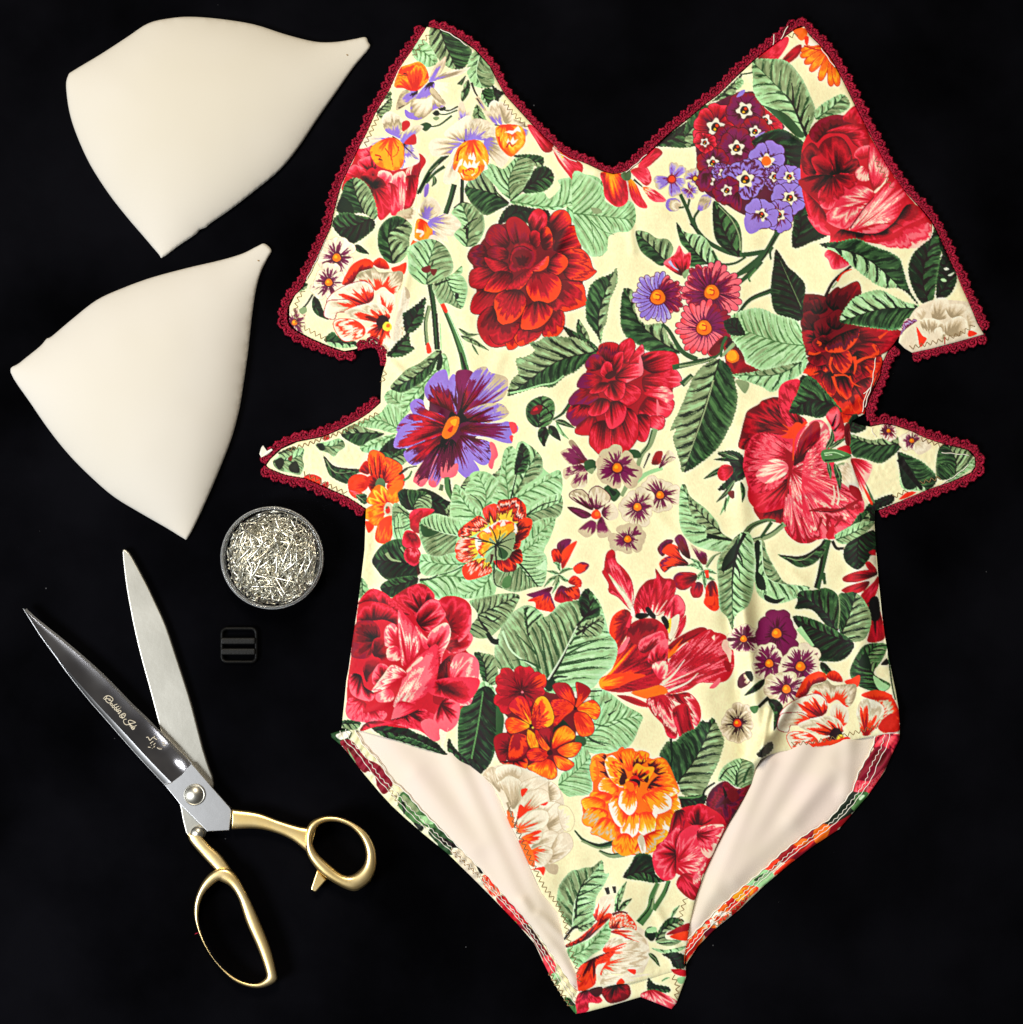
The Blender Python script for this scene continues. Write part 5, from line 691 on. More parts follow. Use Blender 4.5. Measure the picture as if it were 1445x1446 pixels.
                 ("605,1205 680,1135 775,1180 765,1285 635,1298", 'TTOYH'), ("505,1015 620,965 738,1020 735,1115 620,1158 555,1085", 'FTOYYHH'), ("200,725 270,678 365,800 385,905 330,940 238,858", 'zTOFOOI'), ("425,830 460,745 525,768 605,780 560,878 500,890", 'zFOOY'), ("475,1300 485,1155 605,1155 615,1275 560,1338", 'FTOYJH'), ("325,1270 380,1165 475,1155 475,1295 420,1348 345,1330", 'FOYYHH'), ("230,1075 300,1005 355,1100 375,1205 340,1268 275,1215", 'FTOYHH'), ("355,910 430,838 465,960 440,1008 378,990", 'zFTO'), ("310,1065 340,968 432,958 465,1050 452,1125 400,1168 335,1115", 'FTOYHHH')]: p(o, c0, c.replace('O', 'Y').replace('T', 'O').replace('F', 'T'), .45, 9, 'T', 3)
    disc(445,885,44,'F'); F('E', "400,880 450,870 490,890 480,940 460,900"); F('O', "380,900 430,905 440,960 400,970"); F('z', "320,880 350,820 370,900 330,920"); F('z', "520,880 560,840 550,900"); F('H', "590,1150 620,1090 640,1130 700,1120 640,1150 620,1190"); L('H', "640,1130 740,1110", 12, 8); L('H', "345,1330 420,1345 475,1290", 14, 8); L('H', "480,1300 560,1335 610,1280", 14, 8); L('H', "620,1295 690,1270 690,1210", 12, 6); F('H', "700,1270 770,1265 740,1285")
    tile(780, 1110)
    L('G', "185,365 260,445 380,490 500,468", 12, 44); L('S', "240,450 380,510 480,500", 16, 14); L('e', "300,460 390,487 490,462", 12, 12); L('S', "385,530 480,575 595,562", 20, 40); L('G', "390,530 480,560 580,548", 12, 14)
    p("490,480 560,395 640,405 690,530 580,575", (620,330), 'TOYYOY', .4); p("675,545 740,415 900,355 955,400 865,500 750,578", (700,330), 'FOYAYJ', .45, 9); p("700,440 740,400 770,520 740,560", (720,380), 'AAH')
    # --- roses at the right leg
    lo("585,748 640,650 695,558 800,565 835,640 845,720 900,760 955,772 850,795 720,775", "590,745 740,705 900,775", 'D', 7, jag=.8)
    L('g', "865,795 820,900 800,1010 715,1125", 34, 70); L('g', "955,775 915,880 830,1015", 34, 40); L('S', "880,800 840,900 815,1010", 10, 10); L('D', "820,920 790,1010 705,1110", 10, 12); L('D', "965,780 930,880", 10, 8)
    tile(820, 950)
    p("1030,1095 1045,1000 1100,930 1190,888 1285,950 1400,915 1420,980 1300,1110 1190,1270 1100,1165", (1180,1060), 'zuucMcu', .4, 12); F('M', "1190,980 1260,960 1300,1020 1240,1060"); F('K', "1165,930 1200,1000 1180,1020")
    F('C', "620,1440 700,1350 790,1140 940,1085 1080,1115 1190,1240 1120,1500 1000,1650 800,1650")
    for o, r, c in [("780,1130 860,1138 835,1285 735,1345 740,1220", (800,1100), 'zMRCc'), ("865,1190 960,1075 1065,1110 1095,1185 960,1258", (960,1290), 'zMRCPC'), ("775,1410 850,1285 985,1248 1005,1355 965,1460 790,1470", (900,1480), 'MCPQPC'), ("995,1300 1140,1245 1195,1250 1120,1460 995,1460", (980,1400), 'zRPQPRC'), ("690,1400 780,1290 850,1290 780,1400 700,1480", (860,1300), 'MRCP')]: p(o, r, c, .45, 10)
    tile(780, 1110)
    for o, r, c in [("822,570 880,480 960,395 1045,325 1025,480 1015,640 1005,745 920,775 845,705", (1030,560), 'zMRCPQP'), ("1015,490 1060,375 1180,325 1230,480 1130,565 1035,630", (1020,620), 'RCPQPP'), ("1030,650 1130,555 1240,455 1310,520 1240,660 1215,765 1160,785 1075,725", (1020,640), 'CPQWQPQ'), ("1195,355 1400,320 1355,460 1290,590 1215,525", (1180,400), 'MRPQPW'), ("1015,805 1080,715 1215,755 1180,925 1095,905", (1040,700), 'RCPPR'), ("1150,760 1230,650 1260,640 1190,820", (1120,700), 'QWP')]: p(o, r, c, .5, 12)
    # --- crotch
    tile(760, 1190)
    lo("155,470 180,345 270,235 330,225 385,205 450,200 525,145 545,250 585,255 545,345 475,465 465,625 340,695 290,705 225,645 175,545", "280,715 320,440 520,170", 'l', 10, jag=.6); L('D', "310,620 325,440 390,300", 20, 8)
    for s in ("330,440 420,400 520,350", "350,370 440,300 530,270", "325,520 400,500 460,480", "320,600 380,590 440,570"): L('D', s, 14, 4)
    L('e', "215,795 290,700 350,690", 20, 26); lo("330,680 420,660 480,620 430,700 350,730", "340,700 470,640", 'S', 4)
    L('e', "562,370 578,425", 36, 28); L('e', "622,360 632,415", 30, 20); lf("630,570 670,430 725,318", 26, 30, 's', 4, jag=0); lf("655,570 710,500 772,458", 18, 26, 'M', 3, jag=.3); L('e', "650,560 655,450", 18, 10)
    lo("235,870 330,830 470,760 605,615 595,750 545,855 440,925 340,1020 275,965", "270,940 430,840 595,640", 'L', 8, jag=.5); F('B', "620,1160 520,1165 470,1000 620,880 700,720 850,700 910,860 900,980 800,1130")
    for o, r, c in [("455,600 490,485 540,435 612,435 628,520 595,605 520,660", (470,690), 'RTTBIB'), ("225,840 330,785 430,700 560,585 605,605 480,725 400,795 250,858", (300,900), 'zMTMT'), ("585,700 615,585 725,582 805,680 785,745 720,705", (600,740), 'MTBTBT'), ("595,730 740,695 845,755 890,830 800,860 700,770", (580,730), 'RTTBIBA'), ("530,880 620,775 760,795 910,855 820,905 640,928", (520,900), 'TTIBAI'), ("510,1070 600,945 760,915 910,895 885,995 760,1055 640,1085 555,1125", (500,1000), 'TABIAI'), ("510,1165 560,1085 700,1075 900,1065 970,1078 800,1135 640,1165", (480,1140), 'AIBIX'), ("320,1210 325,1045 430,955 630,885 565,975 480,1015 465,1165", (460,920), 'zMTTFTT')]: p(o, r, c, .5, 12)
    F('T', "730,1040 800,1040 790,1080"); F('T', "640,1160 680,1110 710,1150"); L('M', "610,590 680,568 735,580", 22, 10)
    lo("965,810 1000,695 1080,615 1190,635 1165,700 1060,725 1050,790 1180,800 1080,848", "970,790 1050,690 1170,640", 'M', 6, jag=.4); lf("1090,620 1120,560 1160,515", 16, 16, 's', 2, jag=0); F('R', "1055,745 1150,690 1240,660 1235,720 1080,755"); F('T', "1080,765 1230,725 1230,800 1140,795"); disc(925,740,52,'G'); F('D', "890,750 960,740 950,800 910,800"); F('L', "890,710 960,690 970,730 900,740")
    lo("925,860 1050,878 1210,845 1150,895 1020,905", "930,865 1200,860", 'l', 5, jag=0); lo("1015,915 1140,898 1210,940 1195,1030 1110,1020 1080,955", "1020,915 1200,1000", 'K', 5); lf("905,905 955,950 998,1018", 20, 20, 'd', 3, jag=0)
    p("525,1195 720,1155 760,1230 722,1285 600,1315 545,1275", (640,1150), 'KzMRM', .4, 10); p("320,1255 420,1205 525,1280 500,1315 420,1312 412,1375 315,1410", (400,1180), 'zcPRP', .4); F('z', "420,1205 522,1180 520,1242 470,1262"); lo("905,1110 960,1158 1065,1178 1072,1225 905,1215", "910,1190 1065,1200", 'D', 5); p("840,1262 950,1205 1140,1300 1100,1368", (900,1180), 'RpQWQp', .5, 12); F('C', "1095,1035 1210,1045 1205,1095 1120,1075"); F('L', "1140,1110 1200,1100 1190,1150 1150,1150"); lf("1010,1135 1050,1110 1080,1105", 8, 10, 'L', 2, jag=0)
    # --- turned hems of the legs
    tile(460, 960)
    F('G', "40,440 130,400 215,430 180,510 110,540"); F('I', "90,450 200,420 190,470 120,490"); F('c', "120,510 215,500 330,640 440,700 540,830 540,880 470,935 380,800 340,770 290,740 200,620"); F('M', "150,520 230,560 280,640 210,600"); F('X', "330,760 395,770 420,880 380,850"); F('S', "180,560 250,680 215,650")
    F('g', "600,960 650,920 760,1040 830,1120 960,1230 900,1240 800,1190 720,1170 600,1040"); F('S', "640,940 760,1060 720,1080 640,1000"); F('D', "620,980 660,1040 640,1100"); F('L', "760,1110 860,1130 880,1180 800,1170"); F('G', "840,1250 920,1220 1130,1390 1080,1445 960,1380"); F('e', "900,1260 1000,1290 1130,1390 1080,1400"); F('D', "720,1170 800,1200 780,1240")
    tile(620, 1130)
    F('G', "0,250 100,320 200,420 90,450 0,390"); F('e', "20,300 190,400 170,420 30,350"); F('B', "100,420 220,420 420,640 440,800 280,650"); F('K', "310,540 370,590 340,600"); p("360,620 440,640 500,760 460,800 380,720", (400,600), 'TBTBT', .6, 12); F('C', "470,810 540,790 690,960 740,1010 650,1020 560,930"); F('p', "560,850 640,900 620,940"); F('c', "500,880 640,1010 720,1020 800,1110 900,1260 940,1340 880,1350 800,1200 740,1110"); F('g', "590,980 640,1000 620,1010"); F('z', "700,1010 760,1050 850,1190 800,1150"); F('p', "850,1290 900,1270 960,1360 930,1440 880,1400")
    tile(760, 1190)
    F('L', "110,1080 160,1070 190,1140 150,1140"); F('S', "140,1110 180,1120 160,1170"); F('g', "215,1270 290,1290 320,1390 290,1390"); F('Z', "240,1270 300,1320 270,1330")
    tile(1030, 930)
    p("1180,700 1220,630 1390,620 1395,680 1330,800 1200,760", (1280,640), 'QpPcp', .6, 12); F('c', "1150,780 1230,720 1330,770 1270,920 1130,1090 1030,1060 1060,950"); F('M', "1200,760 1290,780 1240,880 1160,860"); p("1000,1090 1040,1000 1160,1000 1270,900 1200,1040 1130,1110", (1100,980), 'PQCQp', .6, 14); F('D', "950,1130 1020,1090 1080,1130 960,1260 850,1350 800,1330 880,1230"); F('g', "1040,1110 1140,1100 1060,1220 1010,1240"); F('N', "1060,1120 1110,1120 1070,1160"); F('R', "700,1380 800,1340 860,1350 1000,1270 960,1340 880,1400 760,1445 640,1445"); F('O', "690,1400 790,1350 810,1400 740,1445")
    tile(960, 1130)
    F('D', "1330,0 1420,0 1440,80 1330,160 1210,210 1200,170"); F('g', "1400,60 1445,30 1445,100"); F('R', "1030,280 1110,220 1230,210 1300,240 1120,370 900,510 780,480 850,420"); F('O', "1100,250 1200,200 1230,240 1180,340 1110,350"); F('F', "930,370 1020,320 1100,340 980,430"); F('O', "930,350 1010,315 1060,340 970,380"); F('c', "940,470 1110,370 1050,420 950,490"); F('T', "700,560 780,490 820,500 770,570 700,590"); F('K', "770,540 810,510 800,530"); F('T', "780,590 900,490 940,500 800,610"); F('L', "540,710 640,620 700,570 770,610 720,680 640,720"); F('G', "610,650 690,600 640,660")
    p("470,740 540,700 650,720 560,810 480,900 400,870", (450,860), 'TOYOTF', .6, 12); F('F', "380,830 430,800 560,790 480,900 420,950"); F('Y', "430,780 500,740 545,790 480,830"); F('O', "310,890 380,850 400,900 340,920"); p("230,1000 300,920 410,910 420,960 330,1030 250,1050", (320,980), 'TOHIHO', .6, 12); p("60,1180 160,1050 240,980 260,1050 300,1050 180,1170 60,1320 40,1330", (60,1300), 'FTOATFB', .6, 16); F('c', "200,1060 300,1050 220,1120")
# ---------------------------------------------------------------- geometry helpers
def P2(s): return np.array([[float(q) for q in w.split(',')] for w in s.split()], float)
def dense(a, step=1., closed=True):
    if closed: a = np.vstack([a, a[:1]])
    seg = np.linalg.norm(np.diff(a, axis=0), axis=1); cum = np.concatenate([[0], np.cumsum(seg)]); n = max(2, int(round(cum[-1]/step)))
    t = np.linspace(0, cum[-1], n+1)
    if closed: t = t[:-1]
    return np.stack([np.interp(t, cum, a[:, i]) for i in (0, 1)], 1)
def inside(poly, X0, Y0, nx, ny, res):
    """which grid points (X0+i*res, Y0+j*res) lie inside the polygon"""
    acc = np.zeros((ny, nx+1), np.int32); a = poly; b = np.roll(poly, -1, 0)
    for (ax, ay), (bx, by) in zip(a, b):
        if ay == by: continue
        if ay > by: ax, ay, bx, by = bx, by, ax, ay
        i0 = max(0, int(np.ceil((ay-Y0)/res))); i1 = min(ny, int(np.ceil((by-Y0)/res)))
        if i1 <= i0: continue
        j = np.arange(i0, i1); xx = ax+(Y0+j*res-ay)*(bx-ax)/(by-ay); xi = np.clip(np.ceil((xx-X0)/res).astype(int), 0, nx); np.add.at(acc, (j, xi), 1)
    return (np.cumsum(acc, 1)[:, :nx] & 1).astype(bool)
def edge_distance(m, n):
    d = np.zeros(m.shape, np.float32); c = m.copy()
    for i in range(n):
        d += c; e = c.copy(); e[1:] &= c[:-1]; e[:-1] &= c[1:]; e[:, 1:] &= c[:, :-1]; e[:, :-1] &= c[:, 1:]
        if i % 2: e[1:, 1:] &= c[:-1, :-1]; e[:-1, :-1] &= c[1:, 1:]; e[1:, :-1] &= c[:-1, 1:]; e[:-1, 1:] &= c[1:, :-1]
        c = e
    return d
def blur(a, k):
    for _ in range(k):
        a = (a+np.roll(a, 1, 0)+np.roll(a, -1, 0))/3; a = (a+np.roll(a, 1, 1)+np.roll(a, -1, 1))/3
    return a
def panel(name, outline, zf, mat, parent, res=1., coloured=False, drop=.001, band=16):
    """a sheet of cloth: a fine grid cut to an outline, heights from zf(x, y, distance to edge), with a real edge below"""
    ol = dense(outline, .6); x0, y0 = np.floor(outline.min(0))-3; x1, y1 = np.ceil(outline.max(0))+3
    nx, ny = int((x1-x0)/res)+1, int((y1-y0)/res)+1
    m = inside(outline, x0, y0, nx, ny, res); d = blur(edge_distance(m, band)*res, 1)
    cell = m[:-1, :-1].astype(int)+m[1:, :-1]+m[:-1, 1:]+m[1:, 1:] >= 2
    use = np.zeros_like(m); use[:-1, :-1] |= cell; use[1:, :-1] |= cell; use[:-1, 1:] |= cell; use[1:, 1:] |= cell
    idx = -np.ones(m.shape, np.int64); J, I = np.nonzero(use); idx[J, I] = np.arange(len(J))
    X = x0+I*res; Y = y0+J*res; D = d[J, I].copy()
    near = np.nonzero((D < 1.6*res))[0]
    out = ~m[J, I]
    rim = np.zeros(m.shape, bool); full = cell; 
    nb = np.zeros(m.shape, int); nb[:-1, :-1] += cell; nb[1:, :-1] += cell; nb[:-1, 1:] += cell; nb[1:, 1:] += cell
    bnd = (nb[J, I] < 4); sel = np.nonzero(bnd)[0]
    for s in range(0, len(sel), 400):
        q = sel[s:s+400]; dd = (X[q][:, None]-ol[None, :, 0])**2+(Y[q][:, None]-ol[None, :, 1])**2; k = dd.argmin(1); X[q] = ol[k, 0]; Y[q] = ol[k, 1]; D[q] = 0
    Z = zf(X, Y, D); V = W(X, Y, Z)
    Q = np.stack([idx[:-1, :-1][cell], idx[1:, :-1][cell], idx[1:, 1:][cell], idx[:-1, 1:][cell]], 1)
    # edge strip
    ring = dense(outline, 2.); zr = zf(ring[:, 0], ring[:, 1], np.zeros(len(ring))); n = len(ring); base = len(V)
    top = W(ring[:, 0], ring[:, 1], zr); bot = W(ring[:, 0], ring[:, 1], np.maximum(zr-drop, .0001)); V = np.vstack([V, top, bot]); i = np.arange(n); j = (i+1) % n
    ar = np.sum(ring[:, 0]*np.roll(ring[:, 1], -1)-np.roll(ring[:, 0], -1)*ring[:, 1])
    S = np.stack([base+i, base+j, base+n+j, base+n+i], 1) if ar < 0 else np.stack([base+j, base+i, base+n+i, base+n+j], 1)
    Q = np.vstack([Q, S]); me = bpy.data.meshes.new(name); me.vertices.add(len(V)); me.vertices.foreach_set('co', V.astype(np.float32).ravel())
    me.loops.add(len(Q)*4); me.loops.foreach_set('vertex_index', Q.astype(np.int32).ravel()); me.polygons.add(len(Q)); me.polygons.foreach_set('loop_start', (np.arange(len(Q))*4).astype(np.int32)); me.polygons.foreach_set('loop_total', np.full(len(Q), 4, np.int32))
    me.update(calc_edges=True)
    if coloured:
        xx = np.concatenate([X, ring[:, 0], ring[:, 0]]); yy = np.concatenate([Y, ring[:, 1], ring[:, 1]])
        c = PRINT[np.clip(np.round(yy-CY0).astype(int), 0, CH-1), np.clip(np.round(xx-CX0).astype(int), 0, CW-1)]
        at = me.color_attributes.new('print', 'FLOAT_COLOR', 'POINT'); at.data.foreach_set('color', np.concatenate([c, np.ones((len(c), 1), np.float32)], 1).astype(np.float32).ravel())
    return link(name, me, mat, parent)
def tube(V, Fc, path, r, sides=5, closed=False):
    """append a round strand along a 3-D path to vertex and face lists"""
    path = np.asarray(path, float); n = len(path); r = np.broadcast_to(r, n); t = np.gradient(path, axis=0) if not closed else np.roll(path, -1, 0)-np.roll(path, 1, 0)
    t /= np.linalg.norm(t, axis=1)[:, None]+1e-12; up = np.where(np.abs(t[:, 2:3]) > .9, np.array([[1., 0, 0]]), np.array([[0, 0, 1.]])); a = np.cross(t, up); a /= np.linalg.norm(a, axis=1)[:, None]+1e-12; b = np.cross(a, t)
    base = len(V); ph = np.arange(sides)*math.tau/sides
    for i in range(n):
        for q in ph: V.append(path[i]+(a[i]*math.cos(q)+b[i]*math.sin(q))*r[i])
    for i in range(n if closed else n-1):
        i2 = (i+1) % n
        for k in range(sides): k2 = (k+1) % sides; Fc.append((base+i*sides+k, base+i*sides+k2, base+i2*sides+k2, base+i2*sides+k))
    if not closed: Fc.append(tuple(base+k for k in range(sides))[::-1]); Fc.append(tuple(base+(n-1)*sides+k for k in range(sides)))
def extrude(name, poly, z0, z1, mat, parent, bev=.0004, seg=2, smooth=True):
    """a plate with a bevelled rim"""
    bm = bmesh.new(); a = poly; ar = np.sum(a[:, 0]*np.roll(a[:, 1], -1)-np.roll(a[:, 0], -1)*a[:, 1])
    if ar > 0: a = a[::-1]
    zt = z1; vs = [bm.verts.new(tuple(q)) for q in W(a[:, 0], a[:, 1], z0)]; f = bm.faces.new(vs); r = bmesh.ops.extrude_face_region(bm, geom=[f]); tv = [g for g in r['geom'] if isinstance(g, bmesh.types.BMVert)]
    for v in tv: v.co.z = z1
    bm.normal_update(); bmesh.ops.recalc_face_normals(bm, faces=bm.faces[:])
    te = [e for e in bm.edges if all(abs(v.co.z-z1) < 1e-7 for v in e.verts)]
    if bev: bmesh.ops.bevel(bm, geom=te, offset=bev, segments=seg, affect='EDGES', profile=.5, clamp_overlap=True)
    me = bpy.data.meshes.new(name); bm.to_mesh(me); bm.free(); o = link(name, me, mat, parent, False); return o
def ring_loft(name, outer, inner, z0, h, mat, parent, n=120, sides=14, closed=True, ztilt=None):
    """a rounded loop or bar swept between two edge lines"""
    if closed: A = dense(spl(outer, True, 8), 1.5); B = dense(spl(inner, True, 8), 1.5)
    else: A = dense(spl(outer, False, 8), 1.5, False); B = dense(spl(inner, False, 8), 1.5, False)
    if closed:
        ta = np.linspace(0, len(A), n, endpoint=False).astype(int); A = A[ta]
        k = ((A[:, None]-B[None])**2).sum(2).argmin(1).astype(float)
        # keep the inner line moving forward
        kk = np.unwrap(k*math.tau/len(B))/math.tau*len(B); kk = np.convolve(np.concatenate([kk[-6:]-(kk[-1]-kk[0])-0, kk, kk[:6]+(kk[-1]-kk[0])]), np.ones(5)/5, 'same')[6:-6]; B = B[np.round(k).astype(int) % len(B)]
    else: A = A[np.linspace(0, len(A)-1, n).astype(int)]; B = B[np.linspace(0, len(B)-1, n).astype(int)]
    mid = (A+B)/2; hw = (A-B)/2; V = []; Fc = []
    for i in range(n):
        zc = z0+(ztilt(mid[i]) if ztilt else 0)
        for k in range(sides):
            ph = k*math.tau/sides; c, s = math.cos(ph), math.sin(ph); c = math.copysign(abs(c)**.6, c); s = math.copysign(abs(s)**.42, s); q = mid[i]+hw[i]*c; V.append(W(q[0], q[1], zc+h*s))
    for i in range(n if closed else n-1):
        i2 = (i+1) % n
        for k in range(sides): k2 = (k+1) % sides; Fc.append((i*sides+k, i2*sides+k, i2*sides+k2, i*sides+k2))
    if not closed: Fc.append(tuple(range(sides))); Fc.append(tuple((n-1)*sides+k for k in range(sides))[::-1])
    o = mesh(name, V, Fc, mat, parent); bm = bmesh.new(); bm.from_mesh(o.data); bmesh.ops.recalc_face_normals(bm, faces=bm.faces[:]); bm.to_mesh(o.data); bm.free(); return o
# ---------------------------------------------------------------- the swimsuit
paint_print(); paint_print2(); paint_print3()
im = canvas.reshape(CH, SS, CW, SS, 3).mean((1, 3)); im = im+.32*(im-blur(im, 4))+.18*(im-blur(im, 30)); gy_, gx_ = np.mgrid[0:CH, 0:CW]; gr_ = .85*(n2(gx_*.9, gy_*.45, 31)-.5)+.15*(n2(gx_*.33, gy_*.33, 32)-.5); im = im*(1+.09*gr_[..., None]); lu_ = im.mean(2, keepdims=True); im = lu_+(im-lu_)*1.12; im = np.clip(im, .004, 1.)
PRINT = (np.where(im <= .04045, im/12.92, ((im+.055)/1.055)**2.4)**1.06*.80).astype(np.float32)
front = P2("603,38 608.5,38.5 625,43 646,53 670,70 691,93 701,112 713,134 729,151.5 749.5,174 770,195 794.5,215.5 810,224 830,232 851,242 866,246 878,244 890.5,239 904,228 927,207 951,185 975,166 996,148 1015,134 1037,112 1067,84 1094,63 1110,51 1124,41 1136,37.5 1143,49.5 1157,63 1174,84 1190,113 1208,150 1228.5,190 1251,231.5 1278.6,271 1298,292 1315,313 1329,340 1340,366 1351,386.5 1357,402 1366,422 1373,438 1380,456 1389.6,472 1349,483.4 1316,492 1288.4,498 1278,492 1269.4,483.4 1271,473 1262,486 1254,496 1246,513 1243,529 1231,554 1223,577 1221,584 1204,594 1197,613 1203,648 1210,677 1219,698 1236,712 1235,738 1238,783 1241,820 1246,870 1250.6,902.6 1256.6,935.5 1265,975 1269,999 1271,1023 1269,1034 1260,1036 1237.6,1039 1204.7,1045 1172,1053 1134,1057 1102.6,1061.5 1087,1066 1074,1073 1067,1086 1061,1108 1051,1127 1030,1161 1012,1196 994.6,1234 982.5,1268 974.7,1303 970.4,1332 967.6,1356 967,1368 917,1382 890,1389 850,1395 817,1404 813.6,1373 808.4,1363 800,1342 793,1307.6 788.5,1290 779,1278 765,1261 748,1223 730.7,1183.6 720,1164 707,1131 697,1113 683,1096.5 664,1081 633,1068 598.4,1057.7 557,1045 512,1032.7 482.5,1028 486,994.6 489.4,960 492.5,944 497.7,906 504.6,861 509,826.5 515,776 516.6,727 518,693 520,667 524,640 530,615 536,590 537.5,583 538,560 539,533 546,507 545,500 532,485 517,487 501,493 485.5,495.6 461,487 437,476.6 416,464.5 408.5,454 409,433 417,417 427,406 434,393 449,362 461,335 468,319 473,295 482,261 492,240 507,209 518,188 530.5,160 550,127 563,98 581.5,72")
wing_l = P2("545,560 536.5,570 522.6,582 507,592.7 481,606.5 457,617 420.6,624 398,634 382.5,648 376.4,656.7 379,661 403,670.5 432.7,675.7 464,689.6 491.5,701.7 516.6,718 545,728 560,640")
wing_r = P2("1190,590 1215,600 1229.6,602.7 1247,599 1260.7,600 1288.4,609.6 1305.7,618 1331.7,627 1366,635.5 1376.6,646 1377.5,658 1371.5,666.7 1345.5,679 1311,691 1271,708 1240,720 1225,724 1190,700")
hemL_out = P2("467,1036 469,1042 482.5,1053 494.6,1067 510,1088 536,1119 553.4,1138 570.7,1154 598.4,1178 633,1206 668.4,1240.7 696,1268.4 730.7,1304.7 755,1332.4 768.8,1362 780.8,1385.5 798,1413 812,1431")
hemL_in = P2("500,1026 513.6,1051.7 534.4,1074 553.4,1102 572.5,1117.4 598.4,1147 624,1171 654.6,1202 689,1237 711.7,1263 741,1296 758.4,1317 775.7,1341 793,1369 815.4,1401")
hemR_out = P2("1271,1024 1270.5,1044 1260,1065 1249.7,1089 1225.5,1124 1204,1149 1185,1171 1150,1194 1115.7,1220 1081,1249.4 1043,1285.7 1008.4,1313.4 986,1336 969,1362")
hemR_in = P2("1238,1034 1229,1061.5 1211.7,1092.6 1203,1117 1179,1148 1167.6,1159.4 1140,1176.7 1103.6,1204.4 1079.4,1227 1046.5,1254.6 1017,1280.5 989.4,1308 968,1330")
suit = thing('swimsuit', 'cream floral printed one-piece swimsuit with burgundy lace edging, laid flat and face up', 'swimsuit', tuple(W(890., 720., 0.)))
dart = P2("622,195 607,218 593,250 590,288 587.6,310.5 579,350 572,385 563,419.5 553,459 549,496")
RIDGES = [(1046,640,1050,860,15,1.5), (1050,860,1074,1040,11,2.3), (1030,880,1050,1040,12,-1.2), (1085,1010,1075,1062,5,1.6), (1120,980,1085,1058,9,1.5), (1100,1010,1072,1066,9,1.5), (1180,360,1150,470,26,1.3), (655,430,668,560,18,.9), (780,500,815,640,42,1.2), (985,640,1010,820,30,.9), (560,880,545,1010,26,1.2), (900,1230,905,1020,55,1.0), (950,330,1050,470,34,.9),
          (1130,170,1200,330,30,1.2), (1215,760,1222,960,14,1.2), (870,300,880,420,50,.8), (560,260,470,430,30,1.1), (700,1060,760,1220,22,.8), (690,640,700,820,36,.8), (1000,1000,1020,1120,18,.9), (880,1290,890,1380,30,1.0), (625,110,690,230,24,.9), (1110,1005,1062,1075,7,1.2), (535,640,525,820,12,-.9), (520,690,650,705,6,.7), (1205,680,1100,705,7,.8), (548,505,610,570,6,.7), (1240,540,1150,610,7,.8), (880,252,892,340,7,.8), (840,245,795,335,8,.7), (498,1012,600,965,8,.7), (1255,1000,1175,962,8,.8), (815,1395,845,1300,7,.7), (965,1360,930,1290,7,.7), (720,640,860,655,9,.5), (600,760,640,900,10,.6), (900,700,960,760,9,.5), (1130,820,1200,900,9,.6), (740,420,700,520,10,.6), (690,110,650,200,7,.6), (1060,100,1110,180,7,.7)]
def zfront(x, y, d):
    z = .0030+.0010*(1-np.exp(-d/3.2))-.0006
    for x0, y0, x1, y1, w, h in RIDGES:
        ux, uy = x1-x0, y1-y0; L2 = ux*ux+uy*uy; t = ((x-x0)*ux+(y-y0)*uy)/L2; tc = np.clip(t, -.15, 1.15); dx = x-(x0+ux*tc); dy = y-(y0+uy*tc)
        z = z+h*.0016*np.exp(-(dx*dx+dy*dy)/(w*w))
    xl = np.interp(y, dart[:, 1], dart[:, 0]); on = np.clip((y-200)/90, 0, 1)*(y < 500); dx = x-xl
    z = z+on*(-.0016/(1+np.exp(np.clip(dx/.5, -30, 30)))+.0008*np.exp(-((dx-5)/6)**2)-.0010*np.exp(-((dx+.6)/1.1)**2))
    z = z+.0018*(n2(x/58., y/58., 3)-.5)+.0006*(n2(x/19., y/23., 5)-.5)*np.clip(d/10, 0, 1)
    # the right side of the body rolls down towards the table
    rr = np.interp(y, [0, 640, 720, 900, 990, 1446], [0, 0, 1, 1, 0, 0]); xe = np.interp(y, [700, 740, 783, 870, 935, 1000], [1236, 1236, 1238, 1246, 1257, 1269]); z = z-rr*.0022*np.exp(-np.clip(xe-x, 0, 200)/17.)
    # puckers beside the sewn edges
    z = z+.00030*(n2(x/5., y/5., 21)-.5)*np.exp(-((d-7)/5)**2)
    return np.maximum(z, .0012)
panel('front_panel', front, zfront, M_PRINT, suit, 1., True)
def zwing(x, y, d): return .0014+.0008*(1-np.exp(-d/3.))+.0006*(n2(x/30., y/30., 8)-.5)+.0003*(n2(x/5., y/5., 22)-.5)
for w_, lb in ((wing_l, 'pointed band end with a stray cream elastic tip'), (wing_r, 'rounded band end with a dark green leaf')):
    o = panel('back_band', w_, zwing, M_PRINT, suit, 1., True); o['label'] = lb
def zlin(x, y, d):
    z = .0012+0*x
    for x0, y0, x1, y1, w, h in [(560,1060,700,1250,24,1.7), (640,1070,745,1290,15,1.9), (700,1130,790,1340,12,1.4), (600,1110,660,1180,18,1.0), (1180,1060,1130,1140,17,1.6), (1120,1080,1035,1230,17,2.0), (1070,1110,1000,1270,13,1.8), (1160,1110,1060,1220,14,1.3), (1200,1060,1195,1110,12,1.5), (750,1290,800,1370,9,1.2), (770,1300,812,1340,7,1.0)]:
        ux, uy = x1-x0, y1-y0; t = np.clip(((x-x0)*ux+(y-y0)*uy)/(ux*ux+uy*uy), -.2, 1.2); dx = x-(x0+ux*t); dy = y-(y0+uy*t); z = z+h*.001*np.exp(-(dx*dx+dy*dy)/(w*w))
    return z-.0005*np.exp(-d/4)
lin_l = np.vstack([hemL_in, P2("830,1390 815,1340 800,1290 760,1230 735,1160 700,1090 640,1055 560,1035")]); lin_r = np.vstack([hemR_in, P2("960,1340 962,1300 970,1262 985,1225 1004,1190 1022,1158 1045,1118 1055,1090 1060,1074 1080,1056 1130,1046 1180,1042")])
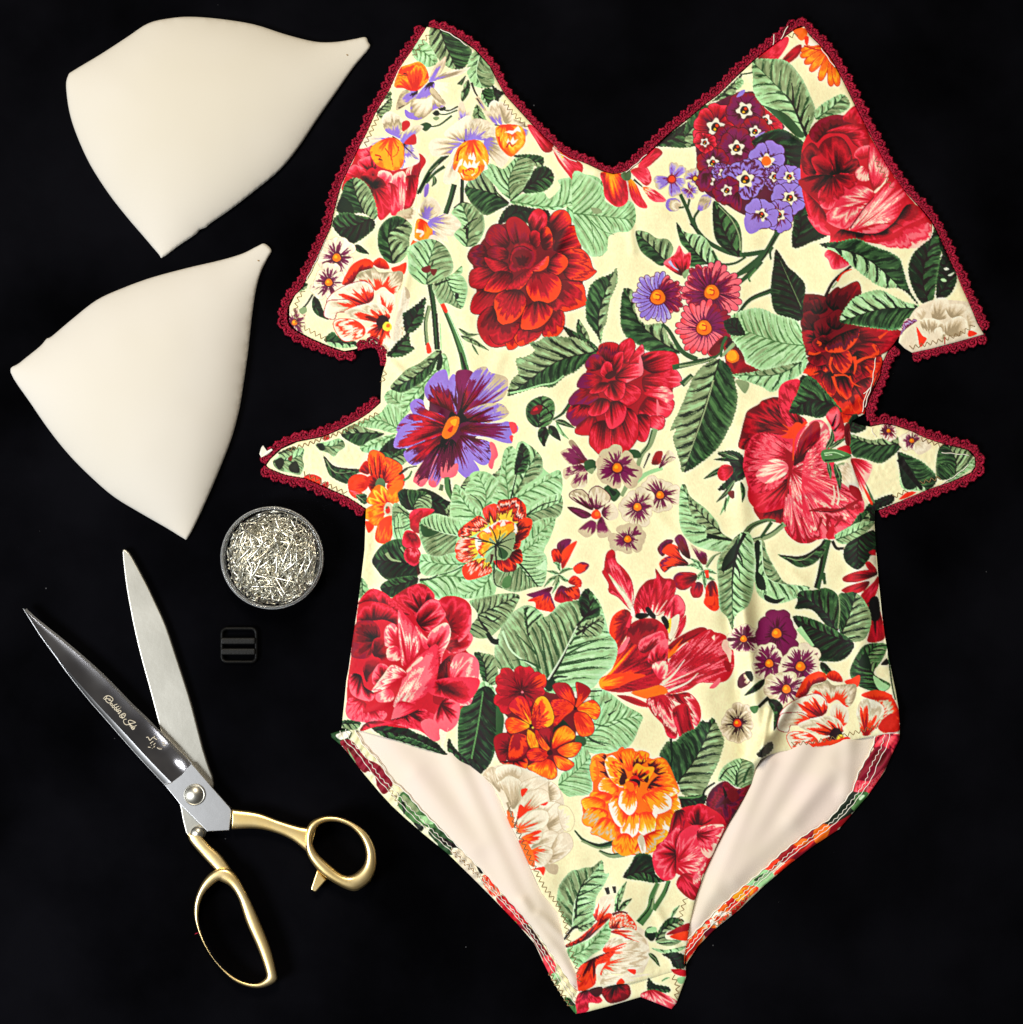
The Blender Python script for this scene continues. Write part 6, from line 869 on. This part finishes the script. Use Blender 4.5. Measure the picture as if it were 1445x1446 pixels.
for l_ in (lin_l, lin_r):
    panel('back_panel_lining', l_, zlin, M_LINING, suit, 2.)
def zhem(x, y, d): return .0014+.0011*(1-np.exp(-d/2.2))+.00045*np.sin((x+y)*.33+2.*np.sin(x*.05))*np.clip(d/5, 0, 1)+.0004*(n2(x/9., y/9., 12)-.5)
hem_l = np.vstack([hemL_out, hemL_in[::-1]]); hem_r = np.vstack([hemR_out, hemR_in[::-1]])
for h_ in (hem_l, hem_r): panel('leg_hem', h_, zhem, M_PRINT, suit, 1., True)
strip = P2("813,1400 850,1391 890,1385 917,1378 968.5,1364 969,1380 962.4,1397.6 955.5,1416.6 948.6,1425 905,1408 864,1420 827.5,1429.6 813,1432 809,1424")
panel('crotch_seam', strip, lambda x, y, d: .0013+.0010*(1-np.exp(-d/2.5))+.0004*(n2(x/20., y/20., 4)-.5), M_PRINT, suit, 1., True)
# burgundy lace edging: two ropes and a row of scallops
def lace(name, path, side=1, pitch=13., z0=.0018, out=.64):
    a = dense(spl(P2(path) if isinstance(path, str) else path, False, 8), .5, False); seg = np.linalg.norm(np.diff(a, axis=0), axis=1); s = np.concatenate([[0], np.cumsum(seg)]); ln = s[-1]
    t = np.gradient(a, axis=0); t = np.stack([np.convolve(np.pad(t[:, i], 14, mode='edge'), np.ones(29)/29, 'valid') for i in (0, 1)], 1); t /= np.linalg.norm(t, axis=1)[:, None]+1e-9; nr = np.stack([t[:, 1], -t[:, 0]], 1)*side
    def at(q, off):
        q = np.clip(q, 0, ln); return np.stack([np.interp(q, s, a[:, i]) for i in (0, 1)], 1)+np.stack([np.interp(q, s, nr[:, i]) for i in (0, 1)], 1)*np.asarray(off)[:, None]
    V, Fc = [], []; rg = np.random.RandomState(int(ln)); q = np.arange(0, ln, 2.2)
    for off, r, ph in ((.5, 1.9, 0), (4.4, 1.6, 2.)):
        c = at(q, off*out+.7*np.sin(q*1.1+ph)); tube(V, Fc, W(c[:, 0], c[:, 1], z0+.0004*np.cos(q*1.1+ph)), r*K, 5)
    n = max(1, int(round(ln/pitch))); pt = ln/n
    for i in range(n):
        s0 = i*pt; f = np.linspace(0, 1, 11); jit = rg.uniform(-1.2, 1.2); top = (15.5+rg.uniform(-2.6, 2.6))*out
        for hgt, r, ins in ((top, 1.9, .08), (top*.66, 1.6, .32)):
            sq = s0+pt*(ins+(1-2*ins)*f)+jit*np.sin(f*math.pi)-(.12*pt)*np.sin(2*math.pi*f)*(ins < .1); c = at(sq, 6.*out+(hgt-6.*out)*np.sin(f*math.pi)**.7); tube(V, Fc, W(c[:, 0], c[:, 1], z0+.0005*np.sin(f*math.pi)+.0003*rg.uniform(-1, 1)), r*K*(1+.18*np.sin(f*19+i)), 5)
        for g in (.3, .5, .7):                                   # picot knots on the scallop
            c = at(np.array([s0+pt*g+jit]), np.array([top+(1.2 if g == .5 else -1.0)])); e = W(c[:, 0], c[:, 1], z0+.0006)[0]; tube(V, Fc, [e+np.array(u_)*K for u_ in ((-1.7, 0, 0), (-1., 0, .3), (0, 0, .6), (1., 0, .3), (1.7, 0, 0))], np.array([.4, 1.3, 1.7, 1.3, .4])*K, 5)
    return mesh(name, V, Fc, M_LACE, suit)
lace('lace_edging', "600,40 581,72 562,98 549,127 529,160 516.5,188 505,209 490,240 480.5,261 471,296 466,319 459,335 447,362 432,393 424,407 414,417 406,433 405,454 413,466 436,479 460,489.5 485,498 502,497", -1)
lace('lace_edging', "606,37 625,41 647,51 672,69 692.5,92 703,111 715,133 731,150 751,172.5 771,193 795.5,213.5 811,222 831,230 851,240 866,244 878,242", 1, out=.5)
lace('lace_edging', "874,244 890,237.5 902.5,226.5 925,205 949,183 974,164 995,146 1014,132 1036,110 1066,82 1093,61 1109,49 1128,36 1139,36", 1)
lace('lace_edging', "1134,36 1145,48 1159,62 1176,83 1192,112.5 1210,149 1230.5,189 1253,230.5 1280,270 1300,291 1317,312 1331,340 1342,365 1353,388 1361,408 1372,432 1382,455 1389,468", 1)
lace('lace_edging', "1391,472 1350,485 1316,493.5 1288,500", 1)
lace('lace_edging', "1264,489 1256,498 1248,514 1245,530 1233,555 1225,578 1226,594", 1)
lace('lace_edging', "536,566 522,580 506,590.5 480,604 456,614.5 420,621.5 397,631.5 381,646 374,655", -1)
lace('lace_edging', "374,658 379,663 403,672.5 432,678 463,692 491,704 516,721", -1)
lace('lace_edging', "1230,600 1247,597 1261,598 1289,607.5 1306,616 1332,625 1367,633.5 1378.5,645 1379.5,658 1373,668.5 1346,681 1311.5,693 1271.5,710 1242,722", 1)
lace('lace_edging', "506,494 520,490 531,491 537,503 539,518", 1, out=.7)
# stitching
def surf(x, y):
    return zfront(np.asarray(x, float), np.asarray(y, float), np.full(len(x), 8.))
def stitch(name, path, amp, pitch, mat, zf, r=.55):
    a = dense(spl(P2(path), False, 8), .5, False); seg = np.linalg.norm(np.diff(a, axis=0), axis=1); s = np.concatenate([[0], np.cumsum(seg)]); t = np.gradient(a, axis=0); t /= np.linalg.norm(t, axis=1)[:, None]+1e-9
    q = np.arange(0, s[-1], pitch if amp else 3.); b = np.stack([np.interp(q, s, a[:, i]) for i in (0, 1)], 1); nr = np.stack([np.interp(q, s, -t[:, 1]), np.interp(q, s, t[:, 0])], 1)
    b = b+nr*(amp*np.where(np.arange(len(q)) % 2, 1, -1)[:, None] if amp else .5*np.sin(q*.35)[:, None]); b = dense(b, 1.6, False)
    z = zf(b[:, 0], b[:, 1])+.00022; V, Fc = [], []; tube(V, Fc, W(b[:, 0], b[:, 1], z), r*K, 4); return mesh(name, V, Fc, mat, suit)
sw = lambda x, y: zwing(np.asarray(x), np.asarray(y), np.full(len(x), 8.)); sh = lambda x, y: zhem(np.asarray(x), np.asarray(y), np.full(len(x), 5.)); sx = lambda x, y: np.full(len(x), .0024)
for pth in ("428,410 420,425 417,445 424,459 445,471 463,480", "711,143 722,157 735,170 746,181", "606,48 595,62 584,80", "536,160 525,183 515,207", "1285,491 1312,485 1340,477 1362,468 1378,456", "1118,1051 1160,1046 1202,1036 1244,1024", "718,1140 735,1183 752,1219 768,1252 786,1276 798,1302 804,1332 815,1368 818,1390", "968,1268 962,1290 960,1312", "1236,222 1246,243 1262,268", "1114,52 1128,47", "540,540 545,520"):
    stitch('zigzag_stitching', pth, 3.2, 4.2, M_ZIG, surf, .45)
for pth in ("534,583 505,599 480,611 440,625 405,636", "428,668 455,681 492,698"): stitch('zigzag_stitching', pth, 3., 4.2, M_ZIG, sw)
for pth in ("1300,620 1336,631", "1300,682 1332,673", "1262,702 1282,692"): stitch('zigzag_stitching', pth, 3., 4.2, M_ZIG, sw)
for pth in ("548,1112 558,1126 566,1140", "636,1200 660,1222 684,1244", "775,1372 790,1397 806,1422", "950,1378 957,1395 953,1412", "1010,1308 1035,1285 1060,1262"): stitch('zigzag_stitching', pth, 3.2, 4.2, M_ZIG, sx if pth.startswith('950') else sh)
def between(a, b, f): a = a[np.linspace(0, len(a)-1, 13).astype(int)]; b = b[np.linspace(0, len(b)-1, 13).astype(int)]; return ' '.join('%.1f,%.1f' % tuple(q) for q in a*(1-f)+b*f)
for ho, hi in ((hemL_out, hemL_in), (hemR_out, hemR_in)):
    stitch('hem_stitching', between(ho, hi, .40), 0, 3, M_THREAD, sh, .6); stitch('hem_stitching', between(ho, hi, .62), 1.1, 4.5, M_THREAD, sh, .55)
    stitch('lining_edge', between(ho, hi, .985), .8, 9, M_THREAD, lambda x, y: np.full(len(x), .0022), 1.0)
for pth, zf in (("1237,505 1235,520 1231,545 1226,560 1221,578", surf), ("1231,546 1225,552 1219,556", surf), ("1229,548 1222,561 1218,583", surf), ("1092,63 1093,55 1094,46", lambda x, y: np.full(len(x), .0042)), ("1103,55 1108,46 1113,36", lambda x, y: np.full(len(x), .0042)), ("1330,639 1352,641 1371,643", sw), ("1327,685 1349,672 1371,654", sw), ("1232,604 1233,611 1238,618", sw), ("622,41 640,50 662,66", surf), ("460,338 447,367 433,395", surf), ("884,243 898,232 915,216", surf), ("1160,68 1170,82 1180,96", surf), ("785,214 800,222 815,229", surf)):
    stitch('loose_thread', pth, 0, 3, M_THREAD, zf, .7)
# stray end of cream elastic at the tip of the left band
bm = bmesh.new(); vs = [bm.verts.new(tuple(W(x, y, z))) for x, y, z in ((366.5,641,.003), (369,632,.0045), (371.5,629,.005), (377,637,.0035), (383.5,633.5,.0045), (385,635.5,.0045), (378,642,.003), (369,646,.003))]; f = bm.faces.new(vs); r_ = bmesh.ops.extrude_face_region(bm, geom=[f])
for g in r_['geom']:
    if isinstance(g, bmesh.types.BMVert): g.co.z -= .0006
bmesh.ops.recalc_face_normals(bm, faces=bm.faces[:]); me = bpy.data.meshes.new('elastic_end'); bm.to_mesh(me); bm.free(); link('elastic_end', me, M_ELASTIC, suit, False)
# ---------------------------------------------------------------- two foam bra cups
def poisson(m):
    u = np.zeros(m.shape); 
    for _ in range(1500):
        v = .25*(np.roll(u, 1, 0)+np.roll(u, -1, 0)+np.roll(u, 1, 1)+np.roll(u, -1, 1))+1.; u = np.where(m, v, 0.)
    return u/u.max()
def bra_cup(label, zoomed, ox, oy, k, hgt, hole, shift):
    o2 = P2(zoomed)*k+(ox, oy); o2 = spl(o2, True, 4); x0, y0 = np.floor(o2.min(0))-6; st = 4.; nx = int((o2[:, 0].max()-x0)/st)+4; ny = int((o2[:, 1].max()-y0)/st)+4
    u = poisson(inside(o2, x0, y0, nx, ny, st)); u = blur(u, 1)
    def zf(x, y, d):
        fx = np.clip((x-x0)/st, 0, nx-1.001); fy = np.clip((y-y0)/st, 0, ny-1.001); i = fx.astype(int); j = fy.astype(int); a, b = fx-i, fy-j
        h = (u[j, i]*(1-a)+u[j, i+1]*a)*(1-b)+(u[j+1, i]*(1-a)+u[j+1, i+1]*a)*b
        return .0010+.0014*(1-np.exp(-d/1.6))+hgt*np.clip(h, 0, 1)**.8+.0003*(n2(x/40., y/40., 2)-.5)
    t = thing('bra_cup', label, 'bra cup', tuple(W(o2[:, 0].mean(), o2[:, 1].mean(), 0.)), 'foam bra cups')
    panel('foam_shell', o2, zf, M_FOAM, t, 1.6, False, .004, 14)
    V, Fc = [], []; hz = float(zf(np.array([hole[0]]), np.array([hole[1]]), np.array([9.]))[0]); tube(V, Fc, W(np.array([hole[0]-1.2, hole[0]+1.2]), np.array([hole[1]-.6, hole[1]+.6]), np.array([hz, hz])), .8*K, 6); mesh('needle_hole', V, Fc, M_ZIG, t)
bra_cup('cream foam bra cup at the top, its strap point aimed right', "250,325 258,285 275,268 380,205 480,140 560,88 640,69 720,63 830,71 960,92 1080,130 1190,157 1270,158 1340,147 1380,140 1391,158 1396,182 1340,250 1270,350 1200,450 1130,555 1060,640 970,715 880,785 795,844 780,858 755,868 740,885 680,925 615,972 600,960 540,890 480,820 410,730 340,620 290,510 262,420", 0, 0, 540/1445., .0135, (490.5, 77.5), 0)
bra_cup('cream foam bra cup above the dish, its strap point aimed up', "48,628 90,585 180,512 212,476 235,465 330,385 440,300 560,245 690,198 850,155 1000,120 1100,90 1170,55 1200,45 1231,75 1215,110 1185,170 1160,260 1140,400 1125,540 1105,680 1085,800 1050,930 1000,1060 945,1190 890,1310 850,1382 830,1380 760,1337 640,1268 520,1195 420,1110 320,1010 230,900 140,770", 0, 330, 450/1445., .0155, (365, 368), 0)
# ---------------------------------------------------------------- dressmaking shears
sh_ = thing('scissors', 'open dressmaking shears with steel blades and gold handles', 'scissors', tuple(W(275., 1122., 0.)))
bladeB = P2("176.7,775.5 173.8,779 176,803 180,833 186,866 192,895 201,932 211,968 220,1002 231,1044 250,1120 255,1137 258,1153 261.5,1168 266.7,1180 285.7,1183 292.6,1175 296,1150 303,1107 297,1085 288,1057 273,999 263,966 252.5,934 244,908 236,884.6 228,866 219,847 211,830 202.7,814 193,796 184,781")
extrude('lower_blade', spl(bladeB, True, 2), .0012, .0036, M_SATIN, sh_, .0013, 4)
bladeA = P2("33,859 51,874 88,902 124,932 156,962 186,992.5 208,1013 227.5,1033 250,1056 271,1077 276,1083 300,1111 325.5,1140 327.5,1144 324.6,1172 293.5,1173.5 254.6,1134.7 232,1107 199,1072 165,1033.5 147,1012.5 130,993.5 107,965.5 92,946 78,926 58,899 41,872")
extrude('upper_blade', bladeA, .0040, .0051, M_STEEL, sh_, 0)
extrude('pivot_plate', P2("271,1077.5 276,1083 300,1111 325.5,1140 327.5,1144 324.6,1172 293.5,1173.5 254.6,1134.7 233,1108 243.5,1104 258,1093"), .0052, .0068, M_STEEL, sh_, .0003, 3)
# hollow-ground mirror face of the upper blade, and its bright bevel
up = dense(spl(P2("35,861.5 52,877 88,905.5 123,935 155,965 185,996 207,1017 226,1037 248,1060 268,1081"), False, 6), 1., False)[::4]; lw = dense(spl(P2("35.5,863.5 52,887 69,911 86,934 102,954 118,972.5 141,998 173,1032 206,1068 226,1089 242,1105"), False, 6), 1., False); lw = lw[np.linspace(0, len(lw)-1, len(up)).astype(int)]
V, Fc = [], []; n_ = len(up); ms = 13
for i in range(n_):
    f_ = i/(n_-1)
    for j in range(ms):
        g = j/(ms-1); q = up[i]*(1-g)+lw[i]*g; q = q+np.array([4., 4.])*math.sin(g*math.pi)*max(0, (f_-.9)/.1)*1.2; V.append(W(q[0], q[1], .0065+.0009*min(1., (1-f_)*8+.0)-.0004*math.sin(g*math.pi)*min(1, f_*3)-.0016*math.sin(g*math.pi)*max(0, (f_-.72)/.28)*(1-max(0, (f_-.93)/.07))))
for i in range(n_-1):
    for j in range(ms-1): Fc.append((i*ms+j, i*ms+j+1, (i+1)*ms+j+1, (i+1)*ms+j))
face = mesh('mirror_face', V, Fc, M_CHROME, sh_)
V, Fc = [], []; el = dense(spl(P2("33.5,860 41,872 58,899 78,926 92,946 107,965.5 130,993.5 147,1012.5 165,1033.5 199,1072 232,1107"), False, 6), 1., False); el = el[np.linspace(0, len(el)-1, n_).astype(int)]
for i in range(n_): a_ = lw[i]; b_2 = el[i]; V += [W(a_[0], a_[1], .0074), W((a_[0]+b_2[0])/2, (a_[1]+b_2[1])/2, .0068), W(b_2[0], b_2[1], .0053)]
for i in range(n_-1):
    for j in range(2): Fc.append((i*3+j, i*3+j+1, (i+1)*3+j+1, (i+1)*3+j))
mesh('cutting_bevel', V, Fc, M_STEEL, sh_)
V, Fc = [], []
for i in range(n_): q = up[i]; V += [W(q[0]-.5, q[1]+.5, .0075), W(q[0]+2.2, q[1]-2.2, .0064)]
for i in range(n_-1): Fc.append((i*2, (i+1)*2, (i+1)*2+1, i*2+1))
mesh('blade_spine', V, Fc, M_STEEL, sh_)
# engraved script on the blade
kz = 80/1445.; LET = ["200,300 260,240 330,225 400,260 445,310 430,360 370,350 330,330", "300,235 265,300 270,360 330,410 390,400 420,360", "215,320 300,300 390,320", "385,465 375,440 405,420 430,440 420,470 390,475", "555,440 470,470 425,500 440,530 480,520 480,480", "600,492 520,525 480,560 500,590 540,570 530,530", "625,553 570,575 530,605 550,625 590,600", "560,645 610,605 645,610 645,640 590,665 580,685 620,682",
      "705,805 630,770 615,740 660,705 720,675 765,700 755,745 715,785 680,770 665,735 700,710 745,735", "790,825 735,830 715,880 740,940 800,970 860,945 930,930 1025,912", "1025,908 950,870 880,850 840,870 850,920 900,965", "850,975 900,950 880,1010 930,975 920,1040 970,1000 950,1060 1000,1040 1005,1000 1050,985", "900,1030 950,1090 1000,1060", "640,512 648,520"]
V, Fc = [], []
for s_ in LET:
    a_ = dense(spl(P2(s_)*kz+(135, 970), False, 5), .5, False); tube(V, Fc, W(a_[:, 0], a_[:, 1], .00735), .55*K, 5)
for s_ in ("300,390 340,380 380,440 400,460 470,390 520,410 575,445", "400,545 440,510 480,490", "490,580 510,550 535,540", "345,632 410,642", "575,645 630,680 700,682", "430,580 440,590", "450,660 460,665", "720,575 800,590", "700,520 770,530", "500,350 520,380", "520,610 490,640"):
    a_ = dense(spl(P2(s_)*kz+(190, 1020), False, 5), .5, False); tube(V, Fc, W(a_[:, 0], a_[:, 1], .0072), .6*K, 5)
ltr = mesh('engraved_lettering', V, Fc, M_ETCH, face)
# pivot screw
def disc3(name, cx, cy, rr, zz, mat, parent):
    V, Fc = [], []; c = np.array([cx, cy]); n = 36
    for (r, z) in zip(rr, zz):
        for k in range(n): V.append(W(c[0]+r*math.cos(k*math.tau/n), c[1]+r*math.sin(k*math.tau/n), z))
    for i in range(len(rr)-1):
        for k in range(n): k2 = (k+1) % n; Fc.append((i*n+k, (i+1)*n+k, (i+1)*n+k2, i*n+k2))
    Fc.append(tuple(range((len(rr)-1)*n, len(rr)*n))[::-1]); o = mesh(name, V, Fc, mat, parent); bm = bmesh.new(); bm.from_mesh(o.data); bmesh.ops.recalc_face_normals(bm, faces=bm.faces[:]); bm.to_mesh(o.data); bm.free(); return o
disc3('pivot_screw', 274.5, 1122.6, [15.2, 15.2, 13.6, 13.2, 12.6, 0.1], [.006, .0074, .0075, .0069, .0074, .0076], M_SATIN, sh_)
# gold handles
ring_loft('handle_arm', P2("328,1142.5 364,1147.7 395,1158.8 426,1167.6 447,1168"), P2("327.5,1171 359.6,1170 386,1175 412.8,1186.5 437,1206"), .0062, .0032, M_GOLD, sh_, 60, 14, False)
ring_loft('finger_loop', P2("435,1166.5 452.6,1154 475,1153 499,1162 519,1177.6 530,1200 531,1224 524,1243 510,1255 497,1258 475,1248.5 450.4,1230.8 432.7,1202"), P2("440.5,1182 452.6,1164 472.6,1160 494.7,1167.6 510,1184 517,1204 513.5,1222 499,1235 483.6,1235 463.7,1219.7 446,1202"), .0085, .0060, M_GOLD, sh_)
ring_loft('handle_arm', P2("265,1179 269,1189 284,1207 302,1226 309,1232"), P2("286,1182 298,1195 313,1208.6 328.6,1231 332,1238"), .0045, .0034, M_GOLD, sh_, 60, 14, False)
ring_loft('finger_loop', P2("304,1228.5 288.7,1242 277.7,1264 274,1286 277.7,1308 288.7,1335 306.5,1361.5 328.6,1383.6 350.8,1393.6 370.7,1394.7 390,1386 390.6,1374 381.8,1339 366,1299.4 348.5,1261.8 333,1235 320,1226"), P2("306.5,1245 288.7,1261.8 281,1284 282,1310.5 295.4,1343.7 315,1368 339.7,1384.7 361.8,1389 375,1381 375,1370 364,1339 348.5,1304 337.5,1270.6 326.4,1253 315,1246"), .0060, .0045, M_GOLD, sh_)
extrude('stop_lug', P2("449,1226 440.5,1252 441,1254.5 446,1257 448,1256.5 462,1240.5"), .0030, .0075, M_GOLD, sh_, .0006, 3); disc3('ferrule', 279., 1177., [10, 10, 8, 0.1], [.001, .0062, .0074, .0078], M_SATIN, sh_)
# ---------------------------------------------------------------- round box of pins
PC = W(386., 787.4, .006); R0 = 70.5*K
dish = thing('pin_dish', 'small round clear plastic dish heaped with silver pins', 'dish', (PC[0], PC[1], 0))
def lathe(name, prof, mat, parent, n=72):
    V, Fc = [], []
    for r, z in prof:
        for k in range(n): V.append((PC[0]+r*math.cos(k*math.tau/n), PC[1]+r*math.sin(k*math.tau/n), z))
    m2 = len(prof)
    for i in range(m2):
        i2 = (i+1) % m2
        for k in range(n): k2 = (k+1) % n; Fc.append((i*n+k, i*n+k2, i2*n+k2, i2*n+k))
    return mesh(name, V, Fc, mat, parent)
lathe('wall', [(R0-.0010, .0012), (R0-.0004, .0012), (R0, .0020), (R0, .0128), (R0-.0002, .0134), (R0-.0007, .0135), (R0-.0010, .0130), (R0-.0011, .0024)], M_CLEAR, dish)
lathe('rim', [(R0-.0001, .0104), (R0+.0003, .0106), (R0+.0005, .0112), (R0+.0003, .0118), (R0-.0001, .0120), (R0-.0004, .0112)], M_RIM, dish)
lathe('base', [(.0005, .0003), (R0-.0020, .0003), (R0-.0018, .0011), (.0005, .0011)], M_CLEAR, dish)
V, Fc = [], []; pl = .0200
tube(V, Fc, [(0, 0, -pl/2), (0, 0, pl/2-.003), (0, 0, pl/2)], np.array([.00036, .00036, .00004]), 6); tube(V, Fc, [(0, 0, -pl/2-.0006), (0, 0, -pl/2-.0004), (0, 0, -pl/2), (0, 0, -pl/2+.0003)], np.array([.0003, .0007, .0007, .0003]), 6)
pin_me = bpy.data.meshes.new('pin'); pin_me.from_pydata([tuple(q) for q in V], [], Fc); pin_me.update(); pin_me.materials.append(M_PIN); pin_me.polygons.foreach_set('use_smooth', np.ones(len(pin_me.polygons), bool))
rnd = random.Random(11); Ri = R0-.0013
def pin_pose(zlo, zhi, L_):
    while True:
        a = rnd.gauss(1.25, .55) if rnd.random() < .62 else rnd.uniform(0, math.pi); r = Ri*math.sqrt(rnd.random()); t = rnd.uniform(0, math.tau); x, y = r*math.cos(t), r*math.sin(t); dz = rnd.gauss(0, .05); ok = True
        for s in (-1, 1):
            if math.hypot(x+s*math.cos(a)*L_/2, y+s*math.sin(a)*L_/2) > Ri-.0006: ok = False
        if not ok: continue
        dome = 1-.45*(math.hypot(x, y)/Ri)**2; d = Vector((math.cos(a), math.sin(a), dz)).normalized()
        if rnd.random() < .5: d = -d
        return Vector((PC[0]+x, PC[1]+y, zlo+(zhi-zlo)*rnd.random()*dome+.0006)), d.to_track_quat('Z', 'Y')
for i in range(300):
    o = bpy.data.objects.new('dressmaking_pin', pin_me); COL.objects.link(o); loc, q = pin_pose(.0052+.0050*i/300, .0066+.0052*i/300, pl); o.location = loc; o.rotation_mode = 'QUATERNION'; o.rotation_quaternion = q
    tag(o, 'thin silver steel pin lying loose in the heap inside the clear dish', 'pin', 'pins heaped in the round dish')
V, Fc = [], []
for i in range(260):
    loc, q = pin_pose(.0018, .0078, pl); d = q @ Vector((0, 0, 1)); a_ = np.array(loc-d*pl/2); b_2 = np.array(loc+d*pl/2); a_[2] = max(a_[2], .0016); b_2[2] = max(b_2[2], .0016); tube(V, Fc, [a_, a_*.1+b_2*.9, b_2], np.array([.0003, .0003, .00005]), 5)
for i in range(220):                                             # short ends that stand against the wall
    t = rnd.uniform(0, math.tau); rr_ = Ri*rnd.uniform(.72, .985); a2 = rnd.uniform(0, math.pi); c_ = np.array([PC[0]+rr_*math.cos(t), PC[1]+rr_*math.sin(t), rnd.uniform(.003, .0078)]); l2 = rnd.uniform(.004, .009); tg_ = np.array([-math.sin(t), math.cos(t), rnd.gauss(0, .25)]); tg_ /= np.linalg.norm(tg_); l2 = min(l2, 2*math.sqrt(max(1e-8, Ri**2-rr_**2))*.9); tube(V, Fc, [c_-tg_*l2/2, c_+tg_*l2/2], .0003, 5)
o = mesh('pin_heap', V, Fc, M_PIN, None); o['kind'] = 'stuff'; o['label'] = 'dense lower layers of silver pins filling the clear dish'; o['category'] = 'pins'
# ---------------------------------------------------------------- black slide buckle
bk = thing('strap_slider', 'small black plastic strap slider with two cross bars below the pin dish', 'slider', tuple(W(338., 911., 0.)))
def rrect(x0, y0, x1, y1, r, n=6):
    q = []
    for cx, cy, a0 in ((x1-r, y1-r, 0), (x0+r, y1-r, 90), (x0+r, y0+r, 180), (x1-r, y0+r, 270)):
        for k in range(n+1): t = math.radians(a0+90*k/n); q.append((cx+r*math.cos(t), cy+r*math.sin(t)))
    return np.array(q)
fr = dense(rrect(313.5, 887.5, 362, 934.5, 7), 1.5); V, Fc = [], []; tube(V, Fc, W(fr[:, 0], fr[:, 1], .0016), 2.5*K, 8, True); mesh('frame', V, Fc, M_PLASTIC2, bk)
for yb in (904.8, 919.8): extrude('cross_bar', rrect(312.5, yb-4.6, 361.5, yb+4.6, 2.2), .0008, .0034, M_PLASTIC, bk, .0008, 4)
# a snippet of red thread on the cloth
V, Fc = [], []; a_ = dense(spl(P2("275,1319.5 278,1318 281,1317"), False, 5), .5, False); tube(V, Fc, W(a_[:, 0], a_[:, 1], .0006), .7*K, 5); tag(mesh('thread_snippet', V, Fc, M_LACE, None), 'tiny snippet of red thread left of the lower gold handle', 'thread')
